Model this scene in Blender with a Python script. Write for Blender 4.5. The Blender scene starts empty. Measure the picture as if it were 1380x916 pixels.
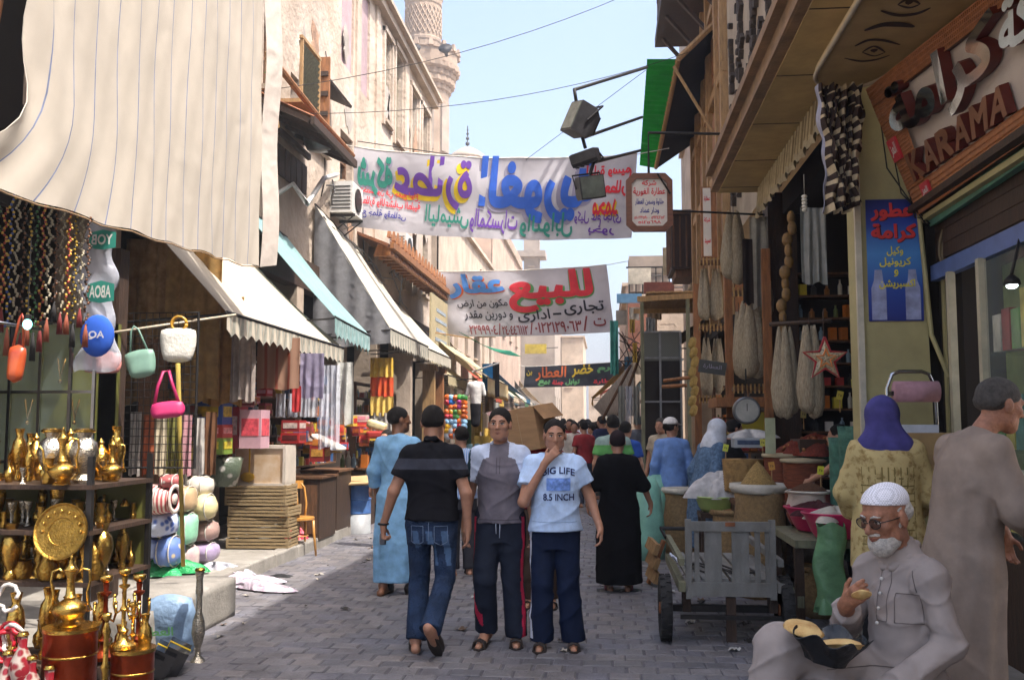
import bpy, math, random
import numpy as np
from mathutils import Vector, Matrix, Euler
from mathutils.geometry import interpolate_bezier, delaunay_2d_cdt
from mathutils.bvhtree import BVHTree
random.seed(7); RN = np.random.RandomState(7)
sc = bpy.context.scene
COL = sc.collection
R = math.radians

# ---------------------------------------------------------------- camera, sky, sun, exposure
FPX = 1300.0
YAW, PITCH = math.atan(125/FPX*math.cos(math.atan(113/FPX))), math.atan(113/FPX)
EYE = Vector((0, 0, 1.62))
cd = bpy.data.cameras.new('camera'); cam = bpy.data.objects.new('camera', cd); COL.objects.link(cam)
cd.sensor_width = 36; cd.lens = FPX/1380*36; cd.clip_end = 3000; cd.clip_start = 0.05
cam.location = EYE; cam.rotation_euler = (R(90)+PITCH, 0, YAW)
sc.camera = cam
CAMR = Euler((R(90)+PITCH, 0, YAW)).to_matrix()

SUN_EL, SUN_AZ = R(60), R(118)          # azimuth clockwise from +Y: to the right of the street, a little behind us
sd = Vector((math.sin(SUN_AZ)*math.cos(SUN_EL), math.cos(SUN_AZ)*math.cos(SUN_EL), math.sin(SUN_EL)))
w = bpy.data.worlds.new('World'); sc.world = w; w.use_nodes = True
nt = w.node_tree; sky = nt.nodes.new('ShaderNodeTexSky'); sky.sky_type = 'NISHITA'; sky.sun_disc = False
sky.sun_elevation = SUN_EL; sky.sun_rotation = SUN_AZ; sky.air_density = 1.0; sky.dust_density = 6.0; sky.ozone_density = 3.0
hs = nt.nodes.new('ShaderNodeHueSaturation'); hs.inputs['Saturation'].default_value = .9; hs.inputs['Value'].default_value = 1.08; nt.links.new(sky.outputs[0], hs.inputs['Color']); nt.links.new(hs.outputs[0], nt.nodes['Background'].inputs[0]); nt.nodes['Background'].inputs[1].default_value = 0.15
ld = bpy.data.lights.new('sun', 'SUN'); ld.energy = 3.1; ld.angle = R(0.5); ld.color = (1.0, 0.94, 0.87)
lo = bpy.data.objects.new('sun', ld); COL.objects.link(lo); lo.rotation_euler = sd.to_track_quat('Z', 'Y').to_euler(); lo.location = (0, 0, 30)
sc.view_settings.view_transform = 'Standard'; sc.view_settings.look = 'None'; sc.view_settings.gamma = 1
sc.view_settings.exposure = 1.44
sc.cycles.max_bounces = 8; sc.cycles.diffuse_bounces = 4; sc.cycles.transparent_max_bounces = 12

# ---------------------------------------------------------------- pixel helpers (photograph 1380x916)
def ray(px, py):
    return CAMR @ Vector(((px-690)/FPX, (458-py)/FPX, -1))
def W(px, py, d):
    r = ray(px, py); return EYE + r*(d/r.y)
def GP(px, py, z=0.0):
    r = ray(px, py); return EYE + r*((z-EYE.z)/r.z)
def XP(px, py, x):
    r = ray(px, py); return EYE + r*((x-EYE.x)/r.x)

# ---------------------------------------------------------------- materials
def srgb(h):
    if isinstance(h, str):
        c = [int(h[i:i+2], 16)/255 for i in (0, 2, 4)]
    else: c = h
    return tuple(((x/12.92) if x <= .04045 else ((x+.055)/1.055)**2.4) for x in c)
MATS = {}
def M(name, col, rough=.75, var=.18, scale=6, bump=0.0, bscale=40, metal=0, col2=None, stretch=(1,1,1), transl=0, alpha=1, trans=0,
      rnd=0, coat=0, sss=0, emit=0, spec=.5, dirt=0, kind=None, ks=10, world=False, sharp=(.35,.65), bdist=.02, ridge=False):
    if name in MATS: return MATS[name]
    m = bpy.data.materials.new(name); m.use_nodes = True; MATS[name] = m
    n = m.node_tree.nodes; L = m.node_tree.links; p = n['Principled BSDF']; out = n['Material Output']
    c1 = srgb(col); c2 = srgb(col2) if col2 else tuple(min(1, x*(1+var)) for x in c1)
    if not col2: c1 = tuple(x*(1-var) for x in c1)
    tc = n.new('ShaderNodeTexCoord'); mp = n.new('ShaderNodeMapping'); mp.inputs['Scale'].default_value = stretch
    src = tc.outputs['Object']
    if world: g = n.new('ShaderNodeNewGeometry'); src = g.outputs['Position']
    L.new(src, mp.inputs['Vector'])
    no = n.new('ShaderNodeTexNoise'); no.inputs['Scale'].default_value = scale; no.inputs['Detail'].default_value = 6; no.inputs['Roughness'].default_value = .6
    L.new(mp.outputs[0], no.inputs['Vector'])
    fac = no.outputs['Fac']
    if kind == 'stripes':          # stripes along local z or given stretch
        wv = n.new('ShaderNodeTexWave'); wv.inputs['Scale'].default_value = ks; wv.inputs['Distortion'].default_value = .4; L.new(mp.outputs[0], wv.inputs['Vector']); fac = wv.outputs['Fac']
    elif kind == 'voronoi':
        wv = n.new('ShaderNodeTexVoronoi'); wv.inputs['Scale'].default_value = ks; L.new(mp.outputs[0], wv.inputs['Vector']); fac = wv.outputs['Distance']
    elif kind == 'check':
        wv = n.new('ShaderNodeTexChecker'); wv.inputs['Scale'].default_value = ks; L.new(mp.outputs[0], wv.inputs['Vector']); fac = wv.outputs['Fac']
    rp = n.new('ShaderNodeValToRGB'); rp.color_ramp.elements[0].position = sharp[0]; rp.color_ramp.elements[1].position = sharp[1]
    rp.color_ramp.elements[0].color = (*c1, 1); rp.color_ramp.elements[1].color = (*c2, 1); L.new(fac, rp.inputs[0])
    colr = rp.outputs[0]
    if dirt:
        n2 = n.new('ShaderNodeTexNoise'); n2.inputs['Scale'].default_value = scale*.23; n2.inputs['Detail'].default_value = 8; n2.inputs['Roughness'].default_value = .7
        mp2 = n.new('ShaderNodeMapping'); mp2.inputs['Scale'].default_value = (1,1,.28) if world else (1,1,1); L.new(src, mp2.inputs['Vector']); L.new(mp2.outputs[0], n2.inputs['Vector'])
        r2 = n.new('ShaderNodeMapRange'); r2.inputs[1].default_value = .42; r2.inputs[2].default_value = .72; r2.inputs[3].default_value = 0; r2.inputs[4].default_value = dirt
        L.new(n2.outputs['Fac'], r2.inputs[0])
        mx = n.new('ShaderNodeMix'); mx.data_type = 'RGBA'; mx.inputs['B'].default_value = (.09,.07,.05,1)
        L.new(r2.outputs[0], mx.inputs['Factor']); L.new(colr, mx.inputs['A']); colr = mx.outputs['Result']
    if rnd:
        oi = n.new('ShaderNodeObjectInfo'); mr = n.new('ShaderNodeMapRange'); mr.inputs[3].default_value = 1-rnd; mr.inputs[4].default_value = 1+rnd*.6
        L.new(oi.outputs['Random'], mr.inputs[0])
        vm = n.new('ShaderNodeVectorMath'); vm.operation = 'SCALE'; L.new(colr, vm.inputs[0]); L.new(mr.outputs[0], vm.inputs['Scale']); colr = vm.outputs[0]
    L.new(colr, p.inputs['Base Color'])
    p.inputs['Roughness'].default_value = rough; p.inputs['Metallic'].default_value = metal
    p.inputs['Specular IOR Level'].default_value = spec
    if coat: p.inputs['Coat Weight'].default_value = coat
    if sss:
        p.inputs['Subsurface Weight'].default_value = sss; p.inputs['Subsurface Radius'].default_value = (.6,.25,.12); p.inputs['Subsurface Scale'].default_value = .02
    if trans: p.inputs['Transmission Weight'].default_value = trans
    if alpha < 1: p.inputs['Alpha'].default_value = alpha
    if emit: p.inputs['Emission Strength'].default_value = emit; L.new(colr, p.inputs['Emission Color'])
    if bump:
        nb = n.new('ShaderNodeTexNoise'); nb.inputs['Scale'].default_value = bscale; nb.inputs['Detail'].default_value = 5
        if ridge: nb.noise_type = 'RIDGED_MULTIFRACTAL'; nb.inputs['Detail'].default_value = 2.5; nb.inputs['Distortion'].default_value = .6; nb.normalize = True
        L.new(mp.outputs[0], nb.inputs['Vector'])
        b = n.new('ShaderNodeBump'); b.inputs['Strength'].default_value = bump; b.inputs['Distance'].default_value = bdist
        L.new(nb.outputs['Fac'], b.inputs['Height']); L.new(b.outputs[0], p.inputs['Normal'])
    if transl:
        t = n.new('ShaderNodeBsdfTranslucent'); L.new(colr, t.inputs['Color']); ms = n.new('ShaderNodeMixShader'); ms.inputs[0].default_value = transl
        L.new(p.outputs[0], ms.inputs[1]); L.new(t.outputs[0], ms.inputs[2]); L.new(ms.outputs[0], out.inputs['Surface'])
    return m
def cloth(name, col, **k):
    k.setdefault('rough', .9); k.setdefault('var', .2); k.setdefault('scale', 9); k.setdefault('bump', .5); k.setdefault('bscale', 4.5); k.setdefault('bdist', .035); k.setdefault('ridge', True); k.setdefault('spec', .15); return M(name, col, **k)

# ---------------------------------------------------------------- mesh builder
class MB:
    def __init__(s): s.v = []; s.f = []; s.m = []; s.cur = 0; s.g = []
    def add(s, vs, fs, mi=None):
        o = len(s.v); s.g.append((o, len(s.f))); s.v += [tuple(v) for v in vs]; s.f += [tuple(i+o for i in f) for f in fs]; s.m += [s.cur if mi is None else mi]*len(fs); return s
    def box(s, c, sz, rot=None, mi=None, taper=1.0):
        hx, hy, hz = sz[0]/2, sz[1]/2, sz[2]/2
        vs = [Vector((x*hx*(taper if z > 0 else 1), y*hy*(taper if z > 0 else 1), z*hz)) for z in (-1,1) for y in (-1,1) for x in (-1,1)]
        if rot is not None:
            m = rot if isinstance(rot, Matrix) else Euler(rot).to_matrix(); vs = [m@v for v in vs]
        c = Vector(c); return s.add([v+c for v in vs], [(0,2,3,1),(4,5,7,6),(0,1,5,4),(2,6,7,3),(0,4,6,2),(1,3,7,5)], mi)
    def tube(s, pts, r, n=8, mi=None, caps=True):
        pts = [Vector(p) for p in pts]; k = len(pts); rs = r if isinstance(r, (list, tuple)) else [r]*k
        vs = []; up = None
        for i, p in enumerate(pts):
            t = (pts[min(i+1, k-1)]-pts[max(i-1, 0)]).normalized()
            if up is None: up = Vector((0,0,1)) if abs(t.z) < .9 else Vector((1,0,0))
            a = t.cross(up); a = a.normalized() if a.length > 1e-6 else t.orthogonal().normalized(); b = a.cross(t).normalized(); up = b
            for j in range(n):
                an = 2*math.pi*j/n; vs.append(p+(a*math.cos(an)+b*math.sin(an))*rs[i])
        fs = [(i*n+j, i*n+(j+1)%n, (i+1)*n+(j+1)%n, (i+1)*n+j) for i in range(k-1) for j in range(n)]
        if caps: fs += [tuple(range(n-1,-1,-1)), tuple((k-1)*n+j for j in range(n))]
        return s.add(vs, fs, mi)
    def lathe(s, prof, n=20, c=(0,0,0), mi=None, M4=None, wob=0, flute=0, sx=1, sy=1):
        vs = []; k = len(prof); c = Vector(c)
        for i, (r, z) in enumerate(prof):
            for j in range(n):
                an = 2*math.pi*j/n; rr = r*(1+wob*math.sin(an*3+i*1.7)+wob*.7*math.sin(an*5+i*.9+1))*(1+flute*(j%2))
                v = Vector((rr*math.cos(an)*sx, rr*math.sin(an)*sy, z))
                if M4 is not None: v = M4@v
                vs.append(v+c)
        fs = [(i*n+j, i*n+(j+1)%n, (i+1)*n+(j+1)%n, (i+1)*n+j) for i in range(k-1) for j in range(n)]
        if prof[0][0] > 1e-4: fs.append(tuple(range(n-1,-1,-1)))
        if prof[-1][0] > 1e-4: fs.append(tuple((k-1)*n+j for j in range(n)))
        return s.add(vs, fs, mi)
    def ball(s, c, r, n=10, mi=None, rot=None):
        rr = r if isinstance(r, (tuple, list)) else (r, r, r); c = Vector(c); vs = []; k = max(4, n//2+1)
        for i in range(k):
            th = math.pi*i/(k-1)
            for j in range(n):
                an = 2*math.pi*j/n; v = Vector((rr[0]*math.sin(th)*math.cos(an), rr[1]*math.sin(th)*math.sin(an), -rr[2]*math.cos(th)))
                if rot is not None: v = rot@v
                vs.append(v+c)
        fs = [(i*n+j, i*n+(j+1)%n, (i+1)*n+(j+1)%n, (i+1)*n+j) for i in range(k-1) for j in range(n)]
        return s.add(vs, fs, mi)
    def quad(s, a, b, c, d, mi=None): return s.add([a,b,c,d], [(0,1,2,3)], mi)
    def grid(s, fn, nu, nv, mi=None):
        vs = [fn(i/nu, j/nv) for j in range(nv+1) for i in range(nu+1)]
        mf = []; k = nu+1
        fs = [(j*k+i, j*k+i+1, (j+1)*k+i+1, (j+1)*k+i) for j in range(nv) for i in range(nu)]
        if callable(mi):
            o = len(s.v); s.v += [tuple(v) for v in vs]; s.f += [tuple(q+o for q in f) for f in fs]; s.m += [mi((i+.5)/nu, (j+.5)/nv) for j in range(nv) for i in range(nu)]; return s
        return s.add(vs, fs, mi)
    def prism(s, poly, z0, z1, M4=None, mi=None):
        n = len(poly); vs = [Vector((x,y,z0)) for x,y in poly]+[Vector((x,y,z1)) for x,y in poly]
        if M4 is not None: vs = [M4@v for v in vs]
        return s.add(vs, [tuple(range(n-1,-1,-1)), tuple(range(n,2*n))]+[(i,(i+1)%n,n+(i+1)%n,n+i) for i in range(n)], mi)
    def rbox(s, c, sz, r=.03, n=3, rot=None, mi=None, puff=0):
        """a soft rounded box (cushions, bundles, sacks lying down)"""
        N = 8; hx, hy, hz = [q/2 for q in sz]; m = (rot if isinstance(rot, Matrix) else Euler(rot).to_matrix()) if rot is not None else Matrix.Identity(3)
        c = Vector(c); key = {}; vs = []; fs = []
        def vert(p):
            k = tuple(round(q, 3) for q in p)
            if k not in key:
                q = Vector([max(-1, min(1, t)) for t in p]); inner = Vector((q.x*(hx-r), q.y*(hy-r), q.z*(hz-r)))
                d = Vector((q.x if abs(q.x) > .999 else 0, q.y if abs(q.y) > .999 else 0, q.z if abs(q.z) > .999 else 0))
                e = Vector((q.x**5, q.y**5, q.z**5)); d = (d+e*.6)
                d = d.normalized()*r if d.length > 0 else d
                pf = 1+puff*((1-q.x*q.x)*(1-q.y*q.y)+(1-q.y*q.y)*(1-q.z*q.z)+(1-q.x*q.x)*(1-q.z*q.z))
                key[k] = len(vs); vs.append(c+m@((inner+d)*pf))
            return key[k]
        for ax in range(3):
            for sg in (-1, 1):
                for i in range(N):
                    for j in range(N):
                        quad = []
                        for a, b in ((0,0),(1,0),(1,1),(0,1)):
                            u = -1+2*(i+a)/N; v = -1+2*(j+b)/N; p = [0,0,0]; p[ax] = sg; p[(ax+1)%3] = u; p[(ax+2)%3] = v; quad.append(vert(p))
                        fs.append(quad if sg > 0 else quad[::-1])
        return s.add(vs, fs, mi)
    def each(s, name, mats, parent=None, smooth=False):
        """one object for every piece added"""
        G = s.g+[(len(s.v), len(s.f))]
        for (a, fa), (b, fb) in zip(G[:-1], G[1:]):
            q = MB(); q.v = s.v[a:b]; q.f = [tuple(i-a for i in f) for f in s.f[fa:fb]]; q.m = s.m[fa:fb]; q.build(name, mats, parent, smooth)
    def build(s, name, mats, parent=None, smooth=False, solid=0, loc=None, rotz=0, angle=None):
        me = bpy.data.meshes.new(name); me.from_pydata(s.v, [], s.f)
        mats = mats if isinstance(mats, (list, tuple)) else [mats]
        for m in mats: me.materials.append(m)
        if len(mats) > 1: me.polygons.foreach_set('material_index', s.m)
        if smooth:
            me.polygons.foreach_set('use_smooth', [True]*len(s.f))
            if angle: me.set_sharp_from_angle(angle=R(angle))
        me.update()
        o = bpy.data.objects.new(name, me); COL.objects.link(o)
        if parent is not None: o.parent = parent
        if solid:
            md = o.modifiers.new('solidify', 'SOLIDIFY'); md.thickness = solid; md.offset = 0
            if smooth: e_ = o.modifiers.new('edges', 'EDGE_SPLIT'); e_.split_angle = R(50); e_.use_edge_sharp = False
        if loc is not None: o.location = loc
        if rotz: o.rotation_euler.z = rotz
        return o
def tag(o, label=None, cat=None, group=None, kind=None):
    if label: o['label'] = label
    if cat: o['category'] = cat
    if group: o['group'] = group
    if kind: o['kind'] = kind
    return o
def thing(name, label, cat, loc=(0,0,0), rotz=0, group=None):
    o = bpy.data.objects.new(name, None); COL.objects.link(o); o.empty_display_size = .1
    o.location = loc; o.rotation_euler = (0,0,rotz); return tag(o, label, cat, group)
def struct(o): o['kind'] = 'structure'; return o
def copy_tree(o, parent=None):
    c = o.copy(); COL.objects.link(c)
    if parent is not None: c.parent = parent
    for ch in list(o.children): copy_tree(ch, c)
    return c
def dup(root, loc, rotz=0, label=None, scale=None):
    c = copy_tree(root); c.location = loc; c.rotation_euler = (0,0,rotz)
    if label: c['label'] = label
    if scale: c.scale = (scale,)*3 if not isinstance(scale, (tuple, list)) else scale
    return c
def frame(o, x, y=None):
    """4x4 with local x along X, local y along Y (default up), local z = outward"""
    x = Vector(x).normalized(); y = Vector(y if y is not None else (0,0,1)); y = (y-x*y.dot(x)).normalized(); z = x.cross(y)
    return Matrix(((x.x,y.x,z.x,o[0]),(x.y,y.y,z.y,o[1]),(x.z,y.z,z.z,o[2]),(0,0,0,1)))

# ---------------------------------------------------------------- lettering: outlines -> clean flat faces
AR = {'ا':(0xFE8D,2),'أ':(0xFE83,2),'ب':(0xFE8F,4),'ة':(0xFE93,2),'ت':(0xFE95,4),'ث':(0xFE99,4),'ج':(0xFE9D,4),'ح':(0xFEA1,4),'خ':(0xFEA5,4),'د':(0xFEA9,2),'ذ':(0xFEAB,2),'ر':(0xFEAD,2),'ز':(0xFEAF,2),'س':(0xFEB1,4),'ش':(0xFEB5,4),'ص':(0xFEB9,4),'ض':(0xFEBD,4),'ط':(0xFEC1,4),'ع':(0xFEC9,4),'غ':(0xFECD,4),'ف':(0xFED1,4),'ق':(0xFED5,4),'ك':(0xFED9,4),'ل':(0xFEDD,4),'م':(0xFEE1,4),'ن':(0xFEE5,4),'ه':(0xFEE9,4),'و':(0xFEED,2),'ى':(0xFEEF,2),'ي':(0xFEF1,4)}
def shape_ar(s):
    if not any(c in AR for c in s): return s
    o = []; n = len(s)
    for i, c in enumerate(s):
        if c not in AR: o.append(c); continue
        b, k = AR[c]; p = i > 0 and s[i-1] in AR and AR[s[i-1]][1] == 4; q = k == 4 and i < n-1 and s[i+1] in AR
        o.append(chr(b+(3 if p and q else 2 if q else 1 if p else 0)))
    return ''.join(reversed(o))
TXT = {}
def text2d(s, bold=0.0, res=3):
    """(verts Nx2, tris) normalised to box 0..1 x 0..1"""
    if (s, bold) in TXT: return TXT[(s, bold)]
    c = bpy.data.curves.new('t', 'FONT'); c.body = shape_ar(s); ob = bpy.data.objects.new('t', c); COL.objects.link(ob)
    dg = bpy.context.evaluated_depsgraph_get(); cu = ob.evaluated_get(dg).to_curve(dg)
    cons = []
    for sp in cu.splines:
        pts = []
        bp = sp.bezier_points; n = len(bp)
        for i in range(n):
            a, b = bp[i], bp[(i+1)%n]
            st = (a.handle_right-a.co).cross(b.co-a.co).length < 1e-5 and (b.handle_left-b.co).cross(b.co-a.co).length < 1e-5
            if st: pts.append(a.co.to_2d())
            else: pts += [q.to_2d() for q in interpolate_bezier(a.co, a.handle_right, b.handle_left, b.co, res+1)[:-1]]
        q = []
        for p in pts:
            if not q or (p-q[-1]).length > 1e-3: q.append(p)
        if len(q) > 1 and (q[0]-q[-1]).length < 1e-3: q.pop()
        if len(q) > 2: cons.append(np.array([tuple(p) for p in q]))
    bpy.data.objects.remove(ob); bpy.data.curves.remove(c)
    if not cons: return np.zeros((0,2)), []
    A_ = sum(float((p[:,0]*np.roll(p[:,1],-1)-p[:,1]*np.roll(p[:,0],-1)).sum()) for p in cons); out = []
    for p in cons:
        if bold:
            e = np.roll(p,-1,0)-p; e /= np.maximum(np.linalg.norm(e,axis=1,keepdims=True),1e-6); nn = np.stack([e[:,1],-e[:,0]],1)
            nn = nn+np.roll(nn,1,0); l = np.linalg.norm(nn,axis=1,keepdims=True); nn = nn/np.maximum(l,.5)
            p = p+nn*bold*(1 if A_ > 0 else -1)
        out.append(p)
    V = np.concatenate(out); E = []; o = 0
    for p in out: E += [(o+i, o+(i+1)%len(p)) for i in range(len(p))]; o += len(p)
    v2, _, tris, *_ = delaunay_2d_cdt([Vector(p) for p in V], E, [], 0, 1e-4)
    v2 = np.array([tuple(v) for v in v2]); tr = np.array(tris); cen = v2[tr].mean(1)
    wn = np.zeros(len(tr))
    for p in out:
        a = p; b = np.roll(p,-1,0)
        A = a[None]-cen[:,None]; B = b[None]-cen[:,None]
        wn += np.arctan2(A[...,0]*B[...,1]-A[...,1]*B[...,0], (A*B).sum(-1)).sum(1)/(2*math.pi)
    tr = tr[np.abs(wn) > .5]
    used = np.unique(tr); mp = -np.ones(len(v2), int); mp[used] = np.arange(len(used)); v2 = v2[used]; tr = mp[tr]
    lo, hi = v2.min(0), v2.max(0); asp = (hi[0]-lo[0])/max(1e-6,(hi[1]-lo[1])); v2 = (v2-lo)/(hi-lo)
    # orient up
    a, b = v2[tr[:,1]]-v2[tr[:,0]], v2[tr[:,2]]-v2[tr[:,0]]; cr = a[:,0]*b[:,1]-a[:,1]*b[:,0]
    t = [tuple(int(q) for q in (x if c > 0 else x[::-1])) for x, c in zip(tr, cr)]
    TXT[(s, bold)] = (v2, t); return TXT[(s, bold)]
def letter(mb, s, fn, x0, y0, x1, y1, mi=None, bold=0.0, slant=0, thick=0, arc=0):
    """writes s into the box of the surface map fn(u, v, h) -> point"""
    v, t = text2d(s, bold)
    P = []
    for a, b in v:
        xx = x0+(x1-x0)*a+slant*b*(y1-y0); yy = y0+(y1-y0)*b+arc*(1-(2*a-1)**2); P.append((xx, yy))
    mb.add([fn(x, y, 0.0) for x, y in P], t, mi)
    if thick:
        mb.add([fn(x, y, thick) for x, y in P], t, mi)
        from collections import Counter
        ed = Counter()
        for f in t:
            for i in range(3): ed[(f[i], f[(i+1)%3])] += 1
        be = [e for e in ed if (e[1], e[0]) not in ed]
        o = len(mb.v); n = len(P)
        mb.v += [tuple(fn(x, y, 0.0)) for x, y in P]+[tuple(fn(x, y, thick)) for x, y in P]
        mb.f += [(o+a, o+b, o+n+b, o+n+a) for a, b in be]; mb.m += [mb.cur+1 if mi is None else mi+1]*len(be)

# ---------------------------------------------------------------- implicit bodies (smooth unions of tapered limbs, polygonised once)
class SDF:
    def __init__(s, h): s.h = h; s.P = []
    def cone(s, a, b, ra, rb, k=.02, flat=None, cap=None):
        a = np.array(a, float); b = np.array(b, float); r = max(ra, rb)
        def f(X, Y, Z):
            ba = b-a; L2 = max((ba**2).sum(), 1e-9); px, py, pz = X-a[0], Y-a[1], Z-a[2]
            t = np.clip((px*ba[0]+py*ba[1]+pz*ba[2])/L2, 0, 1)
            dx, dy, dz = px-t*ba[0], py-t*ba[1], pz-t*ba[2]
            if flat is not None:
                n = np.array(flat[0], float); n /= np.linalg.norm(n); q = dx*n[0]+dy*n[1]+dz*n[2]; e = (1/flat[1]-1); dx, dy, dz = dx+q*e*n[0], dy+q*e*n[1], dz+q*e*n[2]
            d = np.sqrt(dx*dx+dy*dy+dz*dz)-(ra+(rb-ra)*t)
            if cap is not None:
                c, m = np.array(cap[0], float), np.array(cap[1], float); m = m/np.linalg.norm(m); d = np.maximum(d, (X-c[0])*m[0]+(Y-c[1])*m[1]+(Z-c[2])*m[2])
            return d
        s.P.append(('u', f, np.minimum(a, b)-r, np.maximum(a, b)+r, k)); return s
    def ell(s, c, r, rot=None, k=.02, op='u'):
        c = np.array(c, float); r = np.array(r, float); m = np.array(rot).T if rot is not None else np.eye(3); R_ = r.max()
        def f(X, Y, Z):
            px, py, pz = X-c[0], Y-c[1], Z-c[2]
            q = [(m[i,0]*px+m[i,1]*py+m[i,2]*pz)/r[i] for i in range(3)]; l = np.sqrt(q[0]**2+q[1]**2+q[2]**2)
            l2 = np.sqrt(sum((q[i]/r[i])**2 for i in range(3)))
            return l*(l-1)/np.maximum(l2, 1e-6)
        s.P.append((op, f, c-R_, c+R_, k)); return s
    def loft(s, st, k=.03, folds=0, nf=9, ph=0, pw=2.0, caps=True):
        """st: (z, cx, cy, rx, ry) ascending; horizontal elliptical sections"""
        st = np.array(st, float); z = st[:,0]
        def f(X, Y, Z):
            g = [np.interp(Z, z, st[:,i]) for i in (1,2,3,4)]
            dx, dy = X-g[0], Y-g[1]; rx, ry = g[2], g[3]
            if folds:
                th = np.arctan2(dy/ry, dx/rx); low = np.clip((z[-1]-Z)/(z[-1]-z[0])*1.4, 0, 1)
                m = 1+folds*low*(np.sin(nf*th+ph+Z*1.5)*.6+np.sin((nf*1.7)//1*th+ph*2-Z*3)*.4)
                rx, ry = rx*m, ry*m
            l = (np.abs(dx/rx)**pw+np.abs(dy/ry)**pw)**(1/pw)
            d = (l-1)*np.minimum(rx, ry)
            return np.maximum(d, np.maximum(z[0]-Z, Z-z[-1]))
        lo = np.array([(st[:,1]-st[:,3]).min()-.06, (st[:,2]-st[:,4]).min()-.06, z[0]]); hi = np.array([(st[:,1]+st[:,3]).max()+.06, (st[:,2]+st[:,4]).max()+.06, z[-1]])
        s.P.append(('u', f, lo, hi, k)); return s
    def cut(s, p, n, k=.004, box=None):
        """removes what lies on the side of the plane the normal points to, inside the box"""
        p = np.array(p, float); n = np.array(n, float); n = n/np.linalg.norm(n)
        def f(X, Y, Z): return -((X-p[0])*n[0]+(Y-p[1])*n[1]+(Z-p[2])*n[2])
        s.P.append(('s', f, None if box is None else np.array(box[0], float), None if box is None else np.array(box[1], float), k)); return s
    def poly(s, name, mats, parent, paint=None, noise=0, nsc=(6,6,3), noff=0):
        U = [p for p in s.P if p[0] == 'u']; h = s.h
        lo = np.min([p[2] for p in U], 0)-3*h; hi = np.max([p[3] for p in U], 0)+3*h
        ax = [np.arange(lo[i], hi[i]+h, h) for i in range(3)]
        F = np.full([len(a) for a in ax], .12, np.float32)
        for op, f, l, u, k in s.P:
            if l is None: sl = [slice(0, len(a)) for a in ax]
            else:
                mg = (k+2.5*h) if op == 'u' else 0
                sl = [slice(max(0, int((l[i]-mg-lo[i])/h)), min(len(ax[i]), int((u[i]+mg-lo[i])/h)+2)) for i in range(3)]
            if any(q.stop <= q.start for q in sl): continue
            X, Y, Z = np.meshgrid(ax[0][sl[0]], ax[1][sl[1]], ax[2][sl[2]], indexing='ij', sparse=True)
            d = f(X, Y, Z); g = F[tuple(sl)]
            if op == 'u':
                hh = np.maximum(k-np.abs(g-d), 0)/k; F[tuple(sl)] = np.minimum(g, d)-hh*hh*k*.25
            else:
                F[tuple(sl)] = np.maximum(g, -d)
        if noise:
            X, Y, Z = np.meshgrid(*ax, indexing='ij', sparse=True); o = noff
            tw = 1.1*np.sin(nsc[2]*.9*Z+o*1.3+nsc[0]*.6*X)+.5*np.sin(nsc[1]*1.4*Y+nsc[2]*1.9*Z+o)
            f1 = 1-np.abs(np.sin(nsc[0]*.9*X+nsc[2]*1.5*Z+o+tw)); f2 = 1-np.abs(np.sin(-nsc[0]*1.2*X+nsc[1]*.8*Y+nsc[2]*1.3*Z+2*o-1.3*tw))
            env = .35+.65*(.5+.5*np.sin(nsc[2]*.7*Z+o*2.1+nsc[0]*.45*X+nsc[1]*.4*Y))
            F -= (noise*(.75*f1**3*env+.6*f2**4*(1.2-env)+.10*np.sin(nsc[0]*.8*X+o)*np.sin(nsc[2]*.8*Z+1))).astype(np.float32)
        return nets(F, ax, name, mats, parent, paint)
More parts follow.
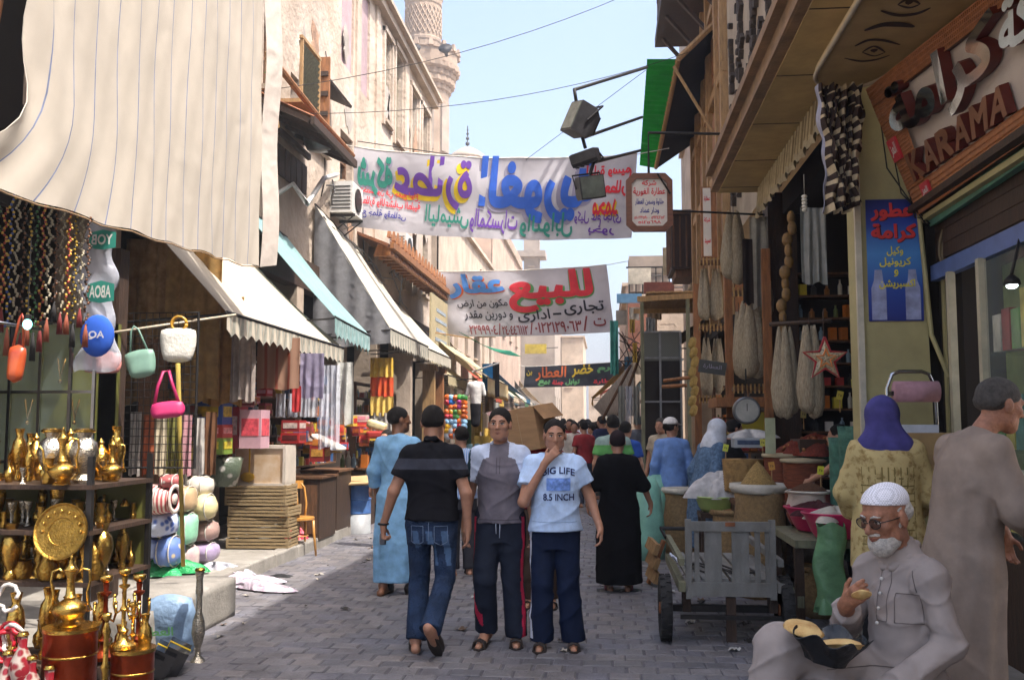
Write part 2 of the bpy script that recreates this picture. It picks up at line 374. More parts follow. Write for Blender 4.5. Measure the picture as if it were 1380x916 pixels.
def nets(F, ax, name, mats, parent, paint):
    S = F < 0; nx, ny, nz = F.shape; acc = np.zeros((nx-1, ny-1, nz-1, 3), np.float32); cnt = np.zeros((nx-1, ny-1, nz-1), np.float32)
    C = [(i,j,k) for i in (0,1) for j in (0,1) for k in (0,1)]
    def sub(A, c): return A[c[0]:nx-1+c[0], c[1]:ny-1+c[1], c[2]:nz-1+c[2]]
    any_ = np.zeros(cnt.shape, bool); all_ = np.ones(cnt.shape, bool)
    for c in C: q = sub(S, c); any_ |= q; all_ &= q
    act = any_ & ~all_; I = np.argwhere(act)
    if len(I) == 0: raise ValueError('empty '+name)
    pos = np.zeros((len(I), 3)); n = np.zeros(len(I))
    for c in C:
        for a in range(3):
            if c[a] == 1: continue
            d = list(c); d[a] = 1
            f0 = F[I[:,0]+c[0], I[:,1]+c[1], I[:,2]+c[2]]; f1 = F[I[:,0]+d[0], I[:,1]+d[1], I[:,2]+d[2]]
            m = (f0 < 0) != (f1 < 0); t = np.where(m, f0/np.where(f0 == f1, 1, f0-f1), 0)
            p = np.array(c, float)[None].repeat(len(I), 0); p[:,a] += t
            pos += p*m[:,None]; n += m
    pos = pos/n[:,None]+I; h = ax[0][1]-ax[0][0]
    V = np.stack([ax[i][0]+pos[:,i]*h for i in range(3)], 1)
    idx = -np.ones(act.shape, np.int64); idx[act] = np.arange(len(I)); Q = []
    for a in range(3):
        b, c = (a+1)%3, (a+2)%3
        s0 = [slice(None)]*3; s1 = [slice(None)]*3; s0[a] = slice(0, -1); s1[a] = slice(1, None)
        for q in (b, c): s0[q] = slice(1, -1); s1[q] = slice(1, -1)
        A = S[tuple(s0)]; B = S[tuple(s1)]; m = A != B; e = np.argwhere(m); fl = A[m]
        e = e.copy(); e[:,b] += 1; e[:,c] += 1
        def at(db, dc):
            g = e.copy(); g[:,b] -= db; g[:,c] -= dc; return idx[g[:,0], g[:,1], g[:,2]]
        q = np.stack([at(1,1), at(0,1), at(0,0), at(1,0)], 1); q[~fl] = q[~fl][:, ::-1]; Q.append(q)
    Q = np.concatenate(Q); Q = Q[(Q >= 0).all(1)]
    me = bpy.data.meshes.new(name); me.vertices.add(len(V)); me.vertices.foreach_set('co', V.ravel().astype(np.float32))
    me.loops.add(len(Q)*4); me.loops.foreach_set('vertex_index', Q.ravel().astype(np.int32)); me.polygons.add(len(Q))
    me.polygons.foreach_set('loop_start', np.arange(0, len(Q)*4, 4, dtype=np.int32)); me.polygons.foreach_set('use_smooth', np.ones(len(Q), bool))
    mats = mats if isinstance(mats, (list, tuple)) else [mats]
    for m in mats: me.materials.append(m)
    if paint is not None:
        cen = V[Q].mean(1); me.polygons.foreach_set('material_index', paint(cen[:,0], cen[:,1], cen[:,2]).astype(np.int32))
    me.update(calc_edges=True); me.validate()
    o = bpy.data.objects.new(name, me); COL.objects.link(o)
    if parent is not None: o.parent = parent
    return o
# ================================================================ materials of the place
STONE = M('plaster_cream', 'a89684', rough=.92, col2='c4b5a6', scale=.9, bump=.7, bscale=7, dirt=.75, world=True, bdist=.05)
STONE2 = M('plaster_warm', 'ad9c8b', rough=.92, var=.2, scale=1.2, bump=.5, bscale=12, dirt=.3, world=True)
STONE3 = M('plaster_rose', 'a68f7e', rough=.92, var=.2, scale=1.0, bump=.4, bscale=10, dirt=.2, world=True)
STONEG = M('stone_grey', '8f8378', rough=.92, var=.2, scale=.9, bump=.4, bscale=8, dirt=.2, world=True)
MIN = M('minaret_stone', '8c7a6a', rough=.95, var=.2, scale=.7, bump=.4, bscale=5, world=True)
PURP = M('faded_purple_paint', 'a78f92', rough=.95, var=.2, scale=2, bump=.3, dirt=.3, world=True)
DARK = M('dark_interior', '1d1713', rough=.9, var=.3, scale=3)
DARKW = M('dark_window', '2b2926', rough=.35, var=.3, scale=2)
WOOD = M('wood_brown', '5e3f26', rough=.7, var=.35, scale=5, stretch=(6,6,1), bump=.4, bscale=18)
WOODD = M('wood_dark', '382619', rough=.7, var=.35, scale=5, stretch=(6,6,1), bump=.4, bscale=18)
WOODL = M('wood_light', '9b7a50', rough=.7, var=.25, scale=5, stretch=(6,6,1), bump=.3, bscale=18)
WOODO = M('wood_orange', '8a5a33', rough=.7, var=.3, scale=4, stretch=(5,5,1), bump=.4, bscale=18)
WOODG = M('wood_grey_green', '6d6c55', rough=.8, var=.3, scale=5, stretch=(6,6,1), bump=.3)
IRON = M('iron', '2c2a29', rough=.55, var=.3, scale=12, metal=.6)
GREYM = M('grey_metal', '77787a', rough=.45, var=.2, scale=9, metal=.7)
WHITEM = M('white_enamel', 'c9c7c2', rough=.5, var=.1, scale=9, dirt=.25)
RUST = M('rust', '7a4a2c', rough=.85, var=.4, scale=9, bump=.3)
CONC = M('concrete', '8b7d68', rough=.9, var=.2, scale=2.5, bump=.3, bscale=20, dirt=.35, world=True)
CONCB = M('painted_soffit', 'b39a66', rough=.85, var=.15, scale=2.5, bump=.15, bscale=20, dirt=.35, world=True)
PAVE = [M('paver_%d' % i, c, rough=.6, var=.2, scale=5, bump=.7, bscale=26, dirt=.5, world=True) for i, c in enumerate(('646267','6d6b6e','5e5d62','6a6769','636269','736f70'))]
MORT = M('joint_dirt', '57555a', rough=.95, var=.3, scale=6, bump=.4, world=True)
KERB = M('kerb_concrete', '8d8880', rough=.9, var=.2, scale=4, bump=.4, dirt=.4, world=True)
GLASS = M('dirty_glass', '8fa0a0', rough=.08, var=.05, alpha=.12, spec=.6)

# ================================================================ ground, street, pavements
g = MB(); g.quad((-400,-300,-.16), (400,-300,-.16), (400,500,-.16), (-400,500,-.16)); struct(g.build('ground', M('far_dust', 'a08f78', rough=.95, var=.15, scale=.3, world=True)))
st = MB(); st.quad((-5.6,-6,.009), (3.4,-6,.009), (3.4,24,.009), (-5.6,24,.009)); street = struct(st.build('street', MORT))
fs = MB(); fs.quad((-6.2,24,.003), (3.4,24,.0), (1.6,120,.0), (-9,120,.0)); struct(fs.build('far_street', M('far_paving', '8b8072', rough=.8, var=.3, scale=2.2, bump=.3, stretch=(1,3,1), world=True)))
PW, PD = .205, .168
def paver_mesh(mb, cx, cy, w, d, z, tl):
    b = .009; hx, hy = w/2-.0035, d/2-.0035; sx, sy = tl
    def zz(x, y): return z+x*sx+y*sy
    lo = [(cx-hx,cy-hy),(cx+hx,cy-hy),(cx+hx,cy+hy),(cx-hx,cy+hy)]; hi = [(cx-hx+b,cy-hy+b),(cx+hx-b,cy-hy+b),(cx+hx-b,cy+hy-b),(cx-hx+b,cy+hy-b)]
    vs = [(x,y,-.02) for x,y in lo]+[(x,y,zz(x-cx,y-cy)-.006) for x,y in lo]+[(x,y,zz(x-cx,y-cy)) for x,y in hi]
    mb.add(vs, [(i,(i+1)%4,4+(i+1)%4,4+i) for i in range(4)]+[(4+i,4+(i+1)%4,8+(i+1)%4,8+i) for i in range(4)]+[(8,9,10,11)])
pm = []
for i in range(12):
    mb = MB(); paver_mesh(mb, 0, 0, PW*(.94+.06*(i%3)/2), PD, .012+RN.rand()*.007, (RN.randn()*.02, RN.randn()*.02)); me = bpy.data.meshes.new('paver')
    me.from_pydata(mb.v, [], mb.f); me.materials.append(PAVE[i%6]); pm.append(me)
cells = []
r = 0; y = 2.0
while y < 26:
    off = (r%2)*PW*.5+RN.rand()*.05; x = -3.78+off
    while x < 3.2:
        if x > -3.75: cells.append((x, y, r))
        x += PW
    y += PD; r += 1
def in_view(x, y):
    px = 815+1300*x/y; return -3.6 < x < 2.2 and y > 5.85 and px > 180 and px < 1180 and abs(x) < 3.6
seen = sorted([c for c in cells if in_view(c[0], c[1])], key=lambda c: c[1])[:298]; ss = set(seen)
for (x, y, r) in seen:
    o = bpy.data.objects.new('paver', random.choice(pm)); COL.objects.link(o); o.location = (x, y, 0); o.rotation_euler.z = random.gauss(0, .012); o.parent = street
mb = MB()
for c in cells:
    if c in ss or c[1] < 3: continue
    mb.cur = random.randrange(6); paver_mesh(mb, c[0], c[1], PW*random.uniform(.92,1), PD*random.uniform(.95,1), .010+random.random()*.009, (random.gauss(0,.02), random.gauss(0,.02)))
o = mb.build('paving', PAVE, street); o['kind'] = 'stuff'
# left pavement with kerb stones
mb = MB(); mb.box((-4.75,9.3,.06), (1.75,9.9,.16)); side = struct(mb.build('pavement', KERB))
y = 4.5; i = 0
while y < 14.1:
    L = .78; mb = MB(); mb.box((0,0,0), (.17,L-.015,.19)); k = mb.build('kerb_stone', KERB, side, loc=(-3.79+random.gauss(0,.006), y+L/2, .065+random.gauss(0,.004)), rotz=random.gauss(0,.008)); y += L
    md = k.modifiers.new('bevel', 'BEVEL'); md.width = .018; md.segments = 2
mb = MB(); mb.box((2.55,10,.04), (1.2,16,.14)); struct(mb.build('shop_step', KERB))

# ================================================================ walls with real openings
def facade(name, O, U, N, L, H, openings, mat, parent=None, depth=.28, back=None):
    """wall surface in the plane through O spanned by U and up; openings (u0,v0,u1,v1) are recessed"""
    O, U, N = Vector(O), Vector(U).normalized(), Vector(N).normalized(); Z = Vector((0,0,1)); mb = MB()
    us = sorted({0, L} | {q for o in openings for q in (o[0], o[2])}); vs = sorted({0, H} | {q for o in openings for q in (o[1], o[3])})
    us = [u for u in us if 0 <= u <= L]; vs = [v for v in vs if 0 <= v <= H]
    P = lambda u, v, d=0: O+U*u+Z*v-N*d
    flip = U.cross(Z).dot(N) < 0
    def q(a, b, c, d): mb.quad(*((a,d,c,b) if flip else (a,b,c,d)))
    for i in range(len(us)-1):
        for j in range(len(vs)-1):
            cu, cv = (us[i]+us[i+1])/2, (vs[j]+vs[j+1])/2
            if any(o[0] < cu < o[2] and o[1] < cv < o[3] for o in openings): continue
            q(P(us[i],vs[j]), P(us[i+1],vs[j]), P(us[i+1],vs[j+1]), P(us[i],vs[j+1]))
    for a, b, c, d in openings:
        q(P(a,b), P(a,b,depth), P(a,d,depth), P(a,d)) if False else None
        q(P(a,b,depth), P(a,b), P(a,d), P(a,d,depth)) if False else None
        mb.quad(P(a,b), P(a,b,depth), P(a,d,depth), P(a,d)); mb.quad(P(c,b), P(c,d), P(c,d,depth), P(c,b,depth))
        mb.quad(P(a,b), P(c,b), P(c,b,depth), P(a,b,depth)); mb.quad(P(a,d), P(a,d,depth), P(c,d,depth), P(c,d))
    D = .5 if back is None else back
    mb.quad(P(0,H), P(0,H,D), P(L,H,D), P(L,H)); mb.quad(P(0,0), P(0,0,D), P(0,H,D), P(0,H)); mb.quad(P(L,0), P(L,H), P(L,H,D), P(L,0,D))
    mb.quad(P(0,0,D), P(L,0,D), P(L,H,D), P(0,H,D))
    return mb.build(name, mat, parent)
def window(parent, O, U, N, u0, v0, u1, v1, depth=.22, fm=WOODG, pm=DARKW, nx=2, ny=3, shutters=None, name='window', arch=False):
    O, U, N = Vector(O), Vector(U).normalized(), Vector(N).normalized(); Z = Vector((0,0,1)); P = lambda u, v, d: O+U*u+Z*v-N*d
    rot = Matrix((U, -N, Z)).transposed(); w_, h_ = u1-u0, v1-v0; t = min(.06, w_*.12)
    f = MB(); 
    for u in np.linspace(u0+t/2, u1-t/2, nx+1): f.box(P(u,(v0+v1)/2,depth-.03), (t if u in (u0+t/2, u1-t/2) else t*.7,.06,h_), rot)
    for v in np.linspace(v0+t/2, v1-t/2, ny+1): f.box(P((u0+u1)/2,v,depth-.034), (w_-t*2,.052,t*.8), rot)
    o = f.build(name, fm, parent)
    p = MB(); p.box(P((u0+u1)/2,(v0+v1)/2,depth+.01), (w_,.012,h_), rot); p.build('pane', pm, o)
    s_ = MB(); s_.box(P((u0+u1)/2,v0-.04,-.03), (w_+.16,.16,.08), rot); s_.build('sill', STONE2, o)
    return o
# ---------------------------------------------------------------- left building A (x = -5.2, y 3..28.6)
AX = -5.2; AY0, AY1, AH = 3.0, 28.6, 11.4
bA = thing('old_building', 'long cream plastered old building with tall narrow windows above the white awnings', 'building', (AX, AY0, 0))
bA.location = (0,0,0)
def opA(px0, py0, px1, py1):
    y0, y1 = XP(px0, 300, AX).y, XP(px1, 300, AX).y; pm_ = (px0+px1)/2
    z1, z0 = XP(pm_, py0, AX).z, XP(pm_, py1, AX).z; return (y0-AY0, z0-4.3, y1-AY0, min(z1, AH-.3)-4.3)
OA = [opA(*q) for q in ((350,18,365,118),(388,98,399,172),(415,118,437,197),(457,180,474,250),(515,49,523,164),(530,72,541,193),(552,124,561,214),(567,150,575,218),(556,316,563,398),(570,318,577,400),(497,330,505,400))]
PAN = [opA(*q) for q in ((456,-30,473,88),(482,-20,495,125))]
facade('wall', (AX,AY0,4.3), (0,1,0), (1,0,0), AY1-AY0, AH-4.3, OA+PAN, STONE, bA, depth=.3, back=4)
for i, q in enumerate(OA): window(bA, (AX,AY0,4.3), (0,1,0), (1,0,0), *q, depth=.2, fm=(WOODG if i > 3 else WOOD), nx=2, ny=4 if i in (4,5,6,7) else 2)
for i, q in enumerate(PAN):
    mb = MB(); mb.box((AX-.10, AY0+(q[0]+q[2])/2, 4.3+(q[1]+q[3])/2), (.1, q[2]-q[0], q[3]-q[1])); mb.build('painted_panel', PURP, bA)
# cornice, string courses, parapet stones, mouldings
mb = MB(); mb.box((AX+.08,(AY0+AY1)/2,AH-.05), (.24,AY1-AY0,.2)); mb.box((AX+.14,(AY0+AY1)/2,AH+.10), (.36,AY1-AY0+.1,.1)); mb.build('cornice', STONE2, bA)
mb = MB()
for q in OA[4:8]:
    for u in (q[0]-.12, q[2]+.12): mb.box((AX+.03, AY0+u, 4.3+(q[1]+q[3])/2), (.07,.12,q[3]-q[1]+.3))
    mb.box((AX+.04, AY0+(q[0]+q[2])/2, 4.3+q[3]+.1), (.11, q[2]-q[0]+.36, .12))
for u in (XP(505,300,AX).y, XP(546,300,AX).y, XP(478,300,AX).y): mb.box((AX+.02, u, 8.2), (.06,.35,6.2))
mb.build('pilaster_trim', STONE, bA)
mb = MB(); mb.box((AX-.12,AY1-.0,7.8), (.3,.0,.0)); 
# little wooden hood over the window near the pole
q = OA[2]; mb = MB(); mb.box((AX+.2, AY0+(q[0]+q[2])/2, 4.3+q[3]+.02), (.5,q[2]-q[0]+.5,.05), (0,R(25),0)); mb.build('window_hood', WOODD, bA)
# shop fronts below: piers and dark rooms with shelves
mb = MB()
piers = [4.2, 7.0, 9.4, 12.2, 15.6, 18.4, 21.2, 24.6, 28.2]
for y in piers: mb.box((AX-.1, y, 2.15), (.5,.36,4.3))
mb.each('pier', STONE2, bA)
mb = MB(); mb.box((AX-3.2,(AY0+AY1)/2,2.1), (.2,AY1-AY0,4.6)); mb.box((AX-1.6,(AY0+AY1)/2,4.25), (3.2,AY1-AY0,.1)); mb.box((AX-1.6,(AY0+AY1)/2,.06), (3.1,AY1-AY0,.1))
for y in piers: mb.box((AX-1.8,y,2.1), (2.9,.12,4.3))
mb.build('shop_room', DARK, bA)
mb = MB(); mb.box((AX+.05,(AY0+AY1)/2,4.15), (.22,AY1-AY0,.5)); mb.build('lintel', WOODD, bA)
# ---------------------------------------------------------------- corrugated porch, balcony and pole on building A
t = thing('lean_to_canopy', 'rusty corrugated lean-to canopy under the shuttered window', 'canopy', (AX, 14.6, 6.6))
def canopy_pt(u, v):  # u along the street, v outward
    return (v*.95, u*2.5-1.0, .0-.45*v+.025*math.sin(u*80))
mb = MB(); mb.grid(canopy_pt, 90, 3); mb.build('corrugated_sheet', RUST, t, True, solid=.01)
mb = MB()
for y_ in np.linspace(-.95, 1.45, 6): mb.box((.45,y_,-.30), (.95,.06,.08), (0,R(25),0))
mb.box((.93,.25,-.5), (.06,2.5,.12)); mb.box((.1,.25,-.35), (.06,2.5,.10)); mb.each('rafter', WOODD, t)
mb = MB(); 
for k in range(9): mb.box((.02+.002*k, -.9+k*.29, -.75+0*k), (.03,.26,.5)) 
mb.each('fascia_board', WOODD, t)
t = thing('balcony', 'small wooden louvred balcony beside the green plant', 'balcony', (AX+.3, 14.75, 7.0))
mb = MB()
for k in range(9): mb.box((.22,-.0,-.25+.1*k), (.02,.9,.07), (0,R(30),0))
mb.each('louvre', WOODG, t); mb = MB()
for y_ in (-.45,.45): mb.box((.22,y_,.15), (.05,.05,1.0))
mb.box((.22,0,.66), (.06,1.0,.05)); mb.box((.0,0,-.36), (.5,1.0,.06)); mb.build('rail', WOODL, t)
t = thing('shutter', 'weathered brown wooden shutter standing open beside the balcony', 'shutter', (AX+.05, 15.75, 6.9))
mb = MB(); mb.box((.25,0,.35), (.5,.05,1.3)); mb.build('board', WOODO, t); mb = MB()
for z_ in (0,.35,.7): mb.box((.25,-.04,z_), (.46,.03,.08))
mb.each('batten', WOODD, t)
a, b = XP(366,78,AX+.6), XP(476,210,AX+.75); mb = MB(); mb.tube([a, (a+b)/2+Vector((0,0,-.05)), b], [.05,.045,.04], 8)
tag(mb.build('wooden_pole', WOODO), 'long reddish wooden pole slanting across the cream wall', 'pole')
a, b = XP(360,70,AX+.5), XP(374,172,AX+.5); mb = MB(); mb.tube([a, b], .035, 7); tag(mb.build('thin_pole', WOODL), 'short pale upright pole at the louvred balcony', 'pole')
mb = MB(); c = XP(430,185,AX+.45); mb.lathe([(.02,-.25),(.2,-.22),(.26,-.1),(.27,.05),(.24,.1)], 12, c); tag(mb.build('satellite_dish', GREYM, None, True), 'round grey metal bowl hanging from the wall under the hood', 'dish')
mb = MB(); 
for i_ in range(260):
    p_ = XP(364+random.gauss(0,1.6), random.uniform(72,118), AX+.25); a_ = random.random()*6; mb.quad(p_, p_+Vector((math.cos(a_),math.sin(a_),.3))*.05, p_+Vector((0,.02,.07)), p_+Vector((-math.sin(a_),.03,.2))*.04)
tag(mb.build('climbing_plant', M('leaf_green', '4f7a2e', rough=.6, var=.4, transl=.3)), 'thin bright green plant trailing at the upper window', 'plant')
# air conditioners and pipes
def ac_unit(p, label):
    t = thing('air_conditioner', label, 'air conditioner', p); mb = MB(); mb.box((.22,0,.3), (.44,.8,.6)); mb.build('casing', WHITEM, t)
    mb = MB(); mb.lathe([(.0,.0),(.23,.0),(.23,.02),(.0,.03)], 20, (.445,0,.3), M4=Matrix.Rotation(R(90),4,'Y')); mb.build('fan_grille', IRON, t)
    mb = MB(); 
    for k in range(7): mb.box((.22,-.405,.08+k*.07), (.36,.01,.02))
    mb.each('vent_slat', IRON, t); mb = MB(); mb.box((.22,-.3,-.04), (.5,.04,.05)); mb.box((.22,.3,-.04), (.5,.04,.05)); mb.tube([(0,-.3,-.4),(.45,-.3,-.05)], .015, 5); mb.tube([(0,.3,-.4),(.45,.3,-.05)], .015, 5); mb.build('bracket', IRON, t); return t
ac_unit(XP(452,292,AX), 'white air conditioner on the wall left of the upper banner'); ac_unit(XP(528,350,AX), 'white air conditioner on the wall below the upper banner')
def wire(name, pts, r, label, cat='cable', mat=IRON, sag=0):
    P = [Vector(p) for p in pts]
    if sag and len(P) == 2: P = [P[0].lerp(P[1], i/14)-Vector((0,0,sag*4*(i/14)*(1-i/14))) for i in range(15)]
    mb = MB(); mb.tube(P, r, 5); return tag(mb.build(name, mat, None, True), label, cat)
random.seed(11)
for k, (x0, y0, x1, y1, lab) in enumerate(((428,300,520,380,'grey cable bundle looping beside the big white awning'),(440,250,466,300,'grey cable hanging from the left air conditioner'),(524,312,540,420,'grey pipes running down beside the right air conditioner'))):
    mb = MB()
    for j in range(4):
        A_ = XP(x0+j*3, y0, AX+.1); B_ = XP(x1+j*2, y1, AX+.12); mb.tube([A_.lerp(B_, i_/8)+Vector((.08*math.sin(i_*1.3+j), 0, .12*math.sin(i_*.9+j*2))) for i_ in range(9)], .016, 5)
    tag(mb.build('cable_bundle', GREYM, None, True), lab, 'cables')
wire('white_pipe', [XP(372,262,AX+.1), XP(395,248,AX+.2), XP(414,275,AX+.6), XP(437,240,AX+.4), XP(455,235,AX+.1)], .045, 'white plastic pipe bent over the top of the white awning', 'pipe', WHITEM)
# ---------------------------------------------------------------- far buildings, left
def block(name, label, x0, x1, y0, y1, H, mat, wins_x=(), wins_y=(), side='x1', z0=0, group=None, roofline=None):
    """box building; wins_y = rows of windows (u0,z0,w,h,n,step) on the street side (x = x1 or x0), wins_x = the same on the side facing the camera"""
    t = thing(name, label, 'building', (0,0,0), 0, group); xs = x1 if side == 'x1' else x0; nx = 1 if side == 'x1' else -1
    ox = [(u+i*s_, z, u+i*s_+w_, z+h_) for (u, z, w_, h_, n, s_) in wins_y for i in range(n)]
    oy = [(u+i*s_, z, u+i*s_+w_, z+h_) for (u, z, w_, h_, n, s_) in wins_x for i in range(n)]
    facade('wall', (xs,y0,z0), (0,1,0), (nx,0,0), y1-y0, H, ox, mat, t, back=abs(x1-x0)-.01)
    facade('wall', (x0,y0-.01,z0), (1,0,0), (0,-1,0), x1-x0, H, oy, mat, t, back=.3)
    for q in ox: window(t, (xs,y0,z0), (0,1,0), (nx,0,0), *q, nx=1, ny=2, fm=WOODG)
    for q in oy: window(t, (x0,y0-.01,z0), (1,0,0), (0,-1,0), *q, nx=1, ny=2, fm=WOODG)
    mb = MB(); mb.box(((x0+x1)/2,(y0+y1)/2,z0+H+.06), (x1-x0+.3,y1-y0+.3,.14)); mb.build('cornice', STONE2, t)
    return t
block('corner_building', 'low cream building just past the old building behind the sale banner', -9, -5.1, 29, 45, 8.6, STONE2, wins_y=((1,4.2,.9,1.6,6,2.5),(1,1,1.8,2.2,6,2.5)))
tB = block('mosque_building', 'rose stone mosque wall with arched windows behind the banners', -11, -5.4, 46, 62, 11.6, STONE3, wins_y=((1.2,6.4,1.0,2.0,4,3.8),(1.2,1.2,1.4,2.4,4,3.8)), wins_x=((1.5,6.4,1.0,2.0,2,2.2),))
mb = MB()
for k in range(20): mb.box((-5.35, 46.5+k*.8, 11.95), (.25,.42,.55), taper=.6)
mb.each('crenellation', STONE3, tB)
block('lavender_house', 'lavender grey house end wall with one small window behind the dark banner', -5.9, -3.5, 68, 80, 10.6, STONEG, wins_x=((.75,5.0,.75,1.3,1,1),(.75,1.6,.75,1.3,1,1)), wins_y=((1,2,1,1.6,3,3),))
block('sunlit_house', 'narrow sunlit beige house at the far end of the street', -3.45, -1.7, 78, 90, 8.6, STONE2, wins_x=((.35,4.6,.5,1.1,1,1),(.35,1.6,1.0,1.4,1,1)), wins_y=((1,5,1,1.4,3,3),))
block('end_house', 'pale low house closing the street behind the crowd', -1.6, 2.2, 98, 110, 6.6, STONE, wins_x=((.5,3.6,.7,1.3,3,1.1),(.5,1.0,.8,1.6,3,1.1)))
block('tall_far_house', 'tall rose grey house seen over the far crowd', -12, -6.3, 84, 98, 13.5, STONE3, wins_x=((1,8,.8,1.6,4,1.2),(1,4,.8,1.6,4,1.2)), wins_y=((1,8,1,1.6,4,3),))
t = block('square_tower', 'square grey stone tower above the sale banner', -6.75, -5.45, 81, 82.4, 20.2, STONEG, wins_x=((.4,15.0,.45,1.2,1,1),))
mb = MB(); mb.box((-6.1,81.7,16.0), (2.4,2.4,.5)); mb.build('ledge', STONEG, t)
# ---------------------------------------------------------------- minaret
mx, my = W(570,100,58).x, 58.0
t = thing('minaret', 'tall brown stone minaret with a corbelled balcony rising over the roof', 'minaret', (mx,my,0))
Z_ = lambda py: W(570, py, 58).z
r1, r2, r3 = 25/1300*58, 37/1300*58, 50/1300*58
mb = MB(); mb.lathe([(r2,0),(r2,Z_(150)),(r2*1.02,Z_(148)),(r2*1.02,Z_(143)),(r2,Z_(140)),(r2*1.0,Z_(128))], 16, wob=0); mb.build('lower_shaft', MIN, t)
mb = MB(); zz = [Z_(130)+(Z_(96)-Z_(130))*i/4 for i in range(5)]
for i in range(4): mb.lathe([(r2+(r3-r2)*i/4,zz[i]),(r2+(r3-r2)*(i+1)/4,zz[i]+.12),(r2+(r3-r2)*(i+1)/4,zz[i+1])], 48, flute=.05*(1 if i%2 else -1))
mb.build('corbels', MIN, t)
mb = MB(); mb.lathe([(r3*1.03,Z_(96)),(r3*1.03,Z_(93)),(r3*.98,Z_(93)),(r3*.98,Z_(79)),(r3*1.02,Z_(79)),(r3*1.02,Z_(77)),(r3*.93,Z_(77)),(r3*.93,Z_(94))], 16); mb.build('parapet', MIN, t)
mb = MB()
for k in range(16):
    a_ = k*math.pi/8; mb.box((r3*1.0*math.cos(a_), r3*1.0*math.sin(a_), Z_(74)), (.3,.35,.45), (0,0,a_), taper=.5)
mb.each('merlon', MIN, t)
mb = MB(); mb.lathe([(r1,Z_(96)),(r1,Z_(62)),(r1*1.04,Z_(60)),(r1*1.04,Z_(57)),(r1,Z_(55)),(r1,Z_(12)),(r1*1.05,Z_(10)),(r1*1.05,Z_(4)),(r1*1.12,Z_(0)),(r1*1.2,Z_(-14)),(r1*1.2,Z_(-18)),(r1*.9,Z_(-20)),(r1*.8,Z_(-40)),(0.05,Z_(-75))], 20); mb.build('upper_shaft', MIN, t)
mb = MB()
for k in range(24):
    a_ = k*math.pi/12
    for z0_, z1_ in ((52,40),(40,28),(28,15)):
        for s_ in (-1,1):
            p0 = (math.cos(a_), math.sin(a_)); p1 = (math.cos(a_+s_*.26), math.sin(a_+s_*.26)); mb.tube([(p0[0]*r1*1.03,p0[1]*r1*1.03,Z_(z0_)),(p1[0]*r1*1.03,p1[1]*r1*1.03,Z_(z1_))], .035, 4)
mb.build('lattice_band', M('minaret_trim', '9a8775', rough=.95, var=.1), t)
mb = MB()
for a_ in (-2.0,-1.2,-.4):
    mb.box((r2*1.0*math.cos(a_), r2*1.0*math.sin(a_), Z_(178)), (.12,.8,3.0), (0,0,a_))
mb.build('niche', STONEG, t)
for k, px_ in enumerate((560,602)):
    c_ = W(px_, 76, 55.5); mb = MB(); mb.lathe([(.08,0),(.12,.25),(.42,.6)], 12, c_, M4=Matrix.Rotation(R(60),4,'X')); tag(mb.build('loudspeaker', IRON, None, True), ('grey horn loudspeaker at the left of the minaret balcony','grey horn loudspeaker at the right of the minaret balcony')[k], 'loudspeaker')
# ribbed dome with finial
c_ = W(630,218,70); t = thing('ribbed_dome', 'small pale ribbed dome with a finial above the banner', 'dome', (c_.x,c_.y,0)); z0_ = W(630,216,70).z; zt = W(630,198,70).z
mb = MB(); mb.lathe([(1.25,0),(1.25,z0_-.5),(1.45,z0_-.4),(1.45,z0_-.1),(1.32,z0_)], 16); mb.build('drum', STONE3, t)
mb = MB(); mb.lathe([(1.36,z0_),(1.30,z0_+.25),(.95,z0_+(zt-z0_)*.55),(.45,z0_+(zt-z0_)*.86),(0.05,zt)], 40, flute=.06); mb.build('dome', STONE, t, True)
mb = MB(); mb.tube([(0,0,zt-.1),(0,0,W(630,170,70).z)], .04, 6)
for k, (f_, r_) in enumerate(((.15,.17),(.4,.14),(.62,.11),(.8,.08))): mb.ball((0,0,zt+(W(630,170,70).z-zt)*f_), r_, 8)
mb.build('finial', IRON, t)
# ---------------------------------------------------------------- right buildings
RX = 2.1
t = thing('stone_front_building', 'plastered building with dark raised stone script above the concrete canopy', 'building')
facade('wall', (RX,7.75,4.6), (0,1,0), (-1,0,0), 8.2, 5.3, [], M('plaster_tan', 'a89984', rough=.92, var=.18, scale=1.6, bump=.5, bscale=14, dirt=.4, world=True), t, back=4)
facade('wall', (2.62,3.0,4.6), (0,1,0), (-1,0,0), 4.74, 6.4, [], STONE2, t, back=4)
mb = MB(); mb.box((4.4,-4,4.5), (4.2,13.9,9.0)); mb.build('unseen_near_block', STONE2, t)  # unseen block beyond view, height set to let sun reach the brass stall
mb = MB(); random.seed(5)
strokes = []
for k in range(9):                                            # dark stone pieces set into the plaster like flowing script
    y_ = 10.4+k*.62; z_ = 5.0; a_ = random.random()*6
    for j in range(26):
        a_ += random.gauss(0,.5); y_ += .03*math.sin(a_)+random.gauss(0,.03); z_ += .15
        if random.random() < .72: mb.rbox((RX-.03,y_,z_), (.09,random.uniform(.06,.22),random.uniform(.08,.24)), r=.02, rot=(random.random()*.5,0,0))
    for j in range(10): mb.box((RX-.03, y_+random.gauss(0,.3), random.uniform(5.2,9)), (.07,.11,.13), (random.random(),0,0))
mb.each('raised_stone', M('dark_lava_stone', '3b3128', rough=.95, var=.4, scale=14, bump=.7), t)
mb = MB(); mb.box(((1.49+RX)/2,8.6,4.72), (RX-1.49,7.8,.24)); mb.build('canopy_slab', CONCB, t); mb = MB()
for y_ in (5.6,6.9,8.25,9.6,10.95,12.2): mb.box(((1.49+RX)/2,y_,4.598), (RX-1.5,.012,.006))
mb.each('soffit_joint', WOODD, t)
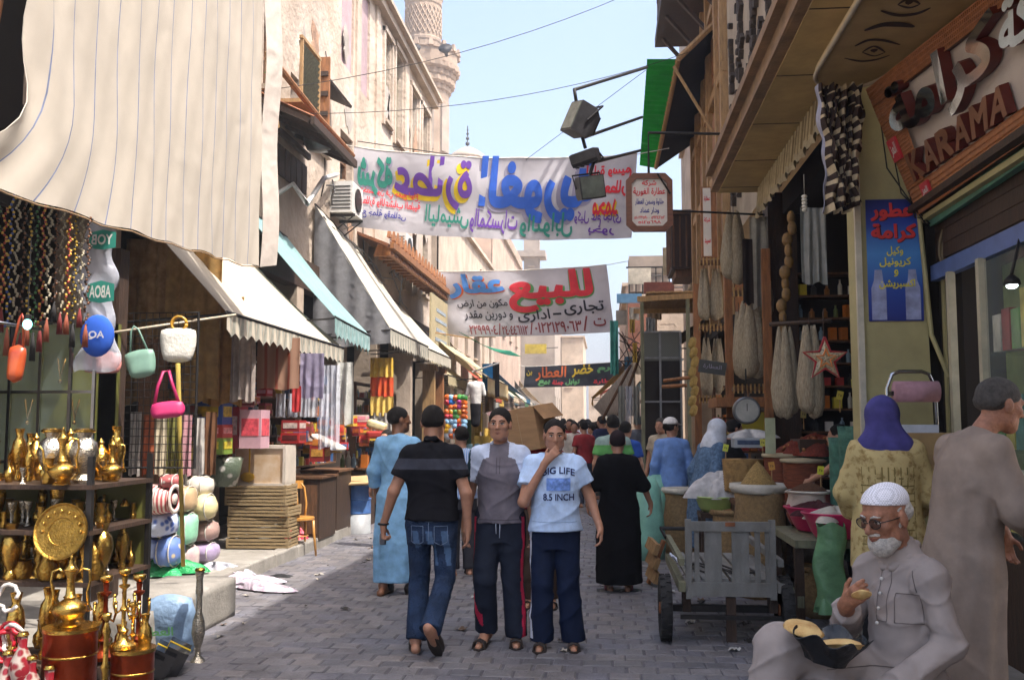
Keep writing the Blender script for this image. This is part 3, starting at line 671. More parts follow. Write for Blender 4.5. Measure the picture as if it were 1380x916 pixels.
mb = MB(); mb.box((1.45,8.6,4.71), (.08,7.8,.20)); mb.box((1.40,8.6,4.86), (.14,7.8,.09)); mb.box((1.42,8.6,4.64), (.06,7.8,.05)); mb.build('canopy_fascia', M('fascia_paint','86694a',rough=.8,var=.3,scale=4,bump=.3,dirt=.5,world=True), t)
mb = MB(); mb.box((1.72,8.3,5.9), (.34,.34,2.1)); mb.build('pillar', CONC, t)
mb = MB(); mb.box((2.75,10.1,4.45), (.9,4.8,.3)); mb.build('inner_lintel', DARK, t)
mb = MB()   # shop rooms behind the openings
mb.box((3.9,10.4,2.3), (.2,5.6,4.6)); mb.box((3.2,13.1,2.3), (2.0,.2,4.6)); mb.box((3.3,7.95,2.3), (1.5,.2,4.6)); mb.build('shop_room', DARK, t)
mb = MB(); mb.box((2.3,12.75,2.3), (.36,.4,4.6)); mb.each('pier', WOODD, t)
tS = t
# timber bay building
t = thing('timber_bay_building', 'old timber fronted building with carved orange brown bay and pilasters', 'building')
facade('wall', (RX+.05,16.0,3.2), (0,1,0), (-1,0,0), 6.2, 6.9, [(1.0,.6,2.0,2.6),(3.0,.6,4.0,2.6)], WOODO, t, back=3.5)
mb = MB()
for y_ in (16.1,16.9,18.3,19.2,20.6,21.7): mb.box((RX-.04,y_,6.6), (.16,.16,6.6))
for z_ in (4.3,6.1,7.6,9.3): mb.box((RX-.02,19,z_), (.14,6.0,.16))
mb.each('pilaster', WOODL, t)
mb = MB()
for y_ in (16.5,17.6,18.8,19.9,21.1):
    for z_ in (5.2,6.85,8.4): mb.box((RX+.0,y_,z_), (.08,.62,1.0)); mb.box((RX-.04,y_,z_), (.05,.40,.7))
mb.each('carved_panel', WOODO, t)
mb = MB(); mb.box((1.75,18.6,10.2), (1.1,5.6,.2)); mb.box((1.28,18.6,10.75), (.06,5.6,.06)); mb.box((1.28,18.6,11.15), (.06,5.6,.06))
for k in range(12): mb.box((1.28,15.9+k*.49,10.7), (.05,.05,1.0))
for k in range(5): mb.tube([(2.1,16.1+k*1.2,9.2),(1.35,16.1+k*1.2,10.1)], .05, 5)
mb.build('balcony', WOODD, t)
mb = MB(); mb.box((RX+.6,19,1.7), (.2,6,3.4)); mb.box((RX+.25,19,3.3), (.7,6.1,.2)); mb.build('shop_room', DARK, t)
block('pale_tall_house', 'tall pale house rising behind the green corrugated canopy', 2.2, 6, 22.4, 27, 13.6, STONE2, side='x0', wins_y=((1,5,1,1.7,2,2),(1,9,1,1.7,2,2)))
t = thing('wooden_oriel', 'dark wooden oriel window jutting out above the stalls', 'oriel', (1.95,23.5,5.3)); mb = MB(); mb.box((0,0,.6), (.7,1.6,1.3)); mb.build('box', WOODD, t); mb = MB(); mb.prism([(-.4,-.9),(.4,-.9),(.4,.9),(-.4,.9)], 1.25, 1.33); mb.box((0,0,-.12), (.5,1.3,.2)); mb.build('ledge', WOOD, t)
mb = MB(); 
for k in range(5): mb.box((-.36,-.64+k*.32,.6), (.04,.05,1.2)); mb.box((-.30+k*.15,-.81,.6), (.04,.04,1.2))
mb.each('lattice', WOOD, t)
BRICK = M('red_brick', '7d5140', rough=.9, var=.2, scale=3, bump=.4, bscale=30, world=True)
tC = block('brick_house', 'low red brick and white house with a roof terrace beyond the stalls', .78, 4.0, 32, 37, 5.75, STONE2, side='x0', wins_y=((1,3.8,.8,1.3,2,2),), wins_x=((1.05,4.2,.5,.7,1,1),))
mb = MB(); mb.box((1.15,31.93,4.85), (.72,.12,1.7)); mb.build('brick_panel', BRICK, tC)
mb = MB(); mb.box((1.5,32.8,6.6), (1.3,1.4,1.2)); mb.build('roof_room', STONEG, tC)
mb = MB(); 
for k in range(7): mb.box((.85+k*.22,32.02,6.35), (.04,.04,.9))
mb.box((1.5,32.02,6.8), (1.5,.05,.05)); mb.build('railing', IRON, tC)
block('far_right_house', 'beige house beyond the brick house', .95, 5, 42, 60, 7.6, STONE3, side='x0', wins_y=((1,4.2,1,1.5,5,3),(1,1.2,1.6,2,5,3)), wins_x=((.4,4.4,.8,1.3,1,1),))
# tiny crossing wires in the sky
wire('overhead_wire', [XP(340,124,AX), W(1010,-90,18)], .006, 'thin wire rising across the sky from the left wall', sag=.5); wire('overhead_wire', [XP(350,152,AX), W(930,70,17)], .006, 'sagging wire crossing the sky below the minaret balcony', sag=.35)
wire('overhead_wire', [W(870,95,16), W(700,222,18.5)], .005, 'thin wire from the green canopy to the banner rope'); wire('overhead_wire', [W(700,222,18.7), XP(479,190,AX)], .01, 'rope holding the top of the upper banner')
# ================================================================ awnings, blinds, banners, signs
CANVAS = cloth('canvas_cream', 'cdc3b2', transl=.25, var=.07, dirt=.25, scale=2, bump=.3, bscale=3)
CANVASW = cloth('canvas_white', 'cfc8b9', bump=.3, bscale=3, transl=.25, var=.06, dirt=.25, scale=2)
CANVASY = cloth('canvas_yellow', 'cbbd9a', transl=.35, var=.06, dirt=.2, scale=2)
TEAL = cloth('canvas_teal', '8fb0b0', transl=.3, var=.08, dirt=.2, scale=2)
BLUELINE = cloth('blue_stripe', '6f7894'); GREYC = cloth('canvas_grey_blue', '8a8a8c', transl=.3, var=.12, dirt=.3)
# ---- the great striped blind
us = [0.0]; lines = set()
NS = 13
for k in range(1, NS+1):
    u = (k-.35)/NS*.96; us += [u-.0013, u+.0013]; lines.add(len(us)-2)
us.append(1.0)
fine = []
for a, b in zip(us[:-1], us[1:]):
    n = 1 if b-a < .0045 else 5
    fine += [(a+(b-a)*i/n, b-a < .0045) for i in range(n)]
fine.append((1.0, False))
NV = 34; BY0, BY1 = XP(40,150,-3.5).y, XP(346,300,-3.5).y
def blind_pt(u, v):
    z0 = 2.97+(3.20-2.97)*u; z = z0+(8.6-z0)*v
    low = max(0, 1-v*7.5); yl = BY0-1.0*low*low-.05*math.sin(v*9); y = BY0+(BY1-BY0)*u-(BY0-yl)*(1-u)**7
    x = -3.5+.010*math.sin(u*21+v*3)+.012*math.sin(v*11+u*6)*.5+.006*math.sin(u*47+v*19)+.004*math.sin(u*90-v*31)+.10*max(0,(u-.97))*6
    if u < .12: x += .05*math.sin(v*26+u*60)*(1-u/.12)
    z += .012*math.sin(u*40)*low
    return (x, y, z)
tb = thing('shop_blind', 'huge cream striped cloth blind hanging over the brassware stall', 'blind', (0,0,0))
mb = MB()
for j in range(NV+1):
    for u, _ in fine: mb.v.append(blind_pt(u, (j/NV)**1.3))
k = len(fine)
for j in range(NV):
    for i in range(k-1): mb.f.append((j*k+i, j*k+i+1, (j+1)*k+i+1, (j+1)*k+i)); mb.m.append(1 if fine[i][1] else 0)
mb.build('cloth', [cloth('canvas_blind','c6bdb0', transl=.25, var=.07, dirt=.2, scale=1.6, bump=.22, bscale=3), BLUELINE], tb, True, solid=.006)
mb = MB(); mb.grid(lambda u, v: (-3.46+.10*u+.02*math.sin(v*20), BY1+.01+.20*u, 3.2+.05*u+(5.4)*v), 4, 30); mb.build('side_flap', cloth('canvas_flap_shaded','b3a9a0',var=.1), tb, True, solid=.006)  # blind's own cloth turned away, its shade put into a darker colour
mb = MB(); mb.tube([Vector(blind_pt(u, 0))+Vector((0,0,-.015)) for u in np.linspace(0, 1, 24)], .006, 6); mb.build('hem_rope', M('rope_brown','8d7456'), tb, True)
# ---- awnings
def awning(label, y0, y1, xf, zf, xb, zb0, zb1, mat, val=.22, vmat=None, sag=.06, nsc=0, ribs=1, zf1=None, side=None, stripes=False, xf1=None):
    t = thing('awning', label, 'awning'); zf1 = zf if zf1 is None else zf1; xf1 = xf if xf1 is None else xf1; nu = max(8, int((y1-y0)*8))
    def pt(u, v):
        y = y0+(y1-y0)*u; a = Vector((xb, y, zb0+(zb1-zb0)*u)); b = Vector((xf+(xf1-xf)*u, y, zf+(zf1-zf)*u)); p = a.lerp(b, v)
        p.z -= sag*math.sin(math.pi*v)*(.6+.4*math.sin(u*ribs*math.pi)**2)+.012*math.sin(u*37+v*5); return p
    mb = MB(); mb.grid(pt, nu*3, 12, mi=(lambda u, v: 1 if stripes and int(u*stripes*2)%2 else 0)); mb.build('sheet', [mat, vmat or mat], t, True, solid=.006)
    if val:
        mb = MB(); L = y1-y0; ns = nsc or int(L/.22)
        def vp(u, v):
            p = pt(u, 1); p.z -= v*val*(.72+.28*abs(math.sin(u*ns*math.pi))); p.x += .02*math.sin(u*ns*2*math.pi)*v+.004; return p
        n = ns*8; mb.grid(vp, n, 3, mi=(lambda u, v: int(u*ns*4)%2)); mb.build('valance', [mat, vmat or mat], t, True, solid=.004)
    mb = MB(); mb.tube([pt(0,1), pt(1,1)], .018, 6); mb.tube([pt(0,0), pt(1,0)], .02, 6)
    for u in (0,1): mb.tube([pt(u,1)-Vector((0,0,.02)), Vector((xb, pt(u,1).y, zf-.1))], .014, 5)
    mb.build('frame', IRON, t)
    if side:
        mb = MB(); a, b = pt(0,0), pt(0,1)
        mb.grid(lambda u, v: (a.lerp(b, u)).lerp(Vector((xb+(xf-xb)*u, y0, zf-side*(1-.3*u))), v)+Vector((0, -.02*math.sin(u*25)-.01, 0)), 24, 8); mb.build('side_sheet', GREYC, t, True, solid=.004)
    return t
VSTR = cloth('valance_stripe', 'a8a79c', transl=.25)
awning('cream awning with striped scalloped valance directly under the great blind', 9.26, 13.6, -3.75, 2.72, -5.15, 4.35, 4.0, CANVAS, .24, VSTR, zf1=2.70)
awning('narrow teal awning with scalloped edge behind the cream one', 13.13, 15.15, -3.75, 3.10, -5.15, 4.75, 4.65, TEAL, .30, cloth('teal_pale','a6bfbe',transl=.3), zf1=3.02)
awning('steep white awning rising to the bent pipe beyond the teal awning', 16.65, 20.3, -3.75, 3.28, -5.15, 5.55, 5.2, CANVASW, .34, VSTR, side=.35, zf1=3.25)
awning('white awning with plain edge just below the carved wooden eave', 20.9, 24.0, -3.85, 3.25, -5.15, 4.75, 4.6, CANVASW, .30, CANVASW)
awning('small cream awning over the shop past the eave', 24.2, 27.5, -3.95, 2.85, -5.15, 3.9, 3.8, CANVASY, .3, CANVASY)
mb = MB(); mb.box((-4.45,25.9,4.15), (.05,3.0,1.7)); t = thing('sign_board', 'tall cream shop board standing above the small awning', 'sign'); mb.build('board', CANVASY, t); mb = MB()
for k in range(5): mb.box((-4.42,25.9,3.6+k*.26), (.01,1.5+.3*(k%2),.09))
mb.build('faded_lines', M('faded_blue','8f9aa6'), t)
# carved wooden eave on building A
t = thing('carved_eave', 'reddish carved wooden eave with brackets over the white awnings', 'eave'); e0, e1 = XP(525,378,-4.75), XP(612,433,-4.75); z_ = 5.05
mb = MB(); mb.box((-4.85,(19.6+27.2)/2,z_+.45), (.8,7.6,.06), (0,R(22),0)); mb.build('eave_board', RUST, t)
mb = MB()
for k in range(18): mb.box((-4.62,19.8+k*.42,z_+.22), (.42,.10,.26), taper=.6); mb.box((-4.5,19.8+k*.42,z_+.62), (.08,.2,.26), taper=.3)
mb.box((-4.4,23.4,z_+.30), (.08,7.6,.14)); mb.box((-4.46,23.4,z_+.12), (.06,7.6,.08)); mb.build('bracket', WOODO, t)
# ---- banners
BAN = cloth('banner_cloth', 'c8c4c8', transl=.35, var=.05, bump=.6, bscale=3, dirt=.1, scale=2)
def paint_m(n, c): return M('paint_'+n, c, rough=.85, var=.12, scale=3, transl=.3)
P_TEAL, P_PUR, P_YEL, P_BLU, P_RED, P_GRY, P_BLK, P_GRN, P_BRN, P_ORA, P_NAV, P_WHT, P_LBL = [paint_m(*q) for q in (('teal','2f8a78'),('purple','6b3fa0'),('yellow','e2c21e'),('blue','2f63c8'),('red','d6303c'),('grey','9d97ab'),('black','2a2730'),('green','5d9a5c'),('brown','8d3b3b'),('orange','e06a22'),('navy','3a3a8c'),('white','d9d6d0'),('lightblue','4f8fdc'))]
def banner(label, TL, TR, BR, BL, sag, mats, texts, wr=.03, mat=None):
    t = thing('banner', label, 'banner'); TL, TR, BR, BL = map(Vector, (TL,TR,BR,BL)); N = (TR-TL).cross(TL-BL).normalized()
    if N.y > 0: N = -N
    def fn(u, v, h=0):
        top = TL.lerp(TR, u); bot = BL.lerp(BR, u); p = bot.lerp(top, v); p.z -= sag*4*u*(1-u)
        w_ = wr*(math.sin(u*17+v*3)+.6*math.sin(u*31-v*5+1)+.8*math.sin(v*9+u*4)); return p+N*(w_+h)
    mb = MB(); mb.grid(lambda u, v: fn(u, v), 90, 18); mb.build('cloth', mat or BAN, t, True, solid=.003)
    for d in texts:
        s_, c, u0, v0, u1, v1 = d[:6]; opt = d[6] if len(d) > 6 else {}
        mir = opt.get('mir', 0); a, b = (u1, u0) if mir else (u0, u1)
        if opt.get('out'):
            du, dv = opt.get('off', (.004, -.02)); mb = MB(); letter(mb, s_, lambda x, y, h: fn(x+du, y+dv, .012), a, v0, b, v1, bold=opt.get('bold', .02)+.03, slant=opt.get('sl', 0)); mb.build('lettering', opt['out'], t)
        mb = MB(); letter(mb, s_, lambda x, y, h: fn(x, y, .022), a, v0, b, v1, bold=opt.get('bold', .02), slant=opt.get('sl', 0), arc=opt.get('arc', 0)); mb.build('lettering', c, t)
    mb = MB(); mb.tube([fn(u, 1.0) for u in np.linspace(0, 1, 30)], .012, 5); mb.tube([TL, TL+Vector((-.35,.05,.1))], .008, 4); mb.tube([TR, TR+Vector((.6,0,.1))], .008, 4); mb.tube([BL, BL+Vector((-.35,.05,-.1))], .008, 4); mb.build('rope', M('rope_white','c8c2b6'), t, True)
    return t
m1 = {'mir': 1}
banner('upper white cloth banner with purple, blue and teal script strung across the street', W(478,198,18.6), W(859,208,18.2), W(851,320,18.2), W(474,305,18.6), .14, None, [
 ('شركة', P_TEAL, .015,.42,.145,.92, dict(mir=1, out=P_GRY, bold=.05)), ('عطارة', P_PUR, .15,.33,.435,.98, dict(mir=1, out=P_YEL, bold=.03, off=(-.008,-.05))),
 ('الغورية', P_BLU, .46,.20,.87,1.05, dict(mir=1, out=P_GRY, bold=.045, off=(-.008,-.04))),
 ('متخصصون في جميع انواع', P_RED, .02,.40,.24,.52, m1), ('العطارة والاعشاب الطبية', P_RED, .02,.27,.25,.40, m1), ('بيع جملة وقطاعى', P_NAV, .03,.12,.20,.25, m1),
 ('الياميش', P_TEAL, .27,.10,.43,.38, m1), ('والمكسرات', P_PUR, .435,.06,.60,.36, m1), ('والتوابل', P_TEAL, .61,.03,.795,.33, m1),
 ('ادارة وسيم', P_RED, .83,.72,.985,.90, dict(mir=1, bold=.035)), ('العطار', P_RED, .88,.50,.97,.70, dict(mir=1, bold=.04)), ('محمد', P_RED, .86,.28,.945,.48, dict(mir=1, out=P_YEL, bold=.03)),
 ('وكيل عام تجارى', P_PUR, .80,.16,.96,.34, m1), ('بخور', P_PUR, .85,.04,.94,.16, m1)])
banner('lower white cloth banner with red and blue sale script and phone numbers', W(588,366,27), W(818,357,26), W(827,447,26), W(606,453,27), .05, None, [
 ('عقار', P_LBL, .05,.58,.40,.96, dict(out=P_ORA, bold=.05, off=(.002,-.012))), ('للبيع', P_RED, .41,.35,.91,.98, dict(out=P_GRN, bold=.045, off=(.006,-.02))),
 ('مكون من ارض', P_BLK, .09,.43,.40,.57, {}), ('و دورين مقدر', P_BLK, .12,.24,.42,.40, {}), ('ادارى', P_BLK, .45,.20,.64,.40, {}), ('-', P_BLK, .66,.30,.71,.33, {}), ('تجارى', P_BLK, .73,.28,.96,.50, {}),
 ('٢٢٩٩٩٠٤', P_BRN, .14,.03,.31,.17, {}), ('/', P_BRN, .315,.02,.335,.20, {}), ('٢٤٠٤٤٦١١٢', P_BRN, .34,.02,.50,.16, {}), ('/', P_BRN, .51,.02,.53,.20, {}), ('٠١٢٢١٢٩٠٦٣', P_BRN, .54,.04,.82,.20, {}), ('/', P_BRN, .83,.04,.86,.26, {}), ('ت', P_BRN, .89,.10,.96,.22, {})], wr=.035)
banner('dark banner with orange and green script at the far end of the street', W(708,494,47), W(838,487,45), W(838,518,45), W(706,522,47), .02, None, [
 ('العطار', P_ORA, .12,.30,.44,.95, dict(bold=.03)), ('خضر', P_YEL, .50,.40,.72,.98, dict(bold=.03)), ('كرم', P_GRN, .76,.55,.96,.92, dict(bold=.05)), ('بيع', P_GRN, .15,.05,.28,.35, dict(bold=.05)), ('جملة', P_RED, .30,.05,.42,.33, dict(bold=.05)), ('توابل', P_GRN, .44,.05,.58,.35, dict(bold=.05)), ('عطارة', P_RED, .72,.05,.95,.28, dict(bold=.04)), ('بن', P_YEL, .02,.55,.08,.8, dict(bold=.03))], wr=.02, mat=cloth('banner_dark','22242c',transl=.1))
# ---- octagonal company sign
def text_on(mb, F4, s_, x0, y0, x1, y1, bold=.02, mi=None, thick=0, sl=0):
    letter(mb, s_, lambda x, y, h: F4@Vector((x, y, h)), x0, y0, x1, y1, bold=bold, mi=mi, thick=thick, slant=sl)
c = W(875,273,12); t = thing('octagonal_sign', 'brown framed octagonal shop sign with red and blue script hanging over the street', 'sign', c, R(4)); Wd, Hd, cc = .29, .37, .09
octp = lambda w_, h_, k: [(-w_+k,-h_),(w_-k,-h_),(w_,-h_+k),(w_,h_-k),(w_-k,h_),(-w_+k,h_),(-w_,h_-k),(-w_,-h_+k)]
F4 = frame((0,0,0), (1,0,0), (0,0,1)); mb = MB()
o_, i_ = octp(Wd,Hd,cc), octp(Wd-.07,Hd-.07,cc-.03)
for k in range(8):
    a, b = o_[k], o_[(k+1)%8]; c2, d2 = i_[(k+1)%8], i_[k]
    mb.add([F4@Vector((*p, z)) for z in (-.03,.03) for p in (a,b,c2,d2)], [(0,3,2,1),(4,5,6,7),(0,1,5,4),(1,2,6,5),(2,3,7,6),(3,0,4,7)])
mb.build('frame', M('sign_frame_brown','6a3f27',rough=.5,var=.25,scale=8,stretch=(1,1,5)), t)
mb = MB(); mb.prism(i_, -.02, .005, F4); mb.build('panel', M('sign_panel','c9c0b4',rough=.6,var=.05), t)
for s_, mt, q in (('شركة', P_RED, (-.09,.20,.09,.29)), ('عطارة الغورية', P_RED, (-.20,.08,.20,.19)), ('حلاوة وسمن العطار', P_NAV, (-.18,-.04,.18,.05)), ('ودار عماد', P_NAV, (-.12,-.15,.12,-.06)), ('٥١٠٢٣٥٩٠ - ٥٩٢٤٢٥٢', P_RED, (-.19,-.21,.19,-.17)), ('٥١٢٥٦٩٨', P_RED, (-.14,-.27,.14,-.23))):
    mb = MB(); text_on(mb, frame((0,-.009,0),(1,0,0),(0,0,1)), s_, *q, bold=.02); mb.build('lettering', mt, t)
mb = MB(); mb.tube([(0,.02,.36),(.0,.02,.9),(1.5,.3,.95)], .018, 6); mb.tube([(.3,.02,-.1),(1.5,.3,-.1)], .014, 5); mb.tube([(.1,-.04,.36),(.26,-.04,.1)], .012, 5); mb.build('bracket', IRON, t)
# ---- green corrugated canopy
t = thing('green_canopy', 'bright green corrugated canopy with a dark underside above the octagonal sign', 'canopy')
GA, GB = W(872,80,17.3), W(862,222,22); GC, GD = W(914,80,17.3), W(884,226,22); EA, EB = Vector((2.12,17.3,8.95)), Vector((2.12,22,8.1))
GRN = M('green_fibreglass','3fae55',rough=.4,var=.1,scale=4,transl=.75)
def gp(u, v): p = GA.lerp(GC, v).lerp(GB.lerp(GD, v), u); p.z += .02*math.sin(u*150); return p
mb = MB(); mb.grid(gp, 160, 3); mb.build('green_sheet', GRN, t, True, solid=.004)
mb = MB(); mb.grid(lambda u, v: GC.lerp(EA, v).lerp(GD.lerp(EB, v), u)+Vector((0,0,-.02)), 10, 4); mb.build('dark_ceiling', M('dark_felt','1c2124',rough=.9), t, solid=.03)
mb = MB(); mb.tube([GC, GD], .05, 6); mb.tube([GC, EA], .06, 6); mb.tube([W(908,90,17.35), W(965,185,17.3)], .03, 6); mb.build('frame', WOODL, t)
# ---- three floodlights on long arms
def flood(px, py, w_, h_, d, rot, label, arm):
    c = W(px, py, d); t = thing('floodlight', label, 'floodlight', c); rm = Euler(rot).to_matrix(); mb = MB()
    prof = [(-.5,-.5),(.5,-.5),(.5,.25),(.3,.5),(-.3,.5),(-.5,.25)]
    M4 = (rm@Matrix.Rotation(R(90),3,'Y')).to_4x4(); mb.prism([(a*h_, b*h_*.75) for a, b in prof], -w_/2, w_/2, M4); mb.build('housing', M('lamp_housing','3b3a3c',rough=.5,var=.3,scale=9,metal=.3), t)
    mb = MB(); mb.box(rm@Vector((0,-h_*.385,0)), (w_*.9,.012,h_*.9), rm); mb.build('glass', M('lamp_glass','5e645c',rough=.15,var=.3,scale=5), t)
    mb = MB(); mb.tube([rm@Vector((-w_*.56,0,0)), rm@Vector((-w_*.56,h_*.3,h_*.62)), rm@Vector((w_*.56,h_*.3,h_*.62)), rm@Vector((w_*.56,0,0))], .014, 6)
    for k in range(5): mb.box(rm@Vector((-w_*.4+k*w_*.2, h_*.36, 0)), (.012,h_*.2,h_*.6), rm)
    mb.build('bracket', IRON, t)
    mb = MB(); P = [Vector(W(*q, d+e))-c for (q, e) in arm]; mb.tube(P, .024, 7); mb.build('arm', IRON, t, True)
flood(783,163,.32,.42,12.5,(R(-20),R(12),R(-60)), 'topmost black floodlight on a long arm from the green canopy', [((777,140),0),((774,121),0),((872,91),3.2)])
flood(789,213,.36,.22,12.5,(R(-75),R(-12),R(-20)), 'middle floodlight, tilted down, just above the upper banner edge', [((789,200),0),((785,186),0),((865,158),3.2)])
flood(795,253,.34,.30,12.5,(R(8),R(-10),R(18)), 'lowest floodlight with its glass turned towards us before the banner', [((795,236),0),((800,219),0),((863,203),3.2)])
# ---- striped valance blind under the concrete canopy
t = thing('shop_valance', 'dirty striped scalloped valance hanging under the concrete canopy', 'awning')
mb = MB()
def vv(u, v): y = 7.62+4.68*u; return (1.97-.04*v+.018*math.sin(u*95*2), y, 4.60-v*(.34+.07*abs(math.sin(u*20*math.pi))))
mb.grid(vv, 28*10, 5, mi=lambda u, v: 2 if v > .8 else int(u*60)%2); mb.build('cloth', [cloth('val_a','b0a283',transl=.15), cloth('val_b','7f7156',transl=.15), cloth('val_fringe','a89c84',transl=.15)], t, True, solid=.004)
mb = MB(); mb.tube([(2.0,7.62,4.58),(2.0,12.3,4.58)], .02, 6); mb.build('rod', IRON, t)
# ---- soffit board with painted eyes
t = thing('eye_board', 'long round ended board painted with kohl lined eyes under the ceiling', 'sign'); zb = 4.28
BRD = M('eye_board_paint','a1885a',rough=.6,var=.12,scale=4,dirt=.2)
pl = [(1.62,2.6),(2.9,2.6),(2.62,6.06),(2.17,7.55)]; a0 = [(1.90+.28*math.cos(a), 7.28+.42*math.sin(a)) for a in np.linspace(R(20), R(180), 14)]
mb = MB(); mb.prism([(1.62,2.6),(2.75,2.6),(2.46,6.06),(2.175,7.35)]+a0, zb, zb+.05); mb.build('board', BRD, t)
mb = MB(); rim = [(1.62,2.6,zb-.005)]+[(x,y,zb-.005) for x,y in a0[::-1]]+[(2.175,7.35,zb-.005)]; mb.tube(rim, .016, 6); mb.build('edging', M('board_edge','9a8f7c'), t, True)
KOHL = M('kohl_paint','33201a',rough=.7)
def flat(pts, wd, name='painted_line', mat=KOHL):
    P = [GP(*p, zb) for p in pts]; P = [Vector((p.x,p.y,zb-.004)) for p in P]; n = len(P); Q = []
    for i in range(24):
        f_ = i/23*(n-1); k = min(int(f_), n-2); a = P[max(k-1,0)]; b = P[k]; c3 = P[k+1]; d3 = P[min(k+2,n-1)]; s_ = f_-k
        Q.append(.5*((2*b)+(c3-a)*s_+(2*a-5*b+4*c3-d3)*s_*s_+(3*b-a-3*c3+d3)*s_**3))
    mb = MB(); L = []; 
    for i, q in enumerate(Q):
        d_ = (Q[min(i+1,23)]-Q[max(i-1,0)]).normalized(); s_ = Vector((-d_.y,d_.x,0)); ww = wd*(.35+math.sin(math.pi*i/23)); L += [q+s_*ww, q-s_*ww]
    mb.add(L, [(2*i,2*i+1,2*i+3,2*i+2) for i in range(23)]); mb.build(name, mat, t)
for pts, wd in (([(1152,62),(1170,54),(1190,54),(1213,60)], .016), ([(1138,78),(1160,82),(1180,80),(1199,74)], .014), ([(1162,70),(1178,62),(1193,70)], .010), ([(1162,70),(1178,75),(1193,70)], .008),
                ([(1165,41),(1190,33),(1215,33),(1232,36)], .030), ([(1187,14),(1210,20),(1235,18),(1254,10)], .018), ([(1210,6),(1225,-2),(1240,5)], .012), ([(1210,6),(1226,10),(1240,5)], .010), ([(1200,-4),(1222,-16),(1250,-12)], .016)): flat(pts, wd)
flat([(1174,69),(1178,68),(1182,68)], .028, 'painted_pupil'); flat([(1220,4),(1225,3),(1230,3)], .03, 'painted_pupil')
# ---- the big perfume shop sign
t = thing('shop_sign', 'large brown lattice framed shop sign with mirror script and capital letters', 'sign')
sTL, sBL, sTR, sBR = W(1178,118,7.6), W(1246,282,7.62), W(1380,-42,5.75), W(1380,190,5.9); sTR = sTL+(sTR-sTL)*1.4; sBR = sBL+(sBR-sBL)*1.4
sN = ((sBL-sTL).cross(sTR-sTL)).normalized(); sN = sN if sN.x < 0 else -sN
def sf(u, v, h=0): return sBL.lerp(sBR, u).lerp(sTL.lerp(sTR, u), v)+sN*h
mb = MB(); mb.grid(lambda u, v: sf(u, v, 0), 12, 6); mb.build('panel', M('sign_white','b9aea4',rough=.5,var=.06), t, solid=.03)
mb = MB(); mb.grid(lambda u, v: sf(u*1.0, -.02+v*.20, .035), 10, 2); mb.grid(lambda u, v: sf(u, .85+v*.15, .035), 10, 2); mb.grid(lambda u, v: sf(u*.075, .10+v*.80, .036), 3, 10); mb.build('frame', M('lattice_board','4a2a18',rough=.6), t, solid=.03)
mb = MB(); LAT = M('lattice_wood','9a6136',rough=.55,var=.2,scale=20)
def lat(u0, v0, u1, v1, nu, nv):
    for i in range(nu+1):
        u = u0+(u1-u0)*i/nu; mb.tube([sf(u, v0, .065), sf(u, v1, .065)], .006, 4)
    for j in range(nv+1):
        v = v0+(v1-v0)*j/nv; mb.tube([sf(u0, v, .07), sf(u1, v, .07)], .007, 4)
lat(0,-.02,1,.17,120,5); lat(0,.86,1,1,120,4); lat(0,.17,.13,.86,15,26); mb.build('lattice', LAT, t)
MIR = M('mirror_letter','b8bcc0',rough=.12,var=.1,scale=6,metal=1.0); SIDE = M('letter_side','5a1e16',rough=.5,var=.2); FACE2 = M('letter_wood','74492f',rough=.4,var=.2,metal=.4)
mb = MB(); letter(mb, 'كرامة', lambda x, y, h: sf(x, y, .03+h), .085, .42, .66, .90, bold=.035, thick=.09, mi=0); mb.build('lettering', [MIR, SIDE], t)
mb = MB(); letter(mb, 'شركة', lambda x, y, h: sf(x, y, .03+h), .68, .46, 1.0, .86, bold=.035, thick=.09, mi=0); mb.build('lettering', [M('letter_white','c8d0d0',rough=.3), SIDE], t)
for k, ch in enumerate('KARAMA'):
    mb = MB(); u = .088+k*.104; letter(mb, ch, lambda x, y, h: sf(x, y, .03+h), u, .19, u+.094, .40, bold=.05, thick=.07, mi=0); mb.build('letter', [FACE2, SIDE], t)
RED = M('red_plate','b8303a',rough=.4,var=.1)
for (u, v, w_, h_) in ((.008,.40,.055,.17), (.11,.03,.06,.12)):
    mb = MB(); mb.grid(lambda a, b: sf(u+w_*a, v+h_*b, .085), 2, 2); o = mb.build('red_plate', RED, t, solid=.02); mb = MB(); letter(mb, 'العز', lambda x, y, h: sf(x, y, .098), u+.008, v+.03, u+w_-.008, v+h_-.03, bold=.04); mb.build('lettering', P_WHT, o)
mb = MB(); mb.grid(lambda u, v: sf(u, -.04-.10*v, -.02), 4, 2); mb.build('green_rail', M('green_paint','4c7f68',rough=.5,var=.2,dirt=.3,scale=4), t, solid=.06)
mb = MB(); mb.box((2.52,6.2,3.28), (.30,3.0,.05)); mb.build('ledge', WOODD, t)
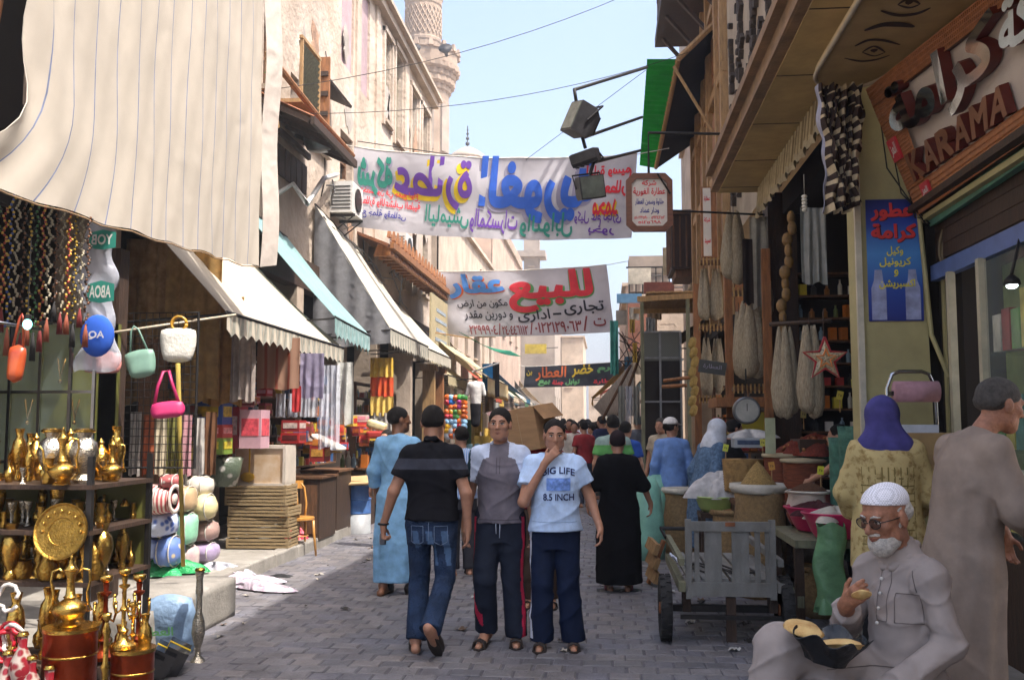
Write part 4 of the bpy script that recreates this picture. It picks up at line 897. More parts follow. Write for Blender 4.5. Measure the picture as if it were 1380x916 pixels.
# ---- small black tilted sign and vertical sign on the timber front
c = W(960,495,13); t = thing('small_black_sign', 'small tilted black sign with faint white script among the hanging sponges', 'sign', c, R(-6)); mb = MB(); mb.box((0,0,0), (.36,.02,.17), (0,R(9),0)); mb.build('board', M('black_board','1d1f1c',rough=.4), t)
mb = MB(); text_on(mb, frame((0,-.013,0),(math.cos(R(9)),0,-math.sin(R(9))),(0,0,1)), 'العطارة', -.12,-.03,.12,.04, bold=.0); mb.build('lettering', P_GRY, t)
c = W(955,300,16.2); t = thing('vertical_sign', 'narrow white upright sign with red script on the timber front', 'sign', c, 0); mb = MB(); mb.box((0,0,0), (.26,.10,1.2)); mb.build('board', WOODO, t); mb = MB(); mb.box((-.03,-.055,0), (.13,.01,1.15)); mb.build('panel', M('sign_panel','c9c0b4'), t)
mb = MB(); 
for k, s_ in enumerate(('عطارة','شركة','سيد')): text_on(mb, frame((0,-.065,0),(1,0,0),(0,0,1)), s_, -.08,.34-k*.36,.02,.44-k*.36, bold=.03)
mb.build('lettering', P_RED, t)
# ================================================================ the left side: brassware stall, bundles, hanging bags, shops
BRASS = M('brass','c29b4c',rough=.2,var=.2,scale=14,metal=1,bump=.25,bscale=60); BRASSD = M('brass_dark','a07c38',rough=.3,var=.3,scale=18,metal=1,bump=.4,bscale=70)
COPPER = M('copper_red','8c3a1e',rough=.28,var=.25,scale=8,metal=.9,bump=.2,bscale=30); SILV = M('silver_chased','b9b2a2',rough=.25,var=.3,scale=24,metal=1,bump=.5,bscale=80)
OLIVE = M('olive_panel','67682f',rough=.5,var=.2,scale=3); CHR = M('chrome','a9abad',rough=.15,metal=1,var=.1)
def L(o, n=10): return o
def lathe_thing(name, label, cat, parts, loc, n=22, group=None, rotz=0, sc=1.0):
    t = thing(name, label, cat, loc, rotz, group)
    for nm, prof, mt in parts: mb = MB(); mb.lathe([(r*sc, z*sc) for r, z in prof], n); mb.build(nm, mt, t, True, angle=50)
    return t
def ewer(loc, label, sc=1.0, mt=None, handles=2):
    mt = mt or BRASS; t = thing('ewer', label, 'ewer', loc, R(20)); mb = MB()
    mb.lathe([(0,0),(.075,0),(.08,.012),(.04,.03),(.045,.04),(.10,.075),(.125,.12),(.115,.155),(.06,.185),(.04,.20),(.05,.21),(.035,.225),(.028,.30),(.030,.36),(.042,.385),(.046,.40),(.03,.405),(0,.405)], 26); mb.build('vessel', mt, t, True, angle=50)
    mb = MB(); mb.lathe([(.046,.40),(.05,.41),(.035,.43),(.018,.455),(.02,.465),(.008,.49),(.014,.50),(.0,.515)], 18); mb.build('lid', mt, t, True)
    for s_ in ((-1,1) if handles == 2 else (1,)):
        mb = MB(); mb.tube([(s_*.035,0,.37),(s_*.08,0,.415),(s_*.125,0,.40),(s_*.135,0,.33),(s_*.115,0,.24),(s_*.125,0,.16),(s_*.15,0,.11),(s_*.115,0,.10)], [.008,.010,.011,.010,.010,.010,.009,.006], 8); mb.build('handle', mt, t, True)
    if handles == 1: mb = MB(); mb.tube([(-.09,0,.12),(-.15,0,.2),(-.16,0,.3),(-.2,0,.36)], [.022,.014,.010,.008], 8); mb.build('spout', mt, t, True)
    t.scale = (sc,)*3; return t
# rack with brassware, d 4.9 .. 6
t = thing('display_rack', 'dark metal two level display rack crowded with brassware', 'rack', (-3.3,5.5,0))
mb = MB()
for a in (-.75,.46):
    for b in (-.35,.35): mb.box((a,b,.72), (.03,.03,1.44))
mb.build('post', IRON, t); 
for k, z in enumerate((.74,1.02,1.27)): mb = MB(); mb.box((-.145,0,z), (1.24,.74,.025)); mb.build('shelf', WOODD, t)
mb = MB(); mb.box((-.145,.36,1.0), (1.2,.02,.5)); mb.build('back_panel', OLIVE, t)
top = 1.285; prof_v = lambda s: [(.0,0),(.05*s,0),(.055*s,.02),(.03*s,.05),(.06*s,.10),(.085*s,.17),(.07*s,.23),(.035*s,.26),(.05*s,.30),(.055*s,.31),(.04*s,.305)]
jar_lab = ['silver chased jar with flared lip, first in the front row on the brass rack','silver chased jar standing next to the first one on the rack']
for k, px in enumerate((64, 108)): p = W(px, 650, 5.25); lathe_thing('jar', jar_lab[k], 'jar', [('vessel', prof_v(.95), SILV), ('rim', [(.05,.285),(.06,.29),(.06,.30),(.05,.305)], BRASS)], (p.x,5.28,top))
for k, px in enumerate((20, 44, 90, 132)): 
    p = W(px, 650, 5.6); lathe_thing('incense_burner', 'small domed brass incense burner on the rack top, %s' % ('at the far end','before the dark post','between the two silver jars','at the street end')[k], 'incense burner', [('bowl', [(0,0),(.045,0),(.02,.02),(.02,.05),(.055,.08),(.06,.11)], BRASS), ('lid', [(.06,.11),(.055,.15),(.03,.19),(.012,.21),(.02,.225),(.0,.25)], BRASS)], (p.x,5.62,top), 18, sc=1.0+.12*(k%3))
for k, (px, s_) in enumerate(((80,.62),(148,.52))): p = W(px, 650, 5.1+.35*k); ewer((p.x,5.12+.35*k,top), ('little brass teapot like ewer between the silver jars','little brass ewer at the corner of the rack top')[k], s_, BRASS, 1)
p = W(80, 762, 5.45); t = thing('brass_tray', 'big round chased brass tray leaning against the front of the rack', 'tray', (W(84,716,5.12).x,5.12,W(84,716,5.12).z)); mb = MB(); mb.lathe([(.0,.012),(.10,.010),(.105,.016),(.15,.012),(.19,.012),(.205,.03),(.215,.032),(.215,.02),(.0,.0)], 40, M4=Matrix.Rotation(R(78),4,'X'), wob=.0); mb.build('plate', BRASSD, t, True, angle=40)
mb = MB()
for k in range(16): a_ = k*math.pi/8; mb.ball((.155*math.cos(a_), -.02+.0, .155*math.sin(a_)), (.016,.008,.016), 6)
mb.each('boss', BRASS, t, True); t.scale = (.72,)*3
lab2 = ['tall narrow brass vase under the silver jars','squat brass pot in front of the round tray','brass candlestick with wide foot in front of the tray','brass coffee pot low on the rack','engraved brass bottle beside the tray','small brass cup standing before the tray','brass goblet near the rack post','round brass box on the lower shelf','thin necked brass vase by the rack post']
for k, px in enumerate((14,30,48,64,82,96,112,126,136)):
    p = W(px, 770, 5.2+.05*(k%3)); s_ = .7+.3*((k*7)%5)/5
    pr = [prof_v(s_), [(0,0),(.05,0),(.06,.05),(.045,.09),(.05,.1)], [(0,0),(.06,0),(.05,.015),(.012,.03),(.02,.06),(.01,.10),(.022,.16),(.012,.2),(.03,.22)], [(0,0),(.045,0),(.06,.06),(.03,.12),(.035,.16),(0,.2)]][k%4]
    lathe_thing('brass_vessel', lab2[k], 'brassware', [('vessel', pr, (BRASS,BRASSD)[k%2]), ('rim', [(pr[-1][0],pr[-1][1]-.004),(pr[-1][0]+.006,pr[-1][1]),(pr[-1][0],pr[-1][1]+.004)], BRASS)], (p.x, p.y, .755), 18, sc=1.0)
# cascade of little brass bells and shakers at the rack's street side
random.seed(4)
for k in range(26):
    px, py = random.uniform(128,172), random.uniform(672,765); p = W(px, py, 5.9+random.uniform(-.2,.3)); o = lathe_thing('hanging_bell', 'little brass bell in the cluster hanging beside the rack', 'bell', [('bell', [(.028,0),(.026,.012),(.016,.03),(.01,.042),(0,.046)], (BRASS,SILV)[k%2])], p, 12, group='little brass bells hanging beside the rack', sc=.9+random.random()*.5)
for k in range(5): a = W(132+k*9, 660, 5.95); wire('bell_string', [a, a+Vector((0,0,-.42))], .004, 'cord carrying little brass bells, number %s from the rack' % ('one','two','three','four','five')[k], 'cord', BRASSD)
# more brassware crowding the rack
random.seed(77); kinds = [prof_v(.5), [(0,0),(.03,0),(.035,.04),(.02,.07),(.03,.1),(.022,.12),(.03,.15)], [(0,0),(.028,0),(.008,.02),(.01,.08),(.02,.1),(.026,.14)], [(0,0),(.02,.0),(.034,.04),(.03,.075),(.01,.10),(.008,.15),(.014,.16)]]
bm_ = []
for i, pr in enumerate(kinds): mb = MB(); mb.lathe(pr, 14); me = mb.build('brass_vessel', (BRASS,BRASSD,SILV,BRASS)[i], None, True, angle=50); bm_.append(me.data); bpy.data.objects.remove(me)
for row, (n_, py, d0, z0, wh) in enumerate(((0,650,5.35,top,'x'),(0,650,5.7,top,'x'),(0,770,5.25,.755,'x'),(0,770,5.6,.755,'x'),(0,710,5.3,1.035,'x'),(0,710,5.65,1.035,'x'),(12,880,4.75,.42,'beside the copper drums'),(22,840,5.0,.42,'on the platform below the rack'))):
    for k in range(n_):
        px = random.uniform(-8,150) if row < 6 else random.uniform(0,200) if row == 6 else random.uniform(0,150); p = W(px, py, d0+random.uniform(-.07,.07)); i = random.randrange(4); o = bpy.data.objects.new('brass_vessel', bm_[i]); COL.objects.link(o); o.location = (p.x,p.y,z0); o.scale = (random.uniform(.65,1.15),)*3; o.rotation_euler.z = random.random()*6
        tag(o, '%s %s' % (('small brass vase','little brass cup on a foot','small silver goblet','thin necked brass flask')[i], wh), 'brassware', '%s %s' % (('small vases','cups','silver goblets','flasks')[i], wh))
sp_ = []
for row, (z0, wh) in enumerate(((top,'crowding the top shelf'),(1.035,'crowding the middle shelf'),(.755,'crowding the lower shelf'))):
    n_ = 0
    for _ in range(400):
        x_, y_ = random.uniform(-3.95,-2.88), random.uniform(5.17,5.83)
        if n_ > 44: break
        if any(a == row and (b-x_)**2+(c-y_)**2 < .0055 for a, b, c in sp_): continue
        if row < 3 and math.hypot(x_+3.75, y_-5.28) < .0: continue
        sp_.append((row, x_, y_)); n_ += 1; i = random.choice((0,1,1,2,3)); o = bpy.data.objects.new('brass_vessel', bm_[i]); COL.objects.link(o); o.location = (x_,y_,z0); q_ = random.uniform(.6,1.05); o.scale = (q_*random.uniform(.9,1.2),q_*random.uniform(.9,1.2),q_); o.rotation_euler.z = random.random()*6
        tag(o, '%s %s of the rack' % (('small brass vase','little brass cup on a foot','small silver goblet','thin necked brass flask')[i], wh), 'brassware', '%s %s' % (('small vases','cups','silver goblets','flasks')[i], wh))
# hooka stand: copper drums, big ewer
p = W(96, 848, 4.6)
def drum(loc, r, h, label, mt=COPPER):
    t = thing('drum', label, 'drum', loc); mb = MB(); mb.lathe([(r*.96,0),(r,.02),(r,h-.03),(r*1.03,h-.02),(r*1.05,h)], 30, wob=.01); mb.build('side', mt, t, True, angle=40)
    mb = MB(); mb.lathe([(r*1.06,h-.012),(r*1.06,h+.006),(0,h+.01)], 30); mb.build('top', BRASS, t, True, angle=40)
    mb = MB()
    for z in (h*.2,h*.5,h*.8): mb.lathe([(r*1.0,z-.006),(r*1.02,z),(r*1.0,z+.006)], 30)
    mb.build('band', BRASSD, t, True); return t
drum((p.x,4.6,0), .125, .63, 'tall copper red drum with a brass lid carrying the big ewer')
ewer((p.x,4.58,.64), 'large polished brass ewer with two curved handles on the copper drum', .66)
p = W(170, 884, 4.55); drum((p.x,4.62,0), .10, .53, 'smaller copper red drum beside the big ewer')
hl = ['hookah stem with three brass arms on the small drum','second hookah stem behind the small drum','shorter red copper hookah stem by the big ewer','slim hookah stem nearest the kerb slab']
for k, (px, d, s_) in enumerate(((165,4.58,.85),(185,4.9,.95),(140,4.85,.95),(178,4.72,.7))):
    q = W(px, 880, d); z0 = .54 if k == 0 else .42; t = thing('hookah', hl[k], 'hookah', (q.x,d,z0)); mb = MB(); mb.lathe([(0,0),(.07,0),(.075,.02),(.03,.05),(.022,.08),(.032,.10),(.012,.12),(.012,.20),(.022,.22),(.012,.24),(.012,.33),(.03,.345),(.03,.355),(.012,.36),(.018,.40)], 18); mb.build('stem', (BRASS,COPPER,COPPER,BRASS)[k], t, True, angle=50)
    mb = MB(); mb.lathe([(.012,.40),(.034,.42),(.036,.44),(.03,.445)], 16); mb.build('bowl', BRASS, t, True)
    for a in (0, 2.1, 4.2):
        mb = MB(); c_, s2 = math.cos(a+k), math.sin(a+k); mb.tube([(.012*c_,.012*s2,.22),(.05*c_,.05*s2,.20),(.065*c_,.065*s2,.25),(.06*c_,.06*s2,.29)], [.006,.007,.007,.009], 7); mb.ball((.06*c_,.06*s2,.30), .012, 8); mb.build('arm', BRASS, t, True)
    t.scale = (s_,)*3
# hookah under the stems down to the ground
mb = MB(); q = W(148, 930, 4.35); t = thing('hookah', 'long brass hookah pipe in front of the drums', 'hookah', (q.x,4.3,0)); mb.lathe([(0,0),(.05,0),(.06,.05),(.03,.16),(.012,.22),(.014,.5),(.022,.52),(.012,.54),(.012,.66),(.02,.68),(.008,.72)], 16); mb.build('stem', BRASS, t, True, angle=50); mb = MB(); mb.lathe([(.008,.72),(.02,.74),(.022,.76)], 12); mb.build('bowl', BRASS, t, True)
REDH = M('hose_red','b3202c',rough=.4,var=.2); WHH = M('hose_white','c9c2b8',rough=.4)
t = thing('hookah_hose', 'coil of red and white hookah hoses at the near edge of the stall', 'hose', W(14, 850, 4.5)); random.seed(8)
for k in range(7):
    mb = MB(); r_ = .05+.02*random.random(); cx, cz = random.uniform(-.05,.05), random.uniform(-.20,.16); mb.tube([(cx+r_*math.cos(a), random.uniform(-.02,.02)+k*.01, cz+r_*1.2*math.sin(a)) for a in np.linspace(0, 5.6, 18)], .010, 7); mb.build('hose_loop', (REDH,WHH,REDH)[k%3], t, True)
for k, (px, py) in enumerate(((10,905),(30,880),(42,912),(66,925))):
    q = W(px, py, 4.45); lathe_thing('glass_bottle', 'red and white painted hookah bottle, %s of the coil' % ('just below','to the right','further right','in front')[k], 'bottle', [('body', [(0,-.12),(.045,-.12),(.055,-.08),(.05,-.03),(.02,.03),(.022,.08)], M('bottle_redwhite','7f1f28',rough=.12,col2='a8988c',kind='voronoi',ks=22,sharp=(.45,.6))), ('neck', [(.022,.08),(.028,.085),(.022,.10)], BRASS)], q, 16)
mb = MB(); mb.box((-3.0,4.7,.2), (.9,.9,.4)); tag(mb.build('low_platform', WOODD), 'low dark wooden platform under the drums and hoses', 'platform')
# slim glass and brass hookah at the kerb
q = GP(266, 893); t = thing('hookah', 'tall slim silver hookah standing alone at the corner of the slab', 'hookah', (q.x,q.y,0)); mb = MB(); mb.lathe([(0,0),(.055,0),(.05,.02),(.02,.05),(.018,.10),(.03,.13),(.045,.2),(.04,.28),(.022,.34),(.02,.44),(.026,.47),(.022,.56),(.03,.60),(.03,.62),(0,.63)], 20); mb.build('body', SILV, t, True, angle=50); mb = MB(); mb.lathe([(.03,.615),(.036,.62),(.03,.635)], 16); mb.build('rim', BRASSD, t, True)
mb = MB(); mb.rbox((-3.42,7.2,.17), (.62,1.7,.34), .02); mb.build('slab', KERB, None, True).name = 'stone_slab'; tag(bpy.data.objects['stone_slab'], 'raised grey stone slab at the corner of the pavement', 'slab')
BB = M('blue_plastic','8fa9c6',rough=.3,var=.3,scale=6,bump=.9,bscale=14,transl=.3)
q = GP(228, 884); mb = MB(); mb.rbox((0,0,.2), (.32,.16,.42), .05, puff=.15, rot=(.2,0,.2)); o = mb.build('plastic_bag', BB, None, True, loc=(q.x,q.y,0)); tag(o, 'full pale blue plastic bag with green print leaning on the slab', 'bag'); mb = MB(); text_on(mb, frame((-.05,-.145,.2),(1,.2,0),(0,-.2,1)), 'العطار', -.09,-.05,.13,.03, bold=.03); mb.build('lettering', P_GRN, o)
for k in range(3): q = GP(198+k*17, 916-k*4); mb = MB(); mb.box((0,0,.09), (.14,.30,.20), (0,R(28),R(20))); o = mb.build('black_box', M('shiny_black','191a1e',rough=.15,var=.3), None, loc=(q.x,q.y,0)); tag(o, 'shiny black carton with yellow band leaning in a row, %s' % ('nearest the drums','middle one','nearest the blue bag')[k], 'box'); mb = MB(); mb.box((0,-.0,.09), (.145,.03,.205), (0,R(28),R(20))); mb.build('band', P_YEL, o)
# glass cabinet with olive back, dark post
t = thing('glass_cabinet', 'olive backed glass display cabinet behind the brass rack', 'cabinet', (-4.02,6.75,0)); mb = MB(); mb.box((-.2,.2,1.62), (1.15,.04,1.5)); mb.build('back', OLIVE, t)
mb = MB(); 
for x in (-.76,-.5,-.28,-.05,.18,.36): mb.box((x,-.12,1.62), (.022,.022,1.5))
for z in (.9,1.35,1.85,2.36): mb.box((-.2,-.12,z), (1.13,.018,.02))
mb.build('metal_frame', CHR, t); mb = MB(); mb.box((-.2,-.1,1.62), (1.12,.006,1.46)); mb.build('glass', GLASS, t)
for k in range(9):
    mb = MB(); x = -.70+k*.12; mb.tube([(x,-.02,2.1-.3*(k%3)),(x+.03,-.03,1.95-.3*(k%3)),(x+.06,-.02,2.1-.3*(k%3))], .006, 5); mb.ball((x+.03,-.03,1.93-.3*(k%3)), .016, 8); mb.build('necklace', BRASS, t, True)
mb = MB(); mb.box((-3.72,7.0,1.45), (.14,.14,3.0)); tag(mb.build('wooden_post', WOODD), 'dark brown wooden post between the cabinet and the wire panel', 'post')
# added dark panel in place of the dim shop interior, behind the blind's left edge
t = thing('shop_gallery', 'dark wooden gallery with odds and ends behind the left edge of the blind', 'backdrop', (-3.95,4.9,4.2)); mb = MB(); mb.box((-.1,0,.6), (.06,2.6,3.4)); mb.build('panel', DARK, t); mb = MB()
for k in range(5): mb.tube([(.0,-1+k*.45,-.4),(.1,-.8+k*.45,1.6)], .02, 6)
for k in range(3): mb.box((.02,-.4,.1+.45*k), (.05,1.8,.09), (R(8),0,0))
mb.build('pole', WOODO, t); mb = MB()
for k in range(5): mb.rbox((.08,.1+.2*k-.4,-.2+.33*(k%3)), (.12,.16,.24), .03)
mb.build('bundle', M('bundle_blue','6f86a8'), t, True)
# beaded strings and tassels
random.seed(14)
bc = [('yellow and black','a88a28','1d1c1a'),('green and black','3f6f3a','171a18'),('red and gold','8f2c26','c29a3a'),('blue and yellow','2a3f78','a88a28'),('pale ivory','8f8770','9a8f78'),('brown and black','6a4326','1f1712')]
for k in range(16):
    px = -8+k*8.6; cn, a1, b1 = bc[k%6] if k < 9 else bc[(4,5,4,2,0,4,5)[k-9]]; d = 6.05+.12*(k%3); top_ = W(px, 258+px*.29, d); L_ = (.95,1.05,.9,1.0)[k%4]*(1 if k < 9 else .8)*1.12
    o = thing('beaded_string', '%s beaded string, %s' % (cn, ('nearest us','second from the edge','third from the edge','fourth along','fifth along','sixth along','seventh along','eighth along','ninth along','tenth along','eleventh along','twelfth along','thirteenth along','fourteenth along','last but one before the plastic bags','last before the plastic bags')[k]), 'beads', top_, 0, 'beaded strings hanging under the blind')
    mb = MB(); n = 56
    for j in range(n): mb.ball((.012*math.sin(j*.9)+.006*math.sin(j*2.2), .012*math.cos(j*.9), -L_*.82*j/n), .0105, 6, j%2)
    mb.build('beads', [M('bead_%s' % a1, a1, rough=.35), M('bead_%s' % b1, b1, rough=.35)], o, True)
    mb = MB()
    for j in range(9): a_ = j*.7; mb.tube([(0,0,-L_*.8),(.012*math.cos(a_),.012*math.sin(a_),-L_*.88),(.017*math.cos(a_),.017*math.sin(a_),-L_*.97)], [.004,.005,.003], 5)
    mb.build('tassel', (M('tassel_orange','7d3d26'),M('tassel_black','1d1a19'),M('tassel_red','6f221f'))[k%3], o, True)
# clear plastic bags with prints
PLAS = M('clear_plastic','c9ccd6',rough=.12,var=.1,alpha=.42,bump=.9,bscale=9,spec=.7); 
t = thing('plastic_bag_column', 'column of clear plastic bags with green and blue print hanging from the blind', 'plastic bags'); 
def pb(u, v):
    z0, z1 = W(135,500,6.6).z, W(135,298,6.6).z; wv = .13+.03*math.sin(v*11+1)+.02*math.sin(v*23); a_ = u*2*math.pi; c = W(132+5*math.sin(v*7), 400, 6.6).x
    return (c+wv*math.cos(a_), 6.6+.06*math.sin(a_)*(1+.3*math.sin(v*13+u*12)), z0+(z1-z0)*v+.01*math.sin(u*20))
mb = MB(); mb.grid(pb, 36, 40); mb.build('plastic', PLAS, t, True)
cx = W(134,400,6.5).x
for s_, py0, py1, mt in (('YOB',332,318,P_TEAL),('ABOA',403,386,P_TEAL)):
    z0, z1 = W(0,py0,6.5).z, W(0,py1,6.5).z; mb = MB(); mb.grid(lambda u, v: (cx-.10+.2*u, 6.515, z0-.035+(z1-z0+.07)*v*(1-.5*abs(u-.5))+.03*abs(u-.5)), 10, 2); mb.build('print_band', P_TEAL, t)
    mb = MB(); letter(mb, s_, lambda x, y, h: Vector((x, 6.505, y)), cx+.08, z0, cx-.08, z1, bold=.03); mb.build('lettering', P_WHT, t)
cb = W(129,452,6.45); mb = MB(); mb.ball(cb+Vector((0,.02,0)), (.125,.05,.15), 20); mb.build('blue_ball_print', P_BLU, t, True); mb = MB(); letter(mb, 'AQB', lambda x, y, h: Vector((cb.x+x, cb.y-.035, cb.z+y)), .08, -.03, -.08, .03, bold=.03); mb.build('lettering', P_WHT, t)
# wire mesh panel with bags
t = thing('wire_panel', 'black wire mesh display panel behind the hanging handbags', 'rack', W(203,525,7.2)); mb = MB(); w2, h2 = .37, .60
mb.tube([(-w2,0,-h2),(w2,0,-h2),(w2,0,h2),(-w2,0,h2),(-w2,0,-h2)], .012, 6); mb.build('frame', IRON, t)
mb = MB()
for k in range(1,14): x = -w2+k*2*w2/14; mb.tube([(x,0,-h2),(x,0,h2)], .003, 4)
for k in range(1,20): z = -h2+k*2*h2/20; mb.tube([(-w2,.003,z),(w2,.003,z)], .003, 4)
mb.build('mesh', IRON, t)
a, b = W(152,448,6.9), W(318,424,7.6); wire('bag_rope', [a, b], .010, 'taut rope carrying the handbags in front of the wire panel', 'rope', M('rope_cream','b9ab94'))
a, b = W(240,490,7.0), W(247,762,7.6); wire('bamboo_pole', [a, b], .018, 'yellowish upright pole behind the pink purse', 'pole', M('bamboo','a08a3c'))
def handbag(px, py, d, w_, h_, mt, label, hm=None, kind='strap', tilt=0, sag=.0, cat='handbag'):
    c = W(px, py, d); t = thing('handbag', label, cat, c, R(10)); mb = MB()
    f_ = .78 if kind != 'purse' else 1.0
    poly = [(-w_/2*f_,-h_/2),(w_/2*f_,-h_/2),(w_/2,h_/2),(w_*.2,h_/2-.008),(-w_*.2,h_/2-.008),(-w_/2,h_/2)]
    M4 = Matrix.Rotation(R(90)+0,4,'X')@Matrix.Rotation(tilt,4,'Z'); 
    rbm = MB(); rbm.rbox((0,0,0), (w_,.07,h_), .025, puff=.10); rbm.v = [Vector((v[0]*(f_+(1-f_)*(v[2]/h_+.5)), v[1]*(1.2-.5*(v[2]/h_+.5)), v[2]-sag*(v[0]/w_)**2)) for v in rbm.v]
    rr = Matrix.Rotation(tilt,3,'Y'); rbm.v = [rr@v for v in rbm.v]; rbm.build('bag', mt, t, True)
    mb = MB(); hm = hm or mt
    if kind == 'rings': mb.tube([rr@Vector((.055*math.cos(a), 0, h_/2+.045+.055*math.sin(a))) for a in np.linspace(0, 2*math.pi, 20)], .009, 7); mb.tube([rr@Vector((.055*math.cos(a), .03, h_/2+.045+.055*math.sin(a))) for a in np.linspace(0, 2*math.pi, 20)], .009, 7)
    elif kind == 'strap': mb.tube([rr@Vector(q) for q in ((-w_*.3,0,h_*.42),(-w_*.12,0,h_*.5+.16),(0,0,h_*.5+.19),(w_*.12,0,h_*.5+.16),(w_*.3,0,h_*.42))], .008, 6)
    elif kind == 'purse': mb.tube([rr@Vector(q) for q in ((-w_*.42,0,h_*.3),(-w_*.25,0,h_*.5+.12),(-.01,0,h_*.5+.22),(.03,0,h_*.5+.22),(w_*.2,0,h_*.5+.13),(w_*.38,0,h_*.3))], .012, 6)
    mb.build('handle', hm, t, True); return t
handbag(240, 465, 7.05, .27, .24, M('tote_white','c3bfb4',rough=.6,bump=.3), 'white canvas tote bag with round bamboo handles', M('bamboo_ring','b9892f',rough=.3), 'rings')
handbag(190, 490, 6.85, .22, .19, M('tote_green','6f9080',rough=.5), 'shiny pale green tote bag hanging between the pink pouch and the white tote', None, 'strap', R(-12))
handbag(138, 488, 6.75, .25, .15, M('pouch_pink','c07f78',rough=.5), 'dusty pink quilted pouch under the plastic bags', M('dark_strap','2d2426'), 'purse', 0, .02)
handbag(226, 552, 6.6, .22, .11, M('purse_fuchsia','b52a60',rough=.5), 'bright fuchsia purse hanging on long straps before the wire panel', None, 'purse', R(-6))
handbag(22, 490, 5.3, .10, .20, M('bag_orange','8f3020',rough=.3,var=.4,scale=5,col2='b8572a'), 'shiny orange red slim bag at the near edge of the stall', None, 'strap', R(4))
q = W(37, 437, 5.3); t = thing('lamp', 'small glowing cyan lamp above the orange bag', 'lamp', q); mb = MB(); mb.ball((0,0,0), (.026,.026,.032), 12); mb.build('bulb', M('cyan_bulb','7fd8d0',emit=1.6), t, True); mb = MB(); mb.lathe([(.02,.03),(.02,.055),(.01,.06)], 10); mb.tube([(0,0,.06),(0,0,.5)], .004, 4); mb.build('socket', IRON, t)
wire('lamp_rail', [W(-5,434,5.4), W(62,445,6.2)], .010, 'thin rail over the glass cabinet carrying the cyan lamp', 'rail', CHR)
# bundles of packed bedding
def fab(n, c, c2=None, **k): return M('fabric_'+n, c, col2=c2, rough=.55, bump=.6, bscale=8, coat=.25, **k)
BU = [((198,672),(.56,.34,.27),9.0,fab('redstripe','a8484c','cfc0b6',kind='stripes',ks=9),'rolled red and white striped quilt, topmost of the bundles'),
 ((205,706),(.46,.34,.24),9.1,fab('bluepat','3f5fae','b9c4de',kind='voronoi',ks=14,sharp=(.3,.5)),'plastic wrapped blue patterned quilt bundle under the red roll'),
 ((190,738),(.36,.34,.22),9.1,fab('navypat','2c3f86','8f9fc8',kind='voronoi',ks=10,sharp=(.3,.5)),'dark blue quilt bundle near the ground'),
 ((228,742),(.24,.3,.28),9.15,fab('creamdot','c2b28f','5f7ab8',kind='voronoi',ks=9,sharp=(.15,.25)),'cream bundle with blue rosette on the ground'),
 ((231,648),(.20,.2,.12),9.0,fab('floralwhite','c7bdb5','a85a5a',kind='voronoi',ks=18,sharp=(.2,.3)),'small white floral case on top of the rolled quilt'),
 ((252,672),(.16,.3,.24),9.5,fab('tan','b89c78'),'tan cloth bundle beside the striped roll'),
 ((252,712),(.17,.3,.30),9.5,fab('mint','8fc9a8'),'mint green folded bundle'),
 ((252,752),(.18,.3,.26),9.6,fab('paleflor','c9bdb2','b3939a'),'pale bundle under the mint green one'),
 ((275,683),(.26,.3,.26),9.9,fab('butter','d2c393'),'butter yellow pillow bundle'),
 ((270,655),(.24,.3,.20),10.0,fab('offwhite','cfc7b8'),'off white bundle topping the second stack'),
 ((277,715),(.24,.3,.20),10.0,fab('rosebrown','a0837a'),'rose brown bundle in the second stack'),
 ((278,743),(.25,.3,.18),10.0,fab('lilac','b3a2bb','8f7fa0'),'lilac bundle at the bottom of the second stack')]
for (px, py), sz, d, mt, lab in BU:
    c = W(px, py, d); mb = MB(); mb.rbox((0,0,0), sz, min(sz)*.36, puff=.07, rot=(0,random.gauss(0,.05),random.gauss(0,.1))); t = mb.build('bedding_bundle', mt, None, True, loc=c); tag(t, lab, 'bundle', 'packed bedding bundles on the pavement')
    mb = MB(); 
    for s_ in (-.25,.25): mb.tube([(sz[0]*s_,sz[1]*.53*math.cos(a),sz[2]*.54*math.sin(a)) for a in np.linspace(0,2*math.pi,18)], .007, 5)
    mb.build('strap', M('strap_white','b9b4ab'), t, True)
mb = MB(); mb.lathe([(0,0),(.14,0),(.14,.02),(.10,.02),(.10,.0),(.05,.0),(.05,.02),(0,.02)], 20, M4=Matrix.Rotation(R(90),4,'Y')); c = W(234,672,8.85); tag(mb.build('quilt_roll_end', fab('redstripe','a8484c'), None, True, loc=c), 'white and red spiral end of the striped quilt roll', 'quilt')
def heap(name, label, cat, c, rx, ry, h, mt, seed=1, n=26, rough=.25, kind=None):
    rs = random.Random(seed); ph = [rs.random()*6 for _ in range(8)]
    def f(u, v):
        a_ = u*2*math.pi; r_ = v; x = rx*r_*math.cos(a_); y = ry*r_*math.sin(a_); e = 1+rough*math.sin(a_*3+ph[0])*.5+rough*.5*math.sin(a_*5+ph[1])
        z = h*((1-r_**2)**.8*(1+min(rough,.5)*.35*math.sin(a_*2+ph[2]))+min(rough,.9)*.30*(1-r_**4)*abs(math.sin(x*17/rx*.3+ph[2])*math.cos(y*15/ry*.3+ph[3])+.6*math.sin(a_*5+r_*8+ph[4]))) if r_ < 1 else 0
        return (x*e, y*e, max(0,z))
    mb = MB(); mb.grid(f, n*2, n//2); o = mb.build(name, mt, None, True, loc=c); return tag(o, label, cat, kind=kind)
heap('plastic_sheet', 'crumpled bright green plastic sheet beside the bundles', 'plastic sheet', GP(222,772,.16), .3, .22, .12, M('green_plastic','2f9a5a',rough=.25,var=.3,bump=.8), 2, rough=.6)
